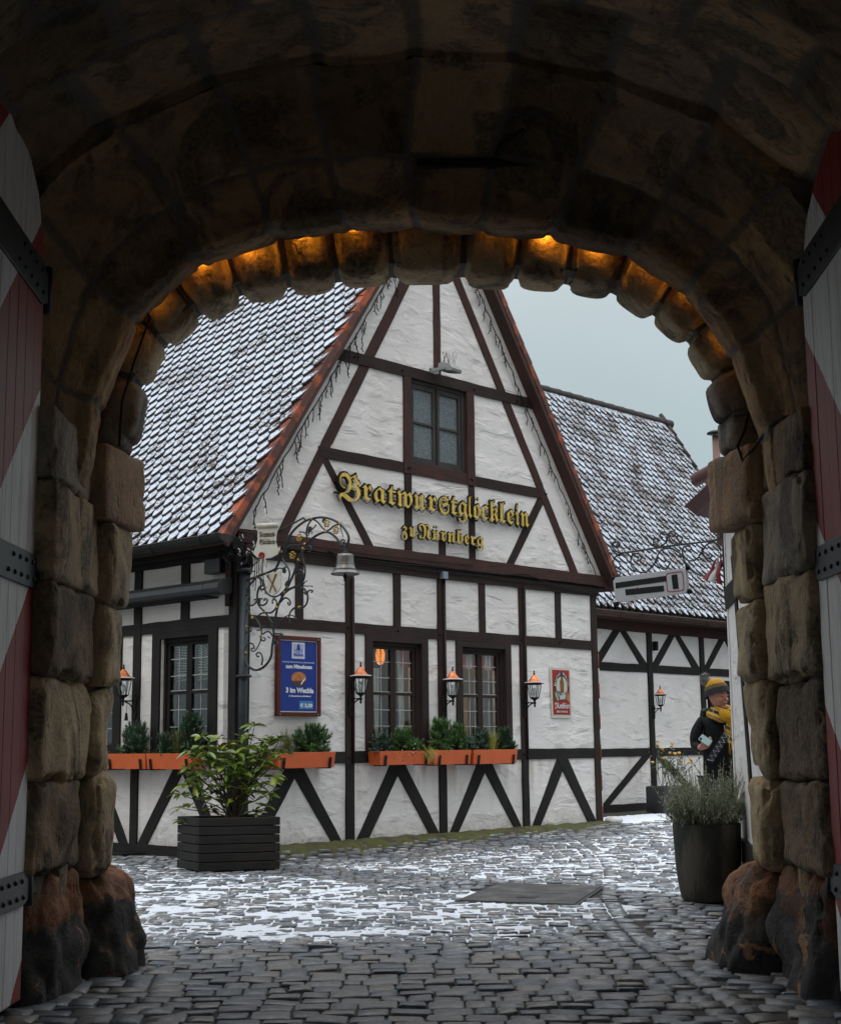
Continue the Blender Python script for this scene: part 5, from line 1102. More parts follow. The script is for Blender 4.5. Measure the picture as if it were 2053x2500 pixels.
# ------------------------------------------------------------------ wrought-iron bracket with bell on the house corner
BD = Vector((math.cos(YAW), -math.sin(YAW), 0))
def BR(d, h, o=0): return C0 + BD * d + ZV * h + GA * (-o)     # o>0: towards the viewer's side
def smoothpath(p, it=2):
    for _ in range(it):
        q = [p[0]]
        for i in range(len(p) - 1):
            a, b_ = p[i], p[i + 1]; q += [tuple(a[k] * .75 + b_[k] * .25 for k in range(len(a))), tuple(a[k] * .25 + b_[k] * .75 for k in range(len(a)))]
        q.append(p[-1]); p = q
    return p
wi = thing('wrought_iron_bracket', 'ornate black wrought iron bracket with gilded flowers on the house corner', 'sign bracket', tuple(BR(.1, .6)))
mb = MB(); mb.tube([BR(.12, -1.15), BR(.12, 1.94)], .048, 14); mb.build('corner_pole', M['ironpost'], wi)
for h_ in (1.94, .77): mb = MB(); mb.lathe([(.03, -.03), (.085, -.012), (.09, .0), (.085, .012), (.03, .03)], tuple(BR(.125, h_)), 14); mb.build('pole_collar', M['iron'], wi)
for i, (r_, p) in enumerate(DATA['br']):
    p = smoothpath([tuple(q) for q in p]); n = len(p); rad = r_ * 2.9
    o_ = 0.0 if i < 2 else random.uniform(-.012, .012)
    taper = i > 3
    rs_ = [rad * (1.0 if not taper else (1.15 - .45 * k / n)) for k in range(n)]
    mb = MB(); mb.tube([BR(a, b_, o_) for a, b_ in p], rs_, 6)
    if i > 1:                                     # rolled ends of the scrolls
        e_ = p[-1]; mb.lathe([(.001, -rad * 1.3), (rad * 1.5, 0), (.001, rad * 1.3)], tuple(BR(e_[0], e_[1], o_)), 8)
    mb.build('main_bar' if i < 2 else 'scroll', M['iron'], wi)
for d, h in DATA['go']:
    mb = MB(); mb.lathe([(.008, -.013), (.017, -.011), (.017, .011), (.008, .013)], tuple(BR(d, h)), 10); mb.build('gilded_collar', M['gold'], wi)
for d, h in DATA['fl']:
    mb = MB()
    for k in range(8):
        a = k * math.pi / 4 + .3; p0 = (d + .018 * math.cos(a), h + .018 * math.sin(a)); 
        mb.lathe([(.001, -.010), (.013, -.004), (.015, .004), (.001, .012)], tuple(BR(p0[0] + .016 * math.cos(a), p0[1] + .016 * math.sin(a), .02 + .006 * (k % 2))), 6)
    mb.lathe([(.001, -.014), (.014, 0), (.001, .014)], tuple(BR(d, h, .032)), 8); mb.build('gilded_flower', M['gold'], wi)
for (d, h, a) in ((1.16, 2.27, .6), (.95, 2.18, 2.4), (1.40, 2.33, 1.0), (.72, 1.15, .8), (.75, .95, 2.5), (.68, 1.07, 2.0), (.62, 1.10, .4), (.36, 1.55, 1.2), (.80, 1.85, 2.0), (.82, 1.7, 1.2)):   # acanthus leaf tips
    mb = MB(); u_ = Vector((math.cos(a), math.sin(a))); w_ = Vector((-u_.y, u_.x)); l_ = .07
    pts = [(0, -.010), (.02, -.026), (.05, -.020), (l_, 0), (.05, .018), (.02, .024), (0, .010)]
    mb.prism([(d + u_.x * x_ + w_.x * y_, h + u_.y * x_ + w_.y * y_) for x_, y_ in pts], -.006, .010, BR); mb.build('leaf_ornament', M['iron'], wi)
mb = MB(); mb.tube([G(.62, 2.46, .01), BR(1.09, 2.42), BR(1.12, 2.39)], .010, 6); mb.build('stay_rod', M['iron'], wi)
mb = MB(); mb.prism([tuple(q) for q in DATA['sh']], .022, .036, BR); shd = mb.build('shield', M['cream'], wi, bevel=.003)
k1, k2, f1, f2 = [Vector(q) for q in DATA['kn']]
def flatbar(a, b_, w0, w1, m, par, nm, d0=.038, d1=.044):
    u_ = (b_ - a).normalized(); w_ = Vector((-u_.y, u_.x)); mb = MB()
    mb.prism([tuple(a + w_ * w0), tuple(a.lerp(b_, .5) + w_ * (w0 + w1) * .6), tuple(b_ + w_ * w1), tuple(b_ - w_ * w1), tuple(a.lerp(b_, .5) - w_ * (w0 + w1) * .4), tuple(a - w_ * w0)], d0, d1, BR); return mb.build(nm, m, par)
M['brown'] = flat('brown_gilt', (.16, .09, .02), .5)
flatbar(k2, k1, .006, .013, M['brown'], shd, 'painted_knife'); flatbar(f1, f2, .003, .011, M['brown'], shd, 'painted_fork', .045, .050)
for e_ in (-.012, 0, .012): flatbar(f1 + Vector((e_ - .004, .012)), f1 + Vector((e_ * .4, -.03)), .002, .002, M['brown'], shd, 'painted_tine', .045, .050)
bell = thing('hanging_bell', 'gray bronze bell hanging from the tip of the ornate bracket', 'bell', tuple(BR(1.732, 2.02)))
bc = BR(1.732, 1.760)
BS = .88
def bl(p): return [(r_ * BS, z_ * BS) for r_, z_ in p]
mb = MB(); mb.lathe(bl([(.060, .236), (.088, .232), (.096, .218), (.099, .200), (.101, .15), (.108, .105), (.122, .065), (.142, .030), (.168, .006), (.172, -.004), (.160, -.010), (.145, .0), (.10, .06), (.085, .20), (.02, .215)]), tuple(bc), 28); mb.build('bell_body', M['bronze'], bell)
mb = MB()
for z_, r_ in ((.045, .136), (.055, .131), (.115, .109), (.205, .101)): mb.lathe([(r_ * BS - .004, -.004), (r_ * BS + .003, 0), (r_ * BS - .004, .004)], tuple(bc + ZV * z_ * BS), 28)
mb.build('moulding_ring', M['bronze'], bell)
mb = MB(); mb.tube([bc + ZV * .2, bc + ZV * -.03], .008, 6); mb.lathe([(.004, -.085), (.012, -.075), (.013, -.05), (.024, -.03), (.012, -.005), (.004, 0)], tuple(bc), 10); mb.build('clapper', M['black'], bell)
mb = MB(); mb.prism([(1.715, 1.975), (1.75, 1.975), (1.745, 2.05), (1.72, 2.05)], -.012, .012, BR); mb.lathe([(.012, .205), (.03, .21), (.03, .225), (.012, .232)], tuple(bc), 10); mb.build('hanger', M['iron'], bell)
# scroll-shaped cream board with wax seal
pc = Vector((-1.66, 15.45, 2.20))
def PS(a, b_, d=0): return pc + Vector((.985, -.17, 0)) * a + ZV * b_ + Vector((-.17, -.985, 0)) * d
ps = thing('scroll_board', 'cream scroll-shaped board with black blackletter words and red wax seal at the eave corner', 'sign', tuple(PS(0, .2)))
mb = MB(); mb.prism([(-.105, .165), (.118, .165), (.105, .06), (.10, -.02), (.125, -.09), (.145, -.06), (.15, -.10), (.12, -.15), (.05, -.185), (-.04, -.195), (-.11, -.175), (-.155, -.13), (-.125, -.06), (-.105, .02)], -.012, .012, PS); mb.build('board', M['cream'], ps, bevel=.004)
mb = MB(); mb.tube([PS(-.115, .168, .012), PS(.125, .168, .012)], .026, 12); mb.build('rolled_edge', M['cream'], ps)
for s_, z_, x0, x1 in (('Bratwurſt-', .045, -.085, .100), ('Glöcklein', -.035, -.080, .095)):
    ss = s_.replace('ö', 'o').replace('ſ', 's'); text_on(PS, fr_(ss, False), x0, x1, z_, .060, M['black'], ps, .0125, .0165, bo=.010)
mb = MB()
for e_ in (-.022, -.004): mb.prism([(e_, .016), (e_ + .006, .016), (e_ + .006, .024), (e_, .024)], .0125, .016, PS)
mb.build('lettering', M['black'], ps)
M['wax'] = flat('wax_red', (.23, .012, .012), .4); mb = MB(); mb.lathe([(.034, 0), (.036, .008), (.028, .014), (.024, .010), (.004, .012)], (0, 0, 0), 14, fr=lambda a, b_, c: PS(-.055 + a, -.155 + b_, .012 + c)); mb.build('wax_seal', M['wax'], ps)
mb = MB(); mb.tube([PS(-.06, -.18, .01), PS(-.065, -.25, .015), PS(-.075, -.32, .02)], .006, 5); mb.tube([PS(-.02, -.17, .01), PS(-.01, -.24, .02), PS(.0, -.29, .01)], .006, 5); mb.tube([PS(-.02, .17, 0), PS(-.02, .27, .0), PS(-.03, .36, -.02)], .007, 5); mb.build('ribbon', M['cream'], ps)
# ------------------------------------------------------------------ posters
po = thing('menu_poster', 'blue poster in a red-brown frame with white words and the price 3,50', 'poster', tuple(G(.89, .8, .02)))
F0, F1, H0, H1 = .557, 1.225, .345, 1.255
M['frame_r'] = timber('poster_frame_wood', (0.085, 0.022, 0.016), (0.12, 0.032, 0.022)); M['pblue'] = flat('poster_blue', (.006, .030, .235), .4)
M['pwhite'] = flat('poster_white', (.70, .72, .76), .5); M['plil'] = flat('poster_lilac', (.40, .42, .66), .5); M['plblue'] = flat('poster_light_blue', (.05, .19, .42), .5); M['pdb'] = flat('poster_ink', (.015, .035, .22), .5)
mb = MB(); q = .045
for a, b_, c, d in ((F0, F1, H1 - q, H1), (F0, F1, H0, H0 + q), (F0, F0 + q, H0 + q, H1 - q), (F1 - q, F1, H0 + q, H1 - q)): mb.prism([(a, c), (b_, c), (b_, d), (a, d)], .0, .055, G, att=[(a * 3 + i, i, 0) for i in range(8)])
mb.build('frame', M['frame_r'], po, bevel=.004)
def rect(a, b_, c, d, o0, o1, m, nm, par=po): mb = MB(); mb.prism([(a, c), (b_, c), (b_, d), (a, d)], o0, o1, G); return mb.build(nm, m, par)
rect(F0 + q, F1 - q, H0 + q, H1 - q, .0, .030, M['pwhite'], 'sheet_border'); rect(F0 + q + .010, F1 - q - .010, H0 + q + .012, H1 - q - .012, .0, .032, M['pblue'], 'sheet')
rect(.79, .985, 1.00, 1.185, .03, .034, M['pwhite'], 'logo_panel'); rect(.805, .97, 1.015, 1.165, .03, .0355, M['plil'], 'logo_panel')
mb = MB(); mb.prism([(.845, 1.095), (.86, 1.105), (.868, 1.15), (.882, 1.166), (.893, 1.166), (.907, 1.15), (.915, 1.105), (.93, 1.095)], .034, .037, G); mb.lathe([(.009, 0), (.009, .001)], (0, 0, 0), 8, fr=lambda a, b_, c: G(.8875 + a, 1.086 + b_, .037 + c))
for k in range(16):
    a = math.pi * (1.05 + .9 * k / 15); a2 = math.pi * (1.05 + .9 * (k + 1) / 15) if k < 15 else a + .05
    mb.prism([(.8875 + .055 * math.cos(a), 1.118 + .05 * math.sin(a)), (.8875 + .055 * math.cos(a2), 1.118 + .05 * math.sin(a2)), (.8875 + .060 * math.cos(a2), 1.118 + .055 * math.sin(a2)), (.8875 + .060 * math.cos(a), 1.118 + .055 * math.sin(a))], .035, .037, G)
mb.build('bell_emblem', M['pdb'], po)
text_on(G, fr_('Glocklein'), .815, .96, 1.03, .032, M['pdb'], po, .0355, .0375, bo=.01)
mb = MB()
for e_ in (0, .008): mb.prism([(.858 + e_, 1.056), (.862 + e_, 1.056), (.862 + e_, 1.060), (.858 + e_, 1.060)], .0355, .0375, G)
mb.build('lettering', M['pdb'], po)
text_on(G, fr_('historische Bratwurstkuche zu Handwerkerhof'), .645, 1.135, .950, .024, M['plil'], po, .032, .035, bo=.012)
text_on(G, 'zum Mitnehmen', .695, 1.10, .888, .046, M['pwhite'], po, .032, .035, bo=.045)
text_on(G, '3 im Weckla', .70, 1.125, .612, .062, M['pwhite'], po, .032, .035, bo=.045)
text_on(G, '( 3 Bratwürste im Brötchen )', .745, 1.085, .565, .024, M['pwhite'], po, .032, .035, bo=.035)
rect(.905, 1.115, .425, .520, .03, .0335, M['plblue'], 'price_panel'); text_on(G, '€ 3,50', .915, 1.108, .448, .054, M['pwhite'], po, .0335, .0365, bo=.04)
bun, tt_, bb_ = newmat('bun_picture'); v_ = coords(tt_); gg = nd(tt_, 'ShaderNodeSeparateXYZ'); lnk(tt_, v_, gg.inputs[0])
cb = mixc(tt_, mr(tt_, noise(tt_, v_, 22, 4), .35, .7), (.34, .085, .015), (.52, .22, .07)); lnk(tt_, mixc(tt_, mr(tt_, gg.outputs[2], .738, .755), (.06, .028, .018), cb), bb_.inputs['Base Color'])
mb = MB(); mb.prism([(.895 + .112 * math.cos(a) * (1 + .04 * math.sin(3 * a)), .765 + .088 * math.sin(a) * (1 + .05 * math.cos(2 * a))) for a in [k * math.pi / 14 for k in range(28)]], .031, .0345, G); mb.build('bread_roll_picture', bun, po)
mb = MB(); mb.prism([(.92, .71), (.935, .705), (.995, .77), (.995, .785), (.97, .765)], .0345, .037, G); mb.build('sausage_picture', M['pwhite'], po)
mb = MB()
for s_, h_ in ((.60, 1.225), (1.18, 1.225), (.60, .365), (1.18, .365)): mb.lathe([(.006, 0), (.004, .004)], (0, 0, 0), 6, fr=lambda a, b_, c: G(s_ + a, h_ + b_, .055 + c))
mb.build('screw', M['white'], po)
# beer advertisement
ba = thing('enamel_sign', 'small red and cream enamel sign with white word Rotbier on the gable', 'sign', tuple(G(5.8, .7, .02)))
def BA(x_, z_, d=0): return G(5.80 + x_, .705 + z_, .012 + d + .012 * math.cos(x_ * 7) - .0)
M['bacream'] = flat('enamel_cream', (.55, .53, .45), .4); M['bared'] = flat('enamel_red', (.33, .015, .010), .35)
def badd(poly, d0, d1, m, nm): mb = MB(); mb.prism(poly, d0, d1, BA); return mb.build(nm, m, ba)
badd([(-.235, .345), (.215, .345), (.225, -.345), (-.215, -.345)], 0, .008, M['bacream'], 'plate')
badd([(-.19, .315), (.19, .315), (.195, -.30), (-.185, -.30)], .008, .0105, M['bared'], 'red_field')
el = lambda cx, cz, rx, rz, n=24, a0=0, a1=2 * math.pi: [(cx + rx * math.cos(a0 + (a1 - a0) * k / n), cz + rz * math.sin(a0 + (a1 - a0) * k / n)) for k in range(n)]
badd(el(.005, .10, .165, .185), .010, .012, flat('enamel_navy', (.02, .015, .035)), 'dark_medallion')
badd(el(.005, .08, .125, .150), .012, .0135, flat('enamel_pale', (.50, .52, .42)), 'picture_field')
badd([(-.03, .0), (-.045, .16), (-.02, .19), (-.02, .23), (.03, .23), (.03, .19), (.05, .14), (.045, .0)], .0135, .015, flat('brown_keg', (.20, .075, .02)), 'brown_jug_picture')
badd([(-.16, -.10), (-.13, .03), (-.03, .02), (.02, -.03), (.12, .03), (.17, -.02), (.165, -.10)], .0135, .0148, flat('town_gray', (.17, .15, .14)), 'town_picture')
badd([(-.17, -.12), (-.175, .04), (-.12, .0), (-.10, -.12)], .0148, .016, flat('hop_green', (.06, .09, .02)), 'hop_picture'); badd(el(.145, -.07, .035, .055, 14), .015, .0165, flat('seal_orange', (.45, .17, .03)), 'round_emblem')
badd([(-.105, -.105), (-.085, -.11), (-.13, .0), (-.15, .0)], .016, .0175, M['bacream'], 'stripe'); badd([(-.055, -.095), (.07, -.08), (.08, -.02), (-.05, -.04)], .015, .0165, flat('tag_white', (.45, .47, .45)), 'name_tag')
for s_, cx in (('Original', -1), ('Nurnberger', 1)):
    n_ = len(s_)
    for k, ch in enumerate(s_):
        a = (math.pi * (.99 - .40 * k / (n_ - 1))) if cx < 0 else (math.pi * (.42 - .42 * k / (n_ - 1)))
        x_, z_ = .005 + .145 * math.cos(a), .10 + .170 * math.sin(a); rot = a - math.pi / 2
        v, f = textmesh(fr_(ch), .02, .5); sc_ = .042 if cx < 0 else .036; v = v * [sc_, sc_, 1]; m_ = (v[:, 0].max() + v[:, 0].min()) / 2
        X_ = (v[:, 0] - m_) * math.cos(rot) - (v[:, 1] - .012) * math.sin(rot) + x_; Z_ = (v[:, 0] - m_) * math.sin(rot) + (v[:, 1] - .012) * math.cos(rot) + z_
        mb = MB(); mb.add([BA(float(a_), float(b_), .0148 if c_ > 0 else .012) for a_, b_, c_ in zip(X_, Z_, v[:, 2])], f); mb.build('lettering', M['white'], ba, noatt=True)
text_on(BA, fr_('Rotbier'), -.155, .175, -.215, .085, M['white'], ba, .0105, .013, bo=.012)
text_on(BA, 'FRISCH VOM FASS', -.12, .125, -.272, .026, M['white'], ba, .0105, .013, bo=.01)
# ------------------------------------------------------------------ coach lanterns (local frame: x along wall, y out of the wall, z up; origin at wall, arm height)
def make_lantern(label, group):
    t_ = thing('wall_lantern', label, 'lantern', (0, 0, 0), group=group)
    c = (0, .20, 0)
    mb = MB(); mb.lathe([(.008, .405), (.013, .395), (.006, .385), (.012, .37), (.016, .36), (.010, .350)], c, 8); mb.build('finial', M['black'], t_, local=True)
    mb = MB(); mb.lathe([(.012, .355), (.030, .335), (.055, .295), (.085, .262), (.125, .245), (.130, .240), (.118, .236)], c, 6, sm=False); mb.build('copper_roof', M['copper'], t_, local=True)
    mb = MB(); mb.lathe([(.122, .2465), (.131, .2425), (.133, .247), (.124, .252), (.117, .2525)], c, 6, sm=False); mb.build('snow_rim', M['snow'], t_, local=True)
    mb = MB(); mb.lathe([(.127, .237), (.130, .232), (.095, .226), (.090, .215)], c, 6, sm=False); mb.lathe([(.062, .050), (.058, .035), (.020, .012), (.012, -.01), (.024, -.025), (.010, -.045), (.016, -.06), (.005, -.085)], c, 6, sm=False)
    for k in range(6):
        a = 2 * math.pi * k / 6; mb.tube([(c[0] + .095 * math.cos(a), c[1] + .095 * math.sin(a), .22), (c[0] + .060 * math.cos(a), c[1] + .060 * math.sin(a), .045)], .0055, 5)
    mb.build('lantern_frame', M['black'], t_, local=True)
    mb = MB(); mb.lathe([(.090, .222), (.057, .048)], c, 6, sm=False); mb.build('lantern_glass', M['lampglass'], t_, local=True)
    mb = MB(); mb.lathe([(.010, .06), (.012, .08), (.026, .105), (.030, .135), (.020, .165), (.004, .175)], c, 10); mb.build('bulb', flat('bulb_white', (.6, .62, .6), .3) if 'bulb_white' not in bpy.data.materials else bpy.data.materials['bulb_white'], t_, local=True)
    mb = MB(); mb.tube([(0, .20, -.02), (0, .10, -.022), (0, .045, -.02)], .009, 6); mb.tube(smoothpath([(0, .17, -.03), (0, .12, -.045), (0, .07, -.09), (0, .045, -.16)]), .008, 6); mb.build('arm', M['black'], t_, local=True)
    mb = MB(); mb.prism([(-.03, -.22), (.03, -.22), (.042, -.16), (.03, -.09), (.045, -.02), (.04, .03), (.0, .05), (-.04, .03), (-.045, -.02), (-.03, -.09), (-.042, -.16)], .02, .045, lambda a, b_, d: Vector((a, d, b_))); mb.lathe([(.022, 0), (.018, .012), (.004, .016)], (0, .045, -.02), 8, fr=lambda a, b_, c_: Vector((a, .045 + c_, -.02 + (b_ - .045)))); mb.build('wall_plate', M['black'], t_, local=True)
    return t_
def rot_for(outn):   # rotation about z so that local +y = outward normal
    return math.atan2(outn.y, outn.x) - math.pi / 2
lan = make_lantern('copper-roofed black wall lantern on the post between the blue poster and the first gable window', 'copper-roofed lanterns on the tavern posts')
place(lan, G(1.726, .575, .0), rot_for(NG))
def lcopy(p, n_, label, sc_=1.0):
    c = copy_tree(lan); c['label'] = label; place(c, p, rot_for(n_))
    if sc_ != 1: c.scale = (sc_,) * 3
    return c
lcopy(G(3.35, .575, .0), NG, 'copper-roofed black wall lantern on the post between the two gable windows')
lcopy(G(4.988, .575, .0), NG, 'copper-roofed black wall lantern on the post beside the red enamel sign')
l4 = lcopy(L(1.822, .575, .0), NL, 'copper-roofed black wall lantern with a small pull bell, on the left wall')
mb = MB(); mb.tube([(0, .14, -.04), (0, .15, -.16)], .003, 4); mb.lathe([(.012, -.16), (.016, -.18), (.022, -.235), (.028, -.25), (.024, -.25)], (0, .15, 0), 10); mb.lathe([(.030, -.05), (.030, -.046)], (0, .14, 0), 10); pb = mb.build('pull_bell', M['black'], l4, local=True)
l5 = lcopy(BK(11.14, .62, .0), NG, 'distant copper-roofed wall lantern on the rear building post', .92)
# ------------------------------------------------------------------ dark fairy-light wires hanging along the gable edges
def icicle(name, E_, V_, N_, sgn, label, v0, v1, drop0, drop1, seed, dense=.085):
    rr = random.Random(seed); t_ = thing(name, label, 'fairy lights', tuple(E_ + V_ * 2))
    mb = MB(); pts = []
    def pt(vv, dz=0, ds=0): 
        p = E_ + V_ * vv - N_ * .20; s_ = (p - C0).dot(GA); h_ = p.z; return G(s_ + ds + sgn * .05, h_ + dz, .05 + rr.uniform(-.015, .02))
    vv = v0
    while vv < v1: pts.append(pt(vv, rr.uniform(-.02, .01))); vv += .12
    mb.tube(pts, .008, 4); mb.build('wire', M['black'], t_)
    vv = v0
    while vv < v1:
        if rr.random() < .80:
            d_ = rr.uniform(drop0, drop1); p = pt(vv); q = [p]; k = int(d_ / .045); x_ = 0
            mb = MB()
            for i in range(k):
                x_ += rr.uniform(-.022, .022) ; q.append(p + GA * x_ + ZV * (-.045 * (i + 1)) + NG * rr.uniform(-.01, .015))
                if rr.random() < .8: mb.tube([q[-1], q[-1] + GA * rr.uniform(-.035, .035) + ZV * rr.uniform(-.03, -.005)], .006, 3)
            if len(q) > 1: mb.tube(q, .0058, 4); mb.build('hanging_wire', M['black'], t_)
        vv += dense * rr.uniform(.7, 1.3)
    return t_
icicle('light_wire', EL, VL, nL_, 1, 'tangle of dark fairy-light wires hanging along the left edge of the gable', 0.6, 6.2, .10, .36, 3, .10)
icicle('light_wire', ER, VR, nR_, -1, 'dark fairy-light wires hanging along the right edge of the gable', 0.35, 6.2, .06, .24, 9, .10)
# the bunch of wires at the left eave corner
mb = MB(); rr = random.Random(12)
t_ = thing('light_wire', 'dark knot of fairy-light wires bundled at the left eave corner', 'fairy lights', tuple(G(-.1, 2.2, .1)))
for i in range(34):
    p = G(rr.uniform(-.28, .16), rr.uniform(2.02, 2.38), rr.uniform(.05, .24)); q = [p]
    for k in range(4): q.append(q[-1] + Vector((rr.uniform(-.07, .07), rr.uniform(-.05, .05), rr.uniform(-.09, .05))))
    mb.tube(smoothpath([tuple(x_) for x_ in q], 1), .007, 4)
mb.build('wire', M['black'], t_)
mb = MB()
for i in range(14):
    p = G(rr.uniform(-.22, .14), rr.uniform(1.98, 2.35), rr.uniform(.12, .25)); mb.tube([p, p + Vector((rr.uniform(-.03, .03), 0, rr.uniform(-.05, -.02)))], .006, 4)
mb.build('bulb', M['white'], t_)
mb = MB()
for i in range(5):
    x_ = .12 + .03 * i; mb.tube([G(x_, 2.1, .16), G(x_ + rr.uniform(-.02, .03), 1.95, .16), G(x_ + rr.uniform(-.04, .04), 1.78 - rr.uniform(0, .1), .16)], .0045, 4)
mb.build('hanging_wire', M['black'], t_)
# ------------------------------------------------------------------ flower boxes
def flower_box(fr, s0, s1, label, o0=.045, o1=.25, h0=-.235, h1=-.06):
    t_ = thing('flower_box', label, 'flower box', tuple(fr((s0 + s1) / 2, h0, (o0 + o1) / 2)), group='orange flower boxes under the windows')
    mb = MB(); tk = .014; i_ = .016
    def bo(x, z, o_): return fr(x, z, o_)
    def wallp(pts4):  # pts in (s,h,o)
        pass
    # slightly flared trough: outer shell, inner shell
    lo = [(s0 + i_, h0, o0), (s1 - i_, h0, o0), (s1 - i_, h0, o1 - i_), (s0 + i_, h0, o1 - i_)]; hi = [(s0, h1, o0), (s1, h1, o0), (s1, h1, o1), (s0, h1, o1)]
    hi2 = [(s0 + tk, h1, o0 + tk), (s1 - tk, h1, o0 + tk), (s1 - tk, h1, o1 - tk), (s0 + tk, h1, o1 - tk)]; lo2 = [(s0 + tk + i_, h1 - .03, o0 + tk), (s1 - tk - i_, h1 - .03, o0 + tk), (s1 - tk - i_, h1 - .03, o1 - tk), (s0 + tk + i_, h1 - .03, o1 - tk)]
    vs = [fr(*q) for q in lo + hi + hi2 + lo2]; fs = [(3, 2, 1, 0)]
    for b_ in (0, 4, 8): fs += [(b_ + k, b_ + (k + 1) % 4, b_ + 4 + (k + 1) % 4, b_ + 4 + k) for k in range(4)]
    mb.add(vs, fs); mb.build('trough', M['orange'], t_, bevel=.003)
    mb = MB(); mb.add([fr(*q) for q in lo2], [(0, 1, 2, 3)]); mb.build('soil', M['soil'], t_)
    for x_ in (s0 + .09, s1 - .09):
        mb = MB(); w_ = .018
        prof = [(o1 + .006, h0 + .115), (o1 + .014, h0 + .115), (o1 - .002, h0 - .012), (o0, h0 - .012), (o0, h0 - .002), (o1 - .012, h0 - .002)]
        mb.prism(prof, x_ - w_, x_ + w_, lambda o_, h_, s_: fr(s_, h_, o_)); mb.build('holder', M['black'], t_)
    return t_
flower_box(G, .393 - .0, 1.274, 'orange flower box hanging under the blue poster')
flower_box(G, 1.995, 2.885, 'orange flower box under the left gable window, with drooping yellow sedge', h0=-.225, h1=-.062)
flower_box(G, 2.945, 3.63, 'short middle orange flower box, below the lantern between the two gable windows')
flower_box(G, 3.68, 4.55, 'orange flower box under the right gable window', h0=-.24)
flower_box(L, .45, 1.285, 'orange flower box on the left wall, partly behind the planter shrub')
flower_box(L, 1.30, 2.075, 'orange flower box on the left wall, below the lantern with the pull bell')
flower_box(L, 2.085, 2.9, 'orange flower box on the left wall cut off by the stone jamb')
# ------------------------------------------------------------------ plants
def blade(mb, p, d, l, w, bend=.3, seg=3, up=ZV, mi=0):
    d = d.normalized(); side = d.cross(up); side = side.normalized() if side.length > 1e-3 else Vector((1, 0, 0)); vs = []; q = p.copy(); dd = d.copy()
    for k in range(seg + 1):
        f = k / seg; ww = w * (1 - f) ** .7 * .5 + .0002; vs += [q - side * ww, q + side * ww]; dd = (dd + Vector((0, 0, -bend / seg))).normalized(); q = q + dd * (l / seg)
    mb.add(vs, [(2 * k, 2 * k + 1, 2 * k + 3, 2 * k + 2) for k in range(seg)], mi)
def tuft(mb, p, d, rr, n=18, l=.04, w=.0055):
    for i in range(n):
        v = Vector((rr.gauss(0, 1), rr.gauss(0, 1), rr.gauss(0, 1))).normalized(); e_ = (d * 1.1 + v).normalized(); side = e_.cross(v).normalized() * w * .5; q = p - d * rr.uniform(0, .05); ll = l * rr.uniform(.7, 1.2)
        mb.add([q - side, q + side, q + e_ * ll * .6 + side, q + e_ * ll, q + e_ * ll * .6 - side], [(0, 1, 2, 3, 4)])
def pine(c, w, h, label, seed, m='needle', n=46, depth=.10, name='dwarf_pine', ax=GA, cat='conifer', nl=.042, lean=0):
    n = int(n * 2.2); w *= 1.3; h *= .92; rr = random.Random(seed); t_ = thing(name, label, cat, tuple(c)); mb = MB(); ms = MB()
    for i in range(n):
        a = rr.uniform(0, 2 * math.pi); r_ = math.sqrt(rr.random()); f = rr.random() ** .85
        sp_ = (max(0, 1 - (2 * f - .75) ** 2 / 1.7) ** .6) * .5
        p = c + ax * (w * sp_ * r_ * math.cos(a) + lean * f * h) + ax.cross(ZV) * (depth * r_ * math.sin(a)) + ZV * (h * f * .92 + .01)
        base = c + ax * (p - c).dot(ax) * .35
        d = ((p - (c + ZV * h * .30)).normalized() + ZV * .35 + Vector((rr.gauss(0, .25), rr.gauss(0, .25), rr.gauss(0, .2)))).normalized()
        ms.tube([base + ZV * .0, base.lerp(p, .6) + ZV * .01, p], [.004, .003, .002], 3)
        for k in range(3): tuft(mb, p - d * .030 * k, d, rr, 20, nl)
    ms.build('branch', M['stem'], t_); mb.build('needles', M[m], t_); return t_
def sedge(c, label, seed, m='grass_g', n=90, l=.22, spread=.6, bend=.9, name='sedge_tuft', fwd_=None):
    rr = random.Random(seed); mb = MB()
    for i in range(n):
        a = rr.uniform(0, 2 * math.pi); t = rr.uniform(0, spread); d = Vector((math.cos(a) * t, math.sin(a) * t, 1))
        if fwd_ is not None: d = d + fwd_
        blade(mb, c + Vector((rr.gauss(0, .018), rr.gauss(0, .018), 0)), d, l * rr.uniform(.6, 1.15), .0068, bend * rr.uniform(.5, 1.2), 5)
    o_ = mb.build(name, M[m]); tag(o_, label, 'sedge'); return o_
def leafy(c, w, h, label, seed, m='ivy', n=110, name='trailing_ivy', ax=GA, depth=.08, ls=.022, cat='ivy', drop=0.0, outd=NG):
    rr = random.Random(seed); mb = MB()
    for i in range(n):
        x_ = rr.uniform(-w, w) / 2; z_ = rr.uniform(0, h) * (1 - (2 * x_ / w) ** 2 * .5) - drop * rr.random() ** 2; q = rr.uniform(-depth, depth) / 2 + (depth * .6 if z_ < 0 else 0)
        p = c + ax * x_ + outd * q + ZV * z_; d = Vector((rr.gauss(0, 1), rr.gauss(0, 1), rr.gauss(0, .5))).normalized(); s_ = d.cross(Vector((rr.gauss(0, 1), rr.gauss(0, 1), rr.gauss(0, 1)))).normalized(); l_ = ls * rr.uniform(.6, 1.2)
        mb.add([p, p + d * l_ * .5 + s_ * l_ * .45, p + d * l_, p + d * l_ * .5 - s_ * l_ * .45], [(0, 1, 2, 3)])
    o_ = mb.build(name, M[m]); tag(o_, label, cat); return o_
BO = .15
T0 = -.085
pine(G(1.00, T0, BO), .52, .40, 'bushy dark green dwarf pine in the flower box under the blue poster', 1, 'needle', 60)
sedge(G(.62, T0, BO), 'green sedge tuft in the flower box under the blue poster', 2, n=130, l=.30, spread=.55, bend=.7)
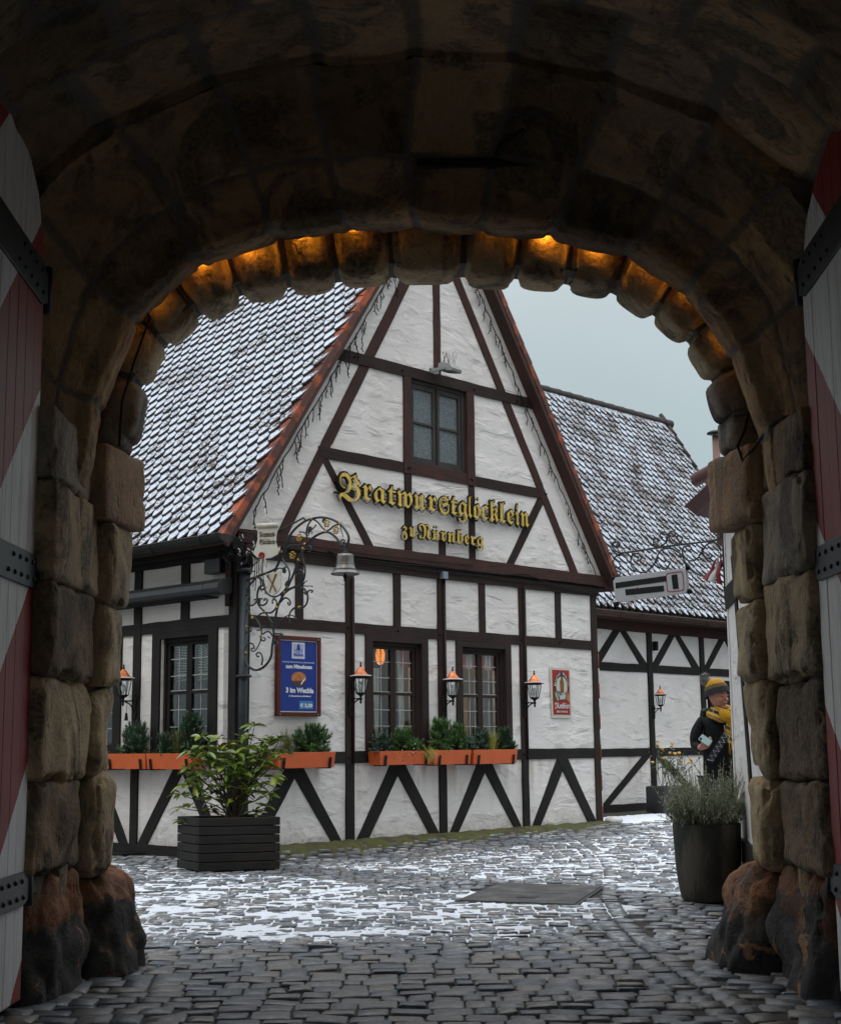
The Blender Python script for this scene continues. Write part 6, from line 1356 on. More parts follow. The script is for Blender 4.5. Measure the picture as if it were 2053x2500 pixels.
leafy(G(.95, T0, BO), .6, .08, 'low ivy trailing over the box under the blue poster', 3, drop=.09, n=140)
pine(G(2.50, T0, BO), .36, .34, 'round green dwarf pine in front of the left gable window', 4, 'needle', 46)
pine(G(2.13, T0, BO - .02), .26, .27, 'small bluish dwarf pine at the left end of the box under the left gable window', 5, 'needle_b', 26)
pine(G(2.70, T0, BO), .24, .20, 'low dwarf pine beside the drooping yellow sedge', 6, 'needle', 22)
leafy(G(2.10, T0, BO + .03), .26, .10, 'purple-gray foliage plant at the left end of the box under the left gable window', 7, 'heather', 150, 'foliage_plant', cat='plant')
leafy(G(2.42, T0, BO + .03), .4, .05, 'ivy with tiny white flowers spilling over the box under the left gable window', 8, 'ivy', 110, drop=.10)
sedge(G(2.80, T0 + .01, BO + .04), 'yellow sedge drooping over the right end of its orange box', 9, 'grass_y', 90, .26, .5, 3.2, fwd_=NG * .8)
mb = MB()
for k in range(9):
    p = G(random.uniform(2.3, 2.6), random.uniform(-.15, .05), .26 if k < 5 else .2); mb.lathe([(.001, -.007), (.009, 0), (.001, .007)], tuple(p), 6)
o = mb.build('white_flowers', M['white']); tag(o, 'few tiny white blossoms over the box under the left gable window', 'flowers')
pine(G(3.18, T0, BO), .34, .50, 'tallest upright green dwarf pine between the two gable windows', 10, 'needle', 62)
pine(G(3.50, T0, BO - .02), .26, .44, 'slim green dwarf pine at the left edge of the right gable window', 11, 'needle', 36)
pine(G(3.62, T0, BO), .22, .22, 'low spreading dwarf pine where two orange boxes meet', 12, 'needle_b', 24)
leafy(G(3.05, T0, BO + .03), .24, .08, 'yellow-green creeper at the left end of the middle orange box', 13, 'leaf_y', 60, 'creeper', drop=.08, ls=.018, cat='creeper')
leafy(G(3.74, T0, BO + .02), .22, .14, 'variegated ivy at the left end of the box under the right gable window', 14, 'ivy', 110, drop=.08)
pine(G(4.00, T0, BO - .03), .30, .34, 'dark dwarf pine behind the golden sedge', 15, 'needle_b', 30)
sedge(G(4.12, T0, BO + .02), 'golden upright sedge in the box under the right gable window', 16, 'grass_y', 170, .27, .50, .5)
pine(G(4.42, T0, BO - .02), .24, .36, 'dark round dwarf pine at the right end of the box under the right gable window', 17, 'needle_d', 34)
pine(G(4.53, T0, BO), .12, .14, 'tiny dwarf pine overhanging the right end of the box under the right gable window', 18, 'needle_d', 10)
pine(L(1.72, T0, BO), .46, .46, 'loose dark conifer below the lantern with the pull bell', 19, 'needle_d', 40, ax=LA, lean=-.25)
leafy(L(1.35, T0, BO), .5, .12, 'dark ivy over the joint of the left wall flower boxes', 20, 'ivy', 150, ax=LA, outd=NL, drop=.08)
pine(L(.98, T0, BO), .42, .30, 'dark low conifer in front of the left wall window', 21, 'needle_d', 36, ax=LA)
sedge(L(.80, T0, BO), 'green sedge rising behind the planter shrub by the left window', 22, n=120, l=.34, spread=.6, bend=.8)
pine(L(.60, T0, BO - .02), .34, .56, 'dark upright conifer before the right sash of the left window', 23, 'needle_d', 40, ax=LA)
leafy(L(2.0, T0, BO), .4, .06, 'sparse ivy hanging over the box next to the stone jamb', 24, 'ivy', 60, ax=LA, outd=NL, drop=.12)
# ------------------------------------------------------------------ wooden planter with glossy shrub
pl = thing('wooden_planter', 'black slatted wooden planter box at the tavern corner', 'planter', (-1.95, 15.0, GZ(-1.95, 15)))
pa = Vector((-2.241, 14.706, 0)); pu = Vector((.975, .222, 0)).normalized() ; pv = Vector((-.222, .975, 0)); PL_, PD = .815, .60
pv = Vector((-.50, .866, 0)); zb = -1.215
def PLN(a, b_, z_): q = pa + pu * a + pv * b_; return Vector((q.x, q.y, zb + z_))
for k in range(6):
    z0, z1 = k * .087 + .004, k * .087 + .084; alt = k % 2
    for (a0, a1, b0, b1) in ((0 if not alt else .0, PL_ - (0 if not alt else .04), -.0, .045), (0, .045, .045, PD - .045), (PL_ - .045, PL_, .0 if alt else .045, PD - .045), (0, PL_, PD - .045, PD)):
        w_ = random.uniform(-.003, .003)
        vs = [(a0 + w_, b0, z0), (a1 + w_, b0, z0), (a1 + w_, b1, z0), (a0 + w_, b1, z0), (a0 + w_, b0, z1), (a1 + w_, b0, z1), (a1 + w_, b1, z1), (a0 + w_, b1, z1)]
        sd = random.uniform(0, 50)
        long_ = abs(a1 - a0) > .3
        mb = MB(); mb.add([PLN(*q) for q in vs], [(0, 3, 2, 1), (4, 5, 6, 7), (0, 1, 5, 4), (1, 2, 6, 5), (2, 3, 7, 6), (3, 0, 4, 7)], att=[((q[0] if long_ else q[1]) + sd, q[2] + sd, q[1]) for q in vs]); mb.build('board', M['planter'], pl, bevel=.006)
mb = MB(); mb.add([PLN(.04, .04, .46), PLN(PL_ - .04, .04, .46), PLN(PL_ - .04, PD - .04, .46), PLN(.04, PD - .04, .46)], [(0, 1, 2, 3)]); mb.build('soil', M['soil'], pl)
sh = thing('rhododendron_shrub', 'glossy light green rhododendron growing in the black wooden planter', 'shrub', tuple(PLN(.42, .28, .46)))
rr = random.Random(44); base = PLN(.46, .28, .45); ends = []
def gleaf(mb, p, d, l, w, rr, mi):
    side = d.cross(ZV); side = side.normalized() if side.length > .05 else Vector((1, 0, 0)); n_ = side.cross(d).normalized(); tw = rr.uniform(-.9, .9)
    side = (side * math.cos(tw) + n_ * math.sin(tw)).normalized(); n_ = side.cross(d).normalized()
    pts = []; prof = [(0, .05), (.22, .70), (.5, 1), (.78, .72), (1, .03)]
    for f, ww in prof:
        c_ = p + d * (l * f) + Vector((0, 0, -.35 * l * f * f)); pts += [c_ - side * ww * w / 2 + n_ * w * .12 * ww, c_ - n_ * w * .05, c_ + side * ww * w / 2 + n_ * w * .12 * ww]
    fs = []
    for k in range(4): b_ = 3 * k; fs += [(b_, b_ + 1, b_ + 4, b_ + 3), (b_ + 1, b_ + 2, b_ + 5, b_ + 4)]
    mb.add(pts, fs, mi, sm=True)
lf = MB(); brs = []
tips = [(-.58, .05, .02), (-.55, -.05, .40), (-.50, .0, .58), (-.38, .0, .88), (-.30, -.1, .72), (-.20, .05, .85), (-.44, .08, .68), (-.62, 0, .30), (-.08, 0, .80), (.02, -.1, .70), (.05, .1, .86), (.15, 0, .76), (.22, 0, .98), (.22, -.1, .62), (.35, .05, .80), (.45, 0, .84), (.52, .05, .84), (.58, 0, .70), (.40, -.05, .62), (.50, 0, .46), (.45, .05, .30), (.36, -.05, .40), (.30, 0, .10), (.10, -.12, .50), (-.12, -.12, .56), (-.30, -.1, .50), (-.35, 0, .34), (-.15, -.05, .38), (-.05, 0, .22), (.12, 0, .30), (.28, .05, .52), (-.10, .15, .70), (.38, .15, .70), (-.25, .1, .62), (.05, -.15, .60), (-.02, -.05, .46), (.20, .1, .42), (-.45, -.05, .50), (-.64, 0, .16), (-.28, .05, .14), (.42, .0, .16), (-.18, -.1, .64), (.30, -.1, .74), (-.52, .05, .74), (.0, .05, .58)]
for i, (dx, dy, dz) in enumerate(tips):
    dx *= .90 if dx < 0 else .80; tip = base + Vector((dx + rr.gauss(0, .015), dy, dz)); b0 = base + Vector((rr.uniform(-.07, .07), rr.uniform(-.05, .05), -.02))
    mid = b0.lerp(tip, .45) + Vector((-dx * .16, 0, .05)); brs.append((smoothpath([tuple(b0), tuple(mid), tuple(b0.lerp(tip, .8) + Vector((0, 0, .01))), tuple(tip)], 2), i))
    for (pp, nl_) in ((tip, rr.randint(7, 10)), (Vector(b0.lerp(tip, .86)) + Vector((rr.uniform(-.04, .04), rr.uniform(-.04, .04), .03)), rr.randint(3, 6)), (Vector(b0.lerp(tip, .66)) + Vector((rr.uniform(-.05, .05), rr.uniform(-.04, .04), .03)), rr.randint(0, 3) if dz > .2 else 0)):
        for k in range(nl_):
            a = 2 * math.pi * k / nl_ + rr.uniform(-.4, .4); el_ = rr.uniform(-.35, .75)
            d = Vector((math.cos(a) * math.cos(el_), math.sin(a) * math.cos(el_), math.sin(el_)))
            l_ = rr.uniform(.10, .165) * (.75 if dz < .2 else 1)
            gleaf(lf, pp + d * .008, d, l_, l_ * rr.uniform(.32, .42), rr, 1 if rr.random() < .25 else (2 if rr.random() < .008 else 0))
for p, i in brs:
    mb = MB(); n = len(p); mb.tube(p, [.011 * (1 - .75 * k / n) * (1.4 if i % 9 == 0 else .8) for k in range(n)], 5); mb.build('branch', M['stem'], sh)
mb = MB(); mb.tube([tuple(base + Vector((.05, 0, -.02))), tuple(base + Vector((.045, 0, .25))), tuple(base + Vector((.055, .0, .50)))], [.019, .017, .012], 8); mb.build('stem', M['stem'], sh)
lf.build('leaves', [M['leaf'], M['leaf_y'], mat('withered_leaf', (.42, .10, .02), (.25, .06, .02), .5, bst=0)], sh)
# ------------------------------------------------------------------ big concrete pot with lavender
px, py = 2.235, 11.66; pz = GZ(px, py) + .0
pt = thing('concrete_pot', 'tall dark stained concrete pot beside the right gate jamb', 'pot', (px, py, pz))
prof = [(.19, .0), (.215, .02), (.238, .14), (.255, .30), (.262, .46), (.266, .59), (.262, .60), (.247, .598), (.243, .57), (.22, .55), (.0, .548)]
mb = MB(); mb.lathe(prof[:9], (px, py, pz), 40); o = mb.build('pot_body', M['concrete'], pt)
mb = MB(); mb.lathe([(.244, .565), (.20, .575), (.1, .58), (.001, .58)], (px, py, pz), 24); mb.build('soil', M['soil'], pt)
lv = thing('lavender_bush', 'silvery gray lavender bush growing in the tall concrete pot', 'lavender', (px, py, pz + .58))
rr = random.Random(8); mb = MB(); ms = MB()
for i in range(560):
    a = rr.uniform(0, 2 * math.pi); r0 = .19 * math.sqrt(rr.random()); b0 = Vector((px + r0 * math.cos(a), py + r0 * math.sin(a), pz + .57)); t = rr.uniform(.05, 1.0) ** .7
    h_ = rr.uniform(.10, .44) * (1.1 - .45 * t ** 1.5); 
    if i < 14: h_ = rr.uniform(.46, .60); t *= .5
    ou = .04 + .17 * t; d = Vector((math.cos(a), math.sin(a), 0)); tip = b0 + d * ou * (1 if rr.random() < .9 else 1.35) + Vector((rr.gauss(0, .03), rr.gauss(0, .03), h_))
    mid = b0.lerp(tip, .5) + d * ou * .12 - ZV * .0
    pth = smoothpath([tuple(b0), tuple(mid), tuple(tip)], 1); ms.tube(pth, .0020, 3, cap=False)
    n = rr.randint(20, 30)
    for k in range(n):
        f = .15 + .85 * k / n; q = b0.lerp(mid, f * 2) if f < .5 else mid.lerp(tip, f * 2 - 1); aa = k * 2.4 + rr.uniform(-.4, .4); ax_ = (tip - b0).normalized(); s1 = ax_.orthogonal().normalized(); s2 = ax_.cross(s1)
        dd = (s1 * math.cos(aa) + s2 * math.sin(aa)) * rr.uniform(.6, 1.1) + ax_ * rr.uniform(.3, .8); blade(mb, q, dd, rr.uniform(.028, .050) * (1.15 - .35 * f), .0066, .15, 2)
ms.build('stem', M['lav'], lv); mb.build('leaves', M['lav'], lv)
mb = MB()
for dx, dz, ex, ez in ((-.20, .0, -.36, .26), (-.24, .02, -.30, .12), (.2, .05, .33, .36), (.0, .3, -.20, .60)):
    p = [(px + dx, py - .1, pz + .58 + dz), (px + (dx + ex) / 2, py - .12, pz + .58 + (dz + ez) / 2 + .02), (px + ex, py - .14, pz + .58 + ez)]; mb = MB(); mb.tube(p, .0022, 3); q = Vector(p[2])
    for k in range(7): tuft(mb, q - ZV * .008 * k, ZV, rr, 5, .014)
    mb.build('dry_flower_stalk', M['stem'], lv)
# ------------------------------------------------------------------ rear building
D = M['tdark']
rb = thing('rear_building', 'half-timbered rear building with a long snowy tiled roof', 'house', tuple(BK(11, -1.15)))
mb = MB()
for s0, s1, h0, h1 in ((6.2, 12.95, -1.3, 2.2), (12.95, 14.25, 1.15, 2.2), (14.25, 21, -1.3, 2.2)): mb.prism([(s0, h0), (s1, h0), (s1, h1), (s0, h1)], -.25, 0, BK)
mb.prism([(6.2, -1.3), (18.45, -1.3), (18.45, 2.2), (6.2, 2.2)], -7, -6.8, BK); mb.build('plaster_wall', M['plaster'], rb)
hb(BK, 6.4, 18.4, -.22, -.083, D, rb); hb(BK, 6.4, 18.4, 1.225, 1.365, D, rb); hb(BK, 6.4, 18.4, -1.15, -1.01, D, rb, o1=.035); hb(BK, 6.2, 18.4, 1.925, 2.12, M['tred'], rb, o1=.05)
for c in (9.35, 11.10, 12.80, 14.40, 16.1): vb(BK, c - .07, c + .07, -1.1, 1.93, D, rb, o1=.03)
for q in ([(9.44, 1.365), (10.04, 1.925), (10.245, 1.925), (9.665, 1.365)], [(10.80, 1.365), (10.235, 1.925), (10.41, 1.925), (11.03, 1.365)], [(11.175, 1.365), (11.75, 1.925), (11.935, 1.925), (11.385, 1.365)], [(12.466, 1.365), (11.925, 1.925), (12.09, 1.925), (12.704, 1.365)], [(12.863, 1.365), (13.43, 1.925), (13.63, 1.925), (13.057, 1.365)], [(14.1, 1.365), (13.62, 1.925), (13.79, 1.925), (14.33, 1.365)], [(9.57, -1.01), (10.78, -.22), (11.03, -.22), (9.79, -1.01)]): beam(BK, q, D, rb, o1=.016)
beam(BK, [(12.45, -1.01), (11.17, -.22), (11.40, -.22), (12.67, -1.01)], M['moss_t'], rb, o1=.03)
mb = MB(); mb.prism([(12.95, -1.3), (14.25, -1.3), (14.25, 1.15), (12.95, 1.15)], -.12, -.08, BK); dr = mb.build('door', M['winwood'], rb)
mb = MB()
for a, b_, c, d in ((12.93, 13.0, -1.2, 1.15), (13.62, 13.68, -1.2, 1.15), (12.93, 14.27, 1.08, 1.2), (13.05, 13.6, .4, .45), (13.1, 13.15, -.2, 1.0), (13.5, 13.55, -.2, 1.0)): mb.prism([(a, c), (b_, c), (b_, d), (a, d)], -.08, -.03, BK)
mb.build('frame', D, dr)
SB = 1.60; thb = math.atan(SB); VB = LA * math.cos(thb) + ZV * math.sin(thb)
EB = BK(6.6, 2.19, .38); RLB = 9.15
tiled('roof', EB, GA, VB, RLB, 5.50, [M['snowtile_thin'], M['tile']], rb, wt=.205, ex=.178, seed=8)
nb = GA.cross(VB); nb = nb if nb.z > 0 else -nb
mb = MB(); q = [EB, EB + GA * RLB, EB + GA * RLB + VB * 5.54, EB + VB * 5.54]; vs = [p - nb * .012 for p in q] + [p - nb * .10 for p in q]; mb.add(vs, [(0, 1, 2, 3), (7, 6, 5, 4), (0, 4, 5, 1), (1, 5, 6, 2), (2, 6, 7, 3), (3, 7, 4, 0)])
q2 = [EB + VB * 5.54, EB + GA * RLB + VB * 5.54]; vb3 = -LA * 0; bk_ = [p + LA * 3.2 - ZV * 5.0 for p in q2]; mb.add([*q2, bk_[1], bk_[0]], [(0, 1, 2, 3)]); mb.build('roof_boarding', M['tile'], rb)
mb = MB(); top = EB + VB * 5.52 + nb * .0
for i in range(int(RLB / .36) + 1):
    a = top + GA * (i * .36); mb.tube([a, a + GA * .38], [.085, .105], 9)
mb.build('ridge_tiles', M['tile'], rb)
mb = MB(); v0 = 0
while v0 < 5.4: o_ = EB + GA * RLB + VB * v0; mb.tube([o_ + nb * .05, o_ + VB * .34 + nb * .035], [.055, .045], 6); v0 += .30
mb.build('verge_tiles', M['tile'], rb)
gutter(lambda t, h, o_: BK(t, h, o_), 6.5, 15.7, 2.175, .46, .085, M['guttercopper'], rb, 1.35)
mb = MB(); mb.prism([(6.4, 2.09), (18, 2.09), (18, 2.16), (6.4, 2.16)], .03, .40, BK); mb.build('eave_board', M['tred'], rb)
mb = MB(); mb.prism([(11.20, 1.62), (11.26, 1.62), (11.26, 1.78), (11.20, 1.78)], .02, .10, BK); mb.build('junction_box', M['black'], rb)
# rear planter with yellow roses
rp = thing('rear_planter', 'plain dark square planter against the rear building', 'planter', (4.05, 24.2, GZ(4, 24)))
zr = GZ(4, 24); o0_ = Vector((3.89, 23.85, zr)); ru = Vector((.93, .37, 0)); rv = Vector((-.37, .93, 0)) * .9
def RP(a, b_, z_): return o0_ + ru * a + rv * b_ + ZV * z_
mb = MB(); mb.prism([(0, 0), (.62, 0), (.62, .62), (0, .62)], 0, .42, lambda a, b_, d: RP(a - .0, b_, d)); mb.build('planter_body', M['gray'], rp, bevel=.01)
mb = MB(); mb.prism([(.02, .02), (.60, .02), (.60, .6), (.02, .6)], .40, .424, lambda a, b_, d: RP(a, b_, d)); mb.build('soil', M['soil'], rp)
rs_ = thing('rose_bush', 'thin rose bush with yellow blooms in the rear planter', 'rose bush', tuple(RP(.3, .3, .42)))
mb = MB(); ms = MB(); bl_ = []; rr = random.Random(3)
for i in range(26):
    b0 = RP(rr.uniform(.05, .5), rr.uniform(.1, .5), .42); tip = b0 + Vector((rr.uniform(-.22, .45), rr.uniform(-.1, .1), rr.uniform(.35, .78))); ms.tube([b0, b0.lerp(tip, .5) + ZV * .06, tip], .0038, 3)
    for k in range(9):
        p = b0.lerp(tip, rr.uniform(.35, 1)); d = Vector((rr.gauss(0, 1), rr.gauss(0, 1), rr.gauss(0, .6))).normalized(); s1 = d.orthogonal().normalized(); mb.add([p, p + d * .025 + s1 * .016, p + d * .05, p + d * .025 - s1 * .016], [(0, 1, 2, 3)])
    if i % 2 == 0: bl_.append(tip)
M['rose'] = mat('rose_yellow', (.75, .36, .06), (.80, .50, .14), .6, sc_=30, bst=0)
ms.build('stem', M['stem'], rs_); mb.build('leaves', M['ivy'], rs_); 
for tip in bl_: mf = MB(); mf.lathe([(.004, -.022), (.026, -.01), (.033, .008), (.022, .022), (.004, .016)], tuple(tip), 7); mf.build('bloom', M['rose'], rs_)
# ------------------------------------------------------------------ red-and-white striped pole and white stone at the house corner
mb = MB(); st_ = thing('striped_pole', 'red and white striped wooden pole leaning at the gable corner', 'pole', tuple(G(6.9, -1.1, .0)))
pb_, pt_ = G(6.83, -1.10, -.115), G(6.80, 1.30, -.09)
M['pred'] = flat('pole_red', (.26, .012, .014)); n = 11
for k in range(n):
    a, b_ = pb_.lerp(pt_, k / n), pb_.lerp(pt_, (k + 1) / n); mb = MB(); mb.tube([a, b_ - (b_ - a) * .004], .036, 12); mb.build('red_band' if k % 2 == 0 else 'white_band', M['pred'] if k % 2 == 0 else M['white'], st_)
mb = MB(); mb.lathe([(.040, 0), (.03, .03), (.016, .05), (.012, .12), (.004, .17)], tuple(pt_), 10); mb.build('finial', M['black'], st_)
t2 = MB(); vs = []; 
t2.lathe([(.10, -.02), (.13, .02), (.12, .06), (.07, .085), (.005, .09)], tuple(G(6.90, 0, .06) + ZV * (GZ(*G(6.9, 0, .06).xy))), 12); o = t2.build('white_stone', M['white']); tag(o, 'small white painted stone at the foot of the gable corner', 'stone')
# ------------------------------------------------------------------ right-hand building (seen at a grazing angle)
rt = thing('right_building', 'white half-timbered building with dark red plinth close to the right jamb', 'house', (2.62, 12.3, -1.23))
W0 = Vector((2.610, 12.3, 0)); WD = Vector((-.118, -.993, 0)).normalized(); WN = Vector((WD.y, -WD.x, 0)); WN = WN if WN.x < 0 else -WN
def RW(a, h, o_=0): return W0 + WD * a + ZV * h + WN * o_
M['plinth'] = mat('plinth_redbrown', (.24, .055, .045), (.17, .045, .038), .8, sc_=5, bst=.3)
mb = MB(); mb.prism([(0, -.78), (3.6, -.78), (3.6, 1.95), (0, 1.95)], -3, 0, RW); mb.build('plaster_wall', M['plaster'], rt)
mb = MB(); mb.prism([(-.01, -1.4), (3.6, -1.4), (3.6, -.90), (-.01, -.90)], -3, .012, RW); mb.build('plinth', M['plinth'], rt)
hb(RW, -.02, 3.6, -.93, -.76, D, rt, o0=-.1, o1=.03)
beam(RW, [(.62, 1.5), (1.42, -.76), (1.58, -.76), (.80, 1.5)], D, rt, o1=.016)
beam(RW, [(2.0, 1.5), (2.6, -.76), (2.78, -.76), (2.2, 1.5)], D, rt, o1=.016)
vb(RW, 0.0, .10, -.76, 1.95, M['plaster'], rt, o1=.012, name='corner_post'); hb(RW, 0, 3.6, 1.12, 1.30, D, rt, o1=.02)
# side roof edge, gutter and flue above it
def RX(x, z, y): return Vector((x, y, z))
mb = MB(); mb.prism([(2.283, 2.033), (2.36, 2.07), (2.52, 2.15), (3.2, 2.40), (3.2, 1.95), (2.55, 1.90), (2.37, 1.955)], 10.4, 12.35, RX); mb.build('eave_soffit', mat('eave_redbrown', (.115, .028, .032), (.07, .022, .024), .6, bst=.1), rt, bevel=.01)
mb = MB(); mb.tube([(2.43, 12.5, 2.29), (2.62, 12.1, 2.36), (3.2, 10.9, 2.60)], .062, 14); mb.build('roof_pipe', mat('pipe_redbrown', (.16, .065, .06), (.10, .045, .04), .5, bst=.1), rt)
mb = MB(); mb.tube([(2.46, 12.42, 2.20), (2.66, 12.0, 2.25)], .012, 6); mb.tube([(2.50, 12.4, 2.17), (2.62, 12.1, 2.20)], .008, 6); mb.build('gutter_hook', M['white'], rt)
mb = MB(); mb.prism([(2.47, 2.10), (2.9, 2.22), (2.9, 2.5), (2.47, 2.25)], 12.0, 12.3, RX); mb.build('fascia', M['redtile'], rt)
fl_ = thing('flue_pipe', 'rusty brown metal flue pipe with a conical cap above the right roof', 'flue', (2.93, 14, 2.3))
M['flue'] = mat('flue_rust', (.26, .12, .085), (.17, .12, .11), .55, .2, sc_=5, bst=.2)
mb = MB(); mb.tube([(2.93, 14, 1.9), (2.93, 14, 3.0)], .037, 16); mb.build('pipe', M['flue'], fl_)
mb = MB(); mb.lathe([(.088, 0), (.086, .012), (.045, .032), (.004, .042)], (2.93, 14, 3.022), 20); mb.build('cap', M['gutter'], fl_)
mb = MB()
for a in (0, 2.1, 4.2): mb.tube([(2.93 + .032 * math.cos(a), 14 + .032 * math.sin(a), 2.99), (2.93 + .032 * math.cos(a), 14 + .032 * math.sin(a), 3.03)], .004, 4)
mb.build('cap_strut', M['gutter'], fl_)
# ------------------------------------------------------------------ hanging signboard on scrolled iron bracket at the right
SD = Vector((-.5174, .8557, 0)); S0 = Vector((2.60, 12.3, 0)); SNn = Vector((-.8557, -.5174, 0))
def SR(a, h, o_=0): return S0 + SD * a + ZV * h + SNn * o_
sb = thing('scrolled_bracket', 'thin scrolled black iron bracket projecting from the right building corner', 'sign bracket', tuple(SR(.05, 1.7)))
for i, (r_, p) in enumerate(DATA['tb']):
    p = smoothpath([tuple(q) for q in p]); mb = MB(); mb.tube([SR(a, b_, 0 if i == 0 else random.uniform(-.008, .008)) for a, b_ in p], r_ * 2.3, 6); mb.build('main_bar' if i == 0 else 'scroll', M['iron'], sb)
mb = MB(); mb.tube([SR(.0, 1.84), SR(.0, 1.2)], .014, 6); mb.build('wall_bar', M['iron'], sb)
bs = thing('hanging_signboard', 'pale gray hanging signboard with blacked-out lines and a red outlined square', 'sign', tuple(SR(1, 1.55)))
M['bgray'] = flat('board_gray', (.42, .42, .44), .35)
mb = MB(); mb.prism([tuple(q) for q in DATA['board']], -.012, .012, SR); mb.build('board', M['bgray'], bs, bevel=.002)
for q in DATA['bars']: mb = MB(); mb.prism([tuple(p) for p in q], .0125, .0155, SR); mb.build('black_bar', M['black'], bs)
a_, b_, c_, d_ = [Vector(p) for p in DATA['rr']]
cx_ = (a_ + b_ + c_ + d_) / 4; path = []
cor = [a_, b_, c_, d_]
for i in range(4):
    p = cor[i]; pn = cor[(i + 1) % 4]; pp = cor[i - 1]; u1 = (pp - p).normalized() * .025; u2 = (pn - p).normalized() * .025; path += [p + u1, p + u1 * .3 + u2 * .3, p + u2]
path.append(path[0]); mb = MB()
for i in range(len(path) - 1):
    p, q = path[i], path[i + 1]; t = (q - p).normalized(); n_ = Vector((-t.y, t.x)) * .0038; mb.prism([tuple(p + n_), tuple(q + n_), tuple(q - n_), tuple(p - n_)], .0125, .015, SR)
mb.build('red_outline', M['pred'], bs)
mb = MB(); mb.prism([(1.145, 1.425), (1.10, 1.40), (1.16, 1.418)], .0125, .0162, SR); mb.prism([(1.20, 1.352), (1.155, 1.33), (1.19, 1.345)], .0125, .0162, SR); mb.build('red_mark', M['pred'], bs)
mb = MB()
for d, h in ((1.50, 1.545), (.462, 1.53), (.455, 1.32), (1.47, 1.30)): mb.lathe([(.012, -.02), (.024, -.014), (.024, .014), (.012, .02)], tuple(SR(d, h)), 8); 
mb.build('corner_clamp', M['black'], bs)
mb = MB()
for d, h in ((1.46, 1.53), (.49, 1.53)): mb.tube([SR(d, h), SR(d, h + .04)], .006, 5)
mb.build('hanger', M['iron'], bs)
# striped pennant
pn = thing('pennant', 'red and white striped cloth pennant behind the scrolled bracket', 'pennant', tuple(SR(.05, 1.55, -.08)))
fl4 = [Vector(p) for p in DATA['flag']]
def strip(f0, f1, m):
    # band between lines from top apex to bottom edge
    A0 = fl4[0].lerp(fl4[0], 0); bl = fl4[1]; br = fl4[3]; top = fl4[0]; topr = Vector((.015, 1.60)); botr = Vector((.015, 1.33))
    e0 = bl.lerp(botr, f0); e1 = bl.lerp(botr, f1); t0 = top.lerp(topr, f0); t1 = top.lerp(topr, f1)
    mb = MB(); n = 10; vs = []
    for i in range(n + 1):
        f = i / n; p, q = t0.lerp(e0, f), t1.lerp(e1, f); w = .012 * math.sin(f * 7 + f0 * 5)
        for o_ in (.024, .028): vs += [SR(p.x, p.y, o_ + w), SR(q.x, q.y, o_ + w)]
    fs = []
    for i in range(n): b = 4 * i; fs += [(b, b + 1, b + 5, b + 4), (b + 2, b + 6, b + 7, b + 3), (b, b + 4, b + 6, b + 2), (b + 1, b + 3, b + 7, b + 5)]
    mb.add(vs, fs, sm=True); mb.build('stripe', m, pn)
strip(0, .30, M['pred']); strip(.30, .68, M['white']); strip(.68, 1, M['pred'])
# ------------------------------------------------------------------ person
PX, PY = 2.705, 13.40; PZ = GZ(PX, PY)
pe = thing('person', 'person in black coat, yellow bobble hat and plaid scarf beside the right building', 'person', (PX, PY, PZ))
def PP(x, y, z): return Vector((PX + x, PY + y, PZ + z))
def skinmesh(verts, edges, radii, sub=2, name='s', root=0):
    me_ = bpy.data.meshes.new(name); me_.from_pydata(verts, edges, []); o_ = bpy.data.objects.new(name, me_); COL.objects.link(o_)
    md = o_.modifiers.new('s', 'SKIN'); md.use_smooth_shade = True; md.branch_smoothing = .6
    for i, r_ in enumerate(radii):
        r_ = r_ if isinstance(r_, tuple) else (r_, r_); me_.skin_vertices[0].data[i].radius = r_; me_.skin_vertices[0].data[i].use_root = (i == root)
    s_ = o_.modifiers.new('u', 'SUBSURF'); s_.levels = sub; s_.render_levels = sub
    dg = bpy.context.evaluated_depsgraph_get(); dg.update(); m2 = bpy.data.meshes.new_from_object(o_.evaluated_get(dg))
    v = np.empty(len(m2.vertices) * 3); m2.vertices.foreach_get('co', v); f = [tuple(p.vertices) for p in m2.polygons]
    bpy.data.objects.remove(o_); bpy.data.meshes.remove(m2); return v.reshape(-1, 3), f
V_ = []; E_ = []; R_ = []
def add_chain(start, pts):
    p = start
    for (co, r_) in pts: V_.append(co); R_.append(r_); E_.append((p, len(V_) - 1)); p = len(V_) - 1
    return p
V_.append((0, 0, .96)); R_.append((.135, .11))
ch_i = add_chain(0, [((0, 0, 1.10), (.12, .095)), ((0, 0, 1.28), (.14, .105)), ((0, 0, 1.40), (.13, .095))])
nk = add_chain(ch_i, [((.01, -.01, 1.49), .055), ((.02, -.02, 1.56), .052)])
la = add_chain(ch_i, [((-.135, 0, 1.40), .055), ((-.19, -.01, 1.30), .046), ((-.212, -.03, 1.195), .040), ((-.21, -.12, 1.18), .034), ((-.195, -.215, 1.185), .028)])
ra = add_chain(ch_i, [((.135, 0, 1.40), .055), ((.195, .0, 1.28), .048), ((.22, -.01, 1.15), .042), ((.23, -.08, 1.03), .036), ((.20, -.13, .95), .028)])
ra2 = add_chain(ra, [((.19, -.15, .91), .030), ((.185, -.16, .87), .024)])
for s_ in (-1, 1):
    add_chain(0, [((s_ * .085, 0, .88), .090), ((s_ * .095, -.01, .70), .078), ((s_ * .10, -.02, .50), .055), ((s_ * .10, .01, .28), .048), ((s_ * .10, .02, .10), .036), ((s_ * .105, -.06, .05), .036), ((s_ * .115, -.15, .035), .028)])
bv, bf = skinmesh(V_, E_, R_)
body = MB(); body.add(bv.tolist(), bf)
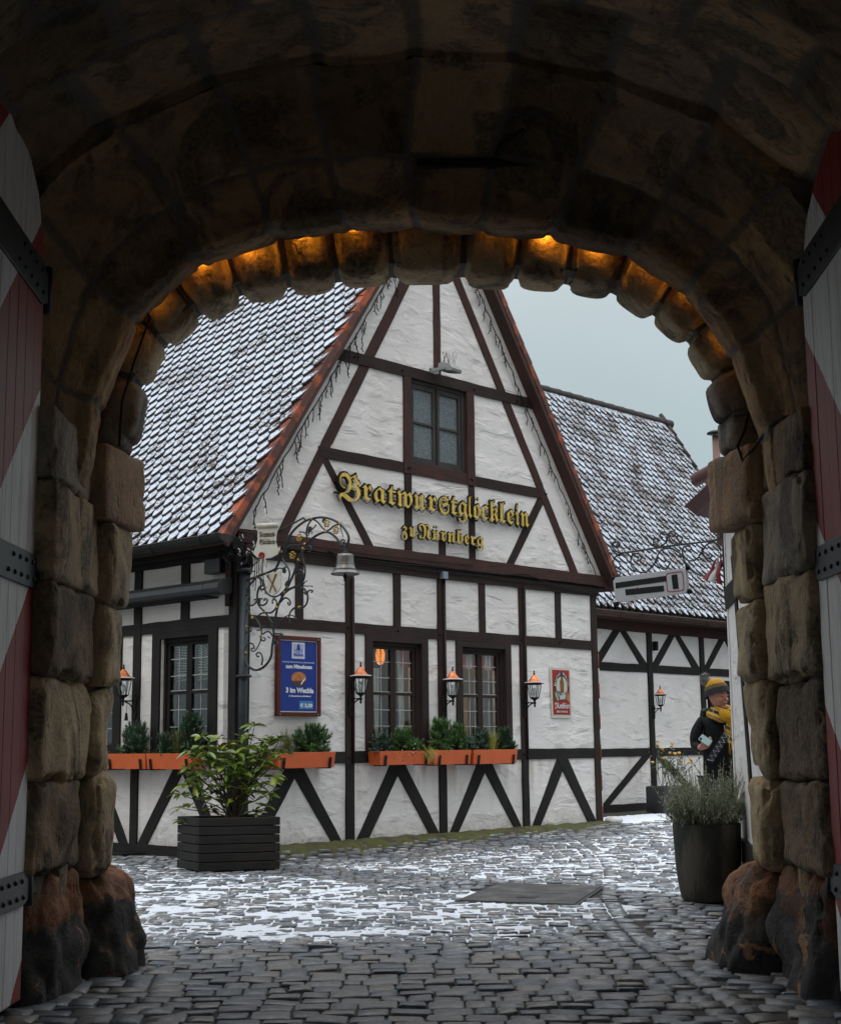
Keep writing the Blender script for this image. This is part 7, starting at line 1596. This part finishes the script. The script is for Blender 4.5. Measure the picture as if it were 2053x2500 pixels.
# head, facing right and slightly down
HC = Vector((.005, -.045, 1.650)); YA = R(36)
fd = Vector((math.sin(YA), -math.cos(YA), -.10)).normalized(); hs = fd.cross(ZV).normalized(); hu = hs.cross(fd)
def HD(a, b_, c): return HC + hs * a + fd * b_ + hu * c       # a: person's left/right, b: forward, c: up
vs = []; nu_, nv_ = 28, 20; fs = []
for j in range(nv_ + 1):
    ph = math.pi * j / nv_; 
    for i in range(nu_):
        t_ = 2 * math.pi * i / nu_; x_ = math.sin(ph) * math.cos(t_); y_ = math.sin(ph) * math.sin(t_); z_ = math.cos(ph)
        w_ = .072 * (1 - .32 * max(0, -z_) ** 1.3); d_ = .096 * (1 - .16 * max(0, -z_)); 
        px_, py_, pz_ = x_ * w_, y_ * d_ + (.012 * max(0, -z_) if y_ > 0 else .02 * max(0, -z_)), z_ * .118
        vs.append(tuple(HD(px_, py_, pz_)))
for j in range(nv_):
    for i in range(nu_): i2 = (i + 1) % nu_; fs.append((j * nu_ + i, j * nu_ + i2, (j + 1) * nu_ + i2, (j + 1) * nu_ + i))
body.add(vs, fs)
def ell(c, r_, n=10):
    vs = []; fs = []
    for j in range(n + 1):
        ph = math.pi * j / n
        for i in range(n): t_ = 2 * math.pi * i / n; vs.append(tuple(HD(c[0] + r_[0] * math.sin(ph) * math.cos(t_), c[1] + r_[1] * math.sin(ph) * math.sin(t_), c[2] + r_[2] * math.cos(ph))))
    for j in range(n):
        for i in range(n): i2 = (i + 1) % n; fs.append((j * n + i, j * n + i2, (j + 1) * n + i2, (j + 1) * n + i))
    body.add(vs, fs)
ell((0, .098, -.012), (.011, .014, .026)); ell((0, .108, -.028), (.014, .014, .012)); ell((0, .092, -.058), (.024, .012, .008)); ell((0, .090, -.068), (.020, .012, .008)); ell((0, .080, -.098), (.022, .020, .018))
ell((-.035, .078, .018), (.024, .014, .008)); ell((.035, .078, .018), (.024, .014, .008)); ell((-.042, .066, -.030), (.022, .020, .022)); ell((.042, .066, -.030), (.022, .020, .022)); ell((-.070, -.012, .005), (.008, .016, .026)); ell((.070, -.012, .005), (.008, .016, .026))
# hand with phone: palm and five fingers closing around it
HB = Vector((-.185, -.235, 1.20)); wd_ = Vector((.35, -.45, .30)).normalized()
def tubeadd(pts, r_): m_ = MB(); m_.tube(pts, r_, 8); body.add(m_.v, m_.f)
palm = [Vector((-.195, -.215, 1.185)), Vector((-.175, -.245, 1.20)), Vector((-.155, -.270, 1.215))]
for k, off in enumerate((-.026, -.009, .009, .026)):
    o_ = Vector((.35, .25, -.55)).normalized() * off
    tubeadd([palm[0] + o_ * .7, palm[1] + o_, palm[2] + o_], .0125)
    l_ = (.9, 1.05, 1.0, .8)[k]; p = palm[2] + o_; d = Vector((.55, -.35, .25 + .12 * k)).normalized()
    q = [p, p + d * .028 * l_, p + d * .028 * l_ + Vector((.45, -.05, .75)).normalized() * .024 * l_, p + d * .03 * l_ + Vector((.45, -.05, .75)).normalized() * .024 * l_ + Vector((.05, .35, .85)).normalized() * .018 * l_]; tubeadd(q, [.0088, .0084, .0078, .0062])
th_ = palm[1] + Vector((-.012, -.005, .018)); tubeadd([palm[0] + Vector((-.005, 0, .01)), th_, th_ + Vector((.0, -.018, .028)), th_ + Vector((.012, -.022, .050))], [.012, .0105, .009, .007])
lh = [Vector((.19, -.15, .91)), Vector((.185, -.165, .875))]
for k in range(4): tubeadd([lh[0], lh[1] + Vector((.010 * (k - 1.5), -.008, 0)), lh[1] + Vector((.012 * (k - 1.5), -.018, -.045)), lh[1] + Vector((.012 * (k - 1.5), -.005, -.07 - .004 * (k % 2)))], [.011, .009, .0082, .0065])
tubeadd([lh[0], lh[1] + Vector((-.022, -.02, .0)), lh[1] + Vector((-.026, -.028, -.035))], [.011, .009, .007])
tmp = bpy.data.meshes.new('tmp'); tmp.from_pydata([tuple(v) for v in body.v], [], body.f); to_ = bpy.data.objects.new('tmp', tmp); COL.objects.link(to_)
rm = to_.modifiers.new('r', 'REMESH'); rm.mode = 'VOXEL'; rm.voxel_size = .0052; rm.use_smooth_shade = True
dg = bpy.context.evaluated_depsgraph_get(); dg.update(); bm_ = bpy.data.meshes.new_from_object(to_.evaluated_get(dg)); bpy.data.objects.remove(to_); bm_.name = 'body'
bm_.materials.clear(); bm_.materials.append(M['skin']); bo_ = bpy.data.objects.new('body', bm_); COL.objects.link(bo_); bo_.parent = pe
# clothes
M['coat'] = mat('black_coat', (.004, .0045, .006), (.008, .009, .011), .7, spec=.25, sc_=12, bst=.5, bsc=14, bd=.02); M['trouser'] = mat('dark_trousers', (.012, .013, .018), (.02, .02, .026), .8)
V_ = []; E_ = []; R_ = []
V_.append((0, 0, 1.02)); R_.append((.160, .135))
add_chain(0, [((0, 0, .86), (.175, .15)), ((0, 0, .74), (.185, .155)), ((0, 0, .70), (.175, .15))])
c1_ = add_chain(0, [((0, 0, 1.18), (.165, .13)), ((0, 0, 1.32), (.175, .13)), ((0, .005, 1.43), (.145, .11))])
add_chain(c1_, [((.0, .01, 1.49), (.085, .085)), ((.0, .02, 1.515), (.075, .08))])
add_chain(c1_, [((-.145, 0, 1.42), .074), ((-.200, -.01, 1.31), .062), ((-.215, -.03, 1.195), .052), ((-.215, -.12, 1.180), .046), ((-.20, -.195, 1.182), .038)])
add_chain(c1_, [((.14, 0, 1.405), .072), ((.20, 0, 1.28), .060), ((.225, -.01, 1.15), .054), ((.235, -.08, 1.03), .052), ((.205, -.125, .96), .044)])
cv_, cf_ = skinmesh(V_, E_, R_)
nrm_ = fbm(cv_, 9, 3, 4)[:, None] * .012; cv_ = cv_ + nrm_ * np.array([1, 1, .3])
mb = MB(); mb.add([PP(*v) for v in cv_], cf_, sm=True); coat = mb.build('coat', M['coat'], pe)
mb = MB()   # hood lying on the shoulders
for k in range(3):
    mb.tube([PP(.105 * math.cos(a) - .01, .06 + .10 * math.sin(a), 1.47 + .018 * k + .02 * math.sin(a)) for a in [math.pi * (-.15 + 1.35 * i / 14) for i in range(15)]], .032 - .004 * k, 8)
mb.build('hood', M['coat'], pe)
V_ = []; E_ = []; R_ = []; V_.append((0, 0, .90)); R_.append((.15, .13))
for s_ in (-1, 1): add_chain(0, [((s_ * .09, 0, .84), .108), ((s_ * .10, -.01, .66), .092), ((s_ * .10, -.02, .48), .072), ((s_ * .10, .01, .25), .062), ((s_ * .10, .02, .12), .060)])
tv, tf = skinmesh(V_, E_, R_); mb = MB(); mb.add([PP(*v) for v in tv], tf, sm=True); mb.build('trousers', M['trouser'], pe)
for s_ in (-1, 1): mb = MB(); mb.tube([PP(s_ * .10, .07, .05), PP(s_ * .10, .0, .06), PP(s_ * .105, -.08, .05), PP(s_ * .115, -.17, .038)], [.045, .055, .05, .034], 10); mb.build('shoe', M['black'], pe)
# hat: dark rib band, golden crown
TILT = 20
M['wool_y'] = mat('yellow_wool', (.66, .33, .018), (.48, .24, .015), .9, sc_=60, bst=1, bsc=120, bd=.006); M['wool_k'] = mat('charcoal_wool', (.020, .022, .024), (.035, .037, .04), .9, sc_=60, bst=1, bsc=120, bd=.006); M['wool_m'] = mat('mustard_gray_wool', (.22, .13, .03), (.08, .07, .045), .9, sc_=90, bst=1, bsc=120, bd=.006)
tilt = Matrix.Rotation(R(TILT), 3, hs)
def HT(a, b_, c):
    q = hs * a + fd * b_ + hu * c; q = tilt @ q; return Vector((PX, PY, PZ)) + HC + hu * .028 + q
def cap(z0, z1, m, nm, k=1.0, n=8):
    mb = MB(); vs = []; fs = []; N = 28
    for j in range(n + 1):
        z = z0 + (z1 - z0) * j / n; f = max(0.0, 1 - (max(0, z) / .150) ** 2.3) ** .5
        for i in range(N): a = 2 * math.pi * i / N; rb = 1 + .012 * math.cos(a * 14); vs.append(HT(.098 * k * f * rb * math.cos(a), .120 * k * f * rb * math.sin(a) - .010, z - .012))
    for j in range(n):
        for i in range(N): i2 = (i + 1) % N; fs.append((j * N + i, j * N + i2, (j + 1) * N + i2, (j + 1) * N + i))
    fs.append(tuple(range(N))) if z1 >= .14 else None
    if z1 >= .14: fs.append(tuple(n * N + i for i in range(N)))
    mb.add(vs, [f for f in fs if f], sm=True); return mb.build(nm, M[m], pe)
hat = cap(-.012, .045, 'wool_k', 'hat_band', 1.06); cap(.042, .082, 'wool_m', 'hat_stripe', 1.02); cap(.079, .1499, 'wool_y', 'hat_crown', 1.0, 12)
M['fur'] = mat('gray_fur', (.62, .61, .60), (.22, .21, .20), .9, sc_=40, bst=0); rr = random.Random(5); mb = MB(); pcn = HT(-.005, -.075, .155) + Vector((-.035, 0, .0))
for i in range(1500):
    d = Vector((rr.gauss(0, 1), rr.gauss(0, 1), rr.gauss(0, 1))).normalized(); blade(mb, pcn + d * .02, d + Vector((rr.gauss(0, .35), rr.gauss(0, .35), rr.gauss(0, .35))), .050 * rr.uniform(.6, 1.1), .008, .7, 3)
mb.build('pompom', M['fur'], pe)
# hair tuft, eyes, lips
M['hair'] = mat('brown_hair', (.10, .055, .03), (.06, .035, .02), .6, bst=0)
mb = MB()
for i in range(40): a = rr.uniform(2.6, 3.9); mb.tube([PP(*HD(.075 * math.cos(a), -.07 - rr.uniform(0, .02), .0)), PP(*HD(.07 * math.cos(a), -.09, -.05)), PP(*HD(.06 * math.cos(a) - rr.uniform(0, .02), -.085, -.09))], .0035, 3)
mb.build('hair', M['hair'], pe)
for s_ in (-1, 1):
    mb = MB(); mb.tube([PP(*HD(s_ * .018, .0875, .0)), PP(*HD(s_ * .030, .0865, -.004)), PP(*HD(s_ * .044, .079, -.001))], [.002, .0042, .002], 6); mb.build('eye', M['hair'], pe)
    mb = MB(); mb.tube([PP(*HD(s_ * .014, .0905, .021)), PP(*HD(s_ * .034, .0885, .027)), PP(*HD(s_ * .052, .074, .020))], [.002, .0035, .002], 6); mb.build('eyebrow', M['hair'], pe)
mb = MB(); mb.tube([PP(*HD(-.022, .094, -.063)), PP(*HD(0, .1035, -.062)), PP(*HD(.022, .094, -.063))], [.003, .0055, .003], 8); mb.build('lips', flat('lips', (.33, .07, .06), .5), pe)
# scarf: plaid material, loop, knot and fringed ends
m, t, b = newmat('plaid_scarf'); v = coords(t); s_ = nd(t, 'ShaderNodeSeparateXYZ'); lnk(t, v, s_.inputs[0])
fz = mth(t, 'FRACT', mth(t, 'MULTIPLY', mth(t, 'ADD', s_.outputs[2], mth(t, 'MULTIPLY', s_.outputs[0], .55)), 11.0)); fx = mth(t, 'FRACT', mth(t, 'MULTIPLY', mth(t, 'SUBTRACT', s_.outputs[0], mth(t, 'MULTIPLY', s_.outputs[2], .3)), 16.0))
c = mixc(t, mth(t, 'LESS_THAN', fz, .34), (.66, .36, .018), (.06, .065, .075)); c = mixc(t, mth(t, 'LESS_THAN', fx, .16), c, (.40, .38, .33)); c = mixc(t, mth(t, 'LESS_THAN', mth(t, 'ABSOLUTE', mth(t, 'SUBTRACT', fz, .6)), .035), c, (.05, .05, .06))
lnk(t, c, b.inputs['Base Color']); b.inputs['Roughness'].default_value = .9; bump(t, b, noise(t, v, 60), .6, .006); M['plaid'] = m
M['scarf_y'] = mat('yellow_scarf', (.70, .38, .015), (.52, .27, .012), .9, sc_=20, bst=.8, bsc=40, bd=.01)
def loopt(z, rx, ry, r_, mt, ph=0, nm='scarf_loop'):
    mb = MB(); n = 26; p = [PP(.035 + rx * math.cos(a), -.01 + ry * math.sin(a), z + .014 * math.sin(a * 2 + ph) - .03 * (-math.sin(a) * .5 + .5)) for a in [2 * math.pi * i / n for i in range(n + 1)]]; mb.tube(p, r_, 10, cap=False); return mb.build(nm, mt, pe)
loopt(1.528, .086, .095, .034, M['plaid']); loopt(1.485, .10, .108, .040, M['plaid'], 1.5)
def cloth_strip(pts, ws, m, nm, th=.012, fold=.006):
    mb = MB(); vs = []; n = len(pts); K = 9
    for i, p in enumerate(pts):
        for s_ in (0, 1):
            for k in range(K):
                f = k / (K - 1) - .5; vs.append(PP(p[0] + ws[i] * f, p[1] + fold * math.sin(f * 22 + i * .5) + (th if s_ else 0), p[2]))
    fs = []
    for i in range(n - 1):
        for k in range(K - 1):
            a = i * 2 * K + k; b_ = a + 2 * K; fs.append((a, a + 1, b_ + 1, b_)); fs.append((a + K, b_ + K, b_ + K + 1, a + K + 1))
        a = i * 2 * K; b_ = a + 2 * K; fs.append((a, b_, b_ + K, a + K)); a += K - 1; b_ += K - 1; fs.append((a, a + K, b_ + K, b_))
    mb.add(vs, fs, sm=True); return mb.build(nm, m, pe)
cloth_strip([(-.0 + .045, -.150, 1.525), (.050, -.175, 1.49), (.060, -.185, 1.45), (.066, -.180, 1.42), (.072, -.17, 1.405)], [.085, .125, .12, .09, .05], M['scarf_y'], 'scarf_knot', .03)
cloth_strip([(.085, -.165, 1.41), (.092, -.175, 1.37), (.098, -.18, 1.33), (.102, -.185, 1.27), (.106, -.19, 1.22)], [.06, .095, .11, .115, .11], M['plaid'], 'scarf_end', .02)
cloth_strip([(.115, -.175, 1.40), (.122, -.19, 1.34), (.130, -.20, 1.26), (.136, -.205, 1.18), (.145, -.205, 1.10), (.150, -.205, 1.06)], [.045, .065, .075, .08, .085, .085], M['scarf_y'], 'scarf_end', .02)
cloth_strip([(.045, -.16, 1.38), (.05, -.172, 1.32), (.058, -.176, 1.26)], [.03, .04, .035], M['plaid'], 'scarf_end', .015)
mb = MB()
for i in range(26): x_ = .112 + .003 * i; mb.tube([PP(x_, -.20, 1.07), PP(x_ + rr.uniform(-.01, .01), -.205, 1.0), PP(x_ + rr.uniform(-.012, .02), -.2, .93 + rr.uniform(-.02, .03))], .0028, 4)
for i in range(16): x_ = .06 + .006 * i; mb.tube([PP(x_, -.19, 1.235), PP(x_ + rr.uniform(-.01, .01), -.2, 1.19), PP(x_ + rr.uniform(-.012, .012), -.195, 1.13 + rr.uniform(-.02, .03))], .0028, 4)
mb.build('scarf_fringe', M['scarf_y'], pe)
# shoulder strap with white zigzag
def ST(f, w, o_=0): p = Vector((.085, -.150, 1.36)).lerp(Vector((-.125, -.195, 1.06)), f); u_ = Vector((-.573, -.12, -.81)).normalized(); q = Vector((.81, 0, -.573)); r_ = p + q * w; return PP(r_.x, r_.y - .012 * math.sin(f * 3.1) - o_, r_.z)
mb = MB(); n = 12; vs = []
for i in range(n + 1):
    for w in (-.030, .030):
        for o_ in (0, .008): vs.append(ST(i / n, w, o_))
fs = []
for i in range(n): a = 4 * i; fs += [(a, a + 2, a + 6, a + 4), (a + 1, a + 5, a + 7, a + 3), (a, a + 4, a + 5, a + 1), (a + 2, a + 3, a + 7, a + 6)]
mb.add(vs, fs); stp = mb.build('bag_strap', flat('strap_navy', (.02, .035, .05)), pe)
mb = MB(); z_ = [ST(i / 15, (-.026 if i % 2 else .026), .011) for i in range(16)]; mb.tube(z_, .0042, 5); mb.build('zigzag', M['white'], stp)
ph_ = thing('smartphone', 'pale turquoise smartphone held up in the hand of the person', 'phone', tuple(PP(-.155, -.275, 1.255)))
pm = Matrix.Rotation(R(-50), 3, 'Y') @ Matrix.Rotation(R(-38), 3, 'X')
def PH(a, b_, c): q = pm @ Vector((a, b_, c)) * .85; return PP(-.172 + q.x, -.285 + q.y, 1.248 + q.z)
M['phone'] = flat('phone_mint', (.36, .56, .55), .2); mb = MB(); mb.prism([(-.036 + .006, -.072), (.036 - .006, -.072), (.036, -.066), (.036, .066), (.030, .072), (-.030, .072), (-.036, .066), (-.036, -.066)], -.0042, .0042, lambda a, c, d: PH(a, d, c)); mb.build('case', M['phone'], ph_)
mb = MB(); mb.prism([(-.028, .035), (-.005, .035), (-.005, .062), (-.028, .062)], -.0062, -.004, lambda a, c, d: PH(a, d, c)); mb.build('camera_bump', M['black'], ph_)
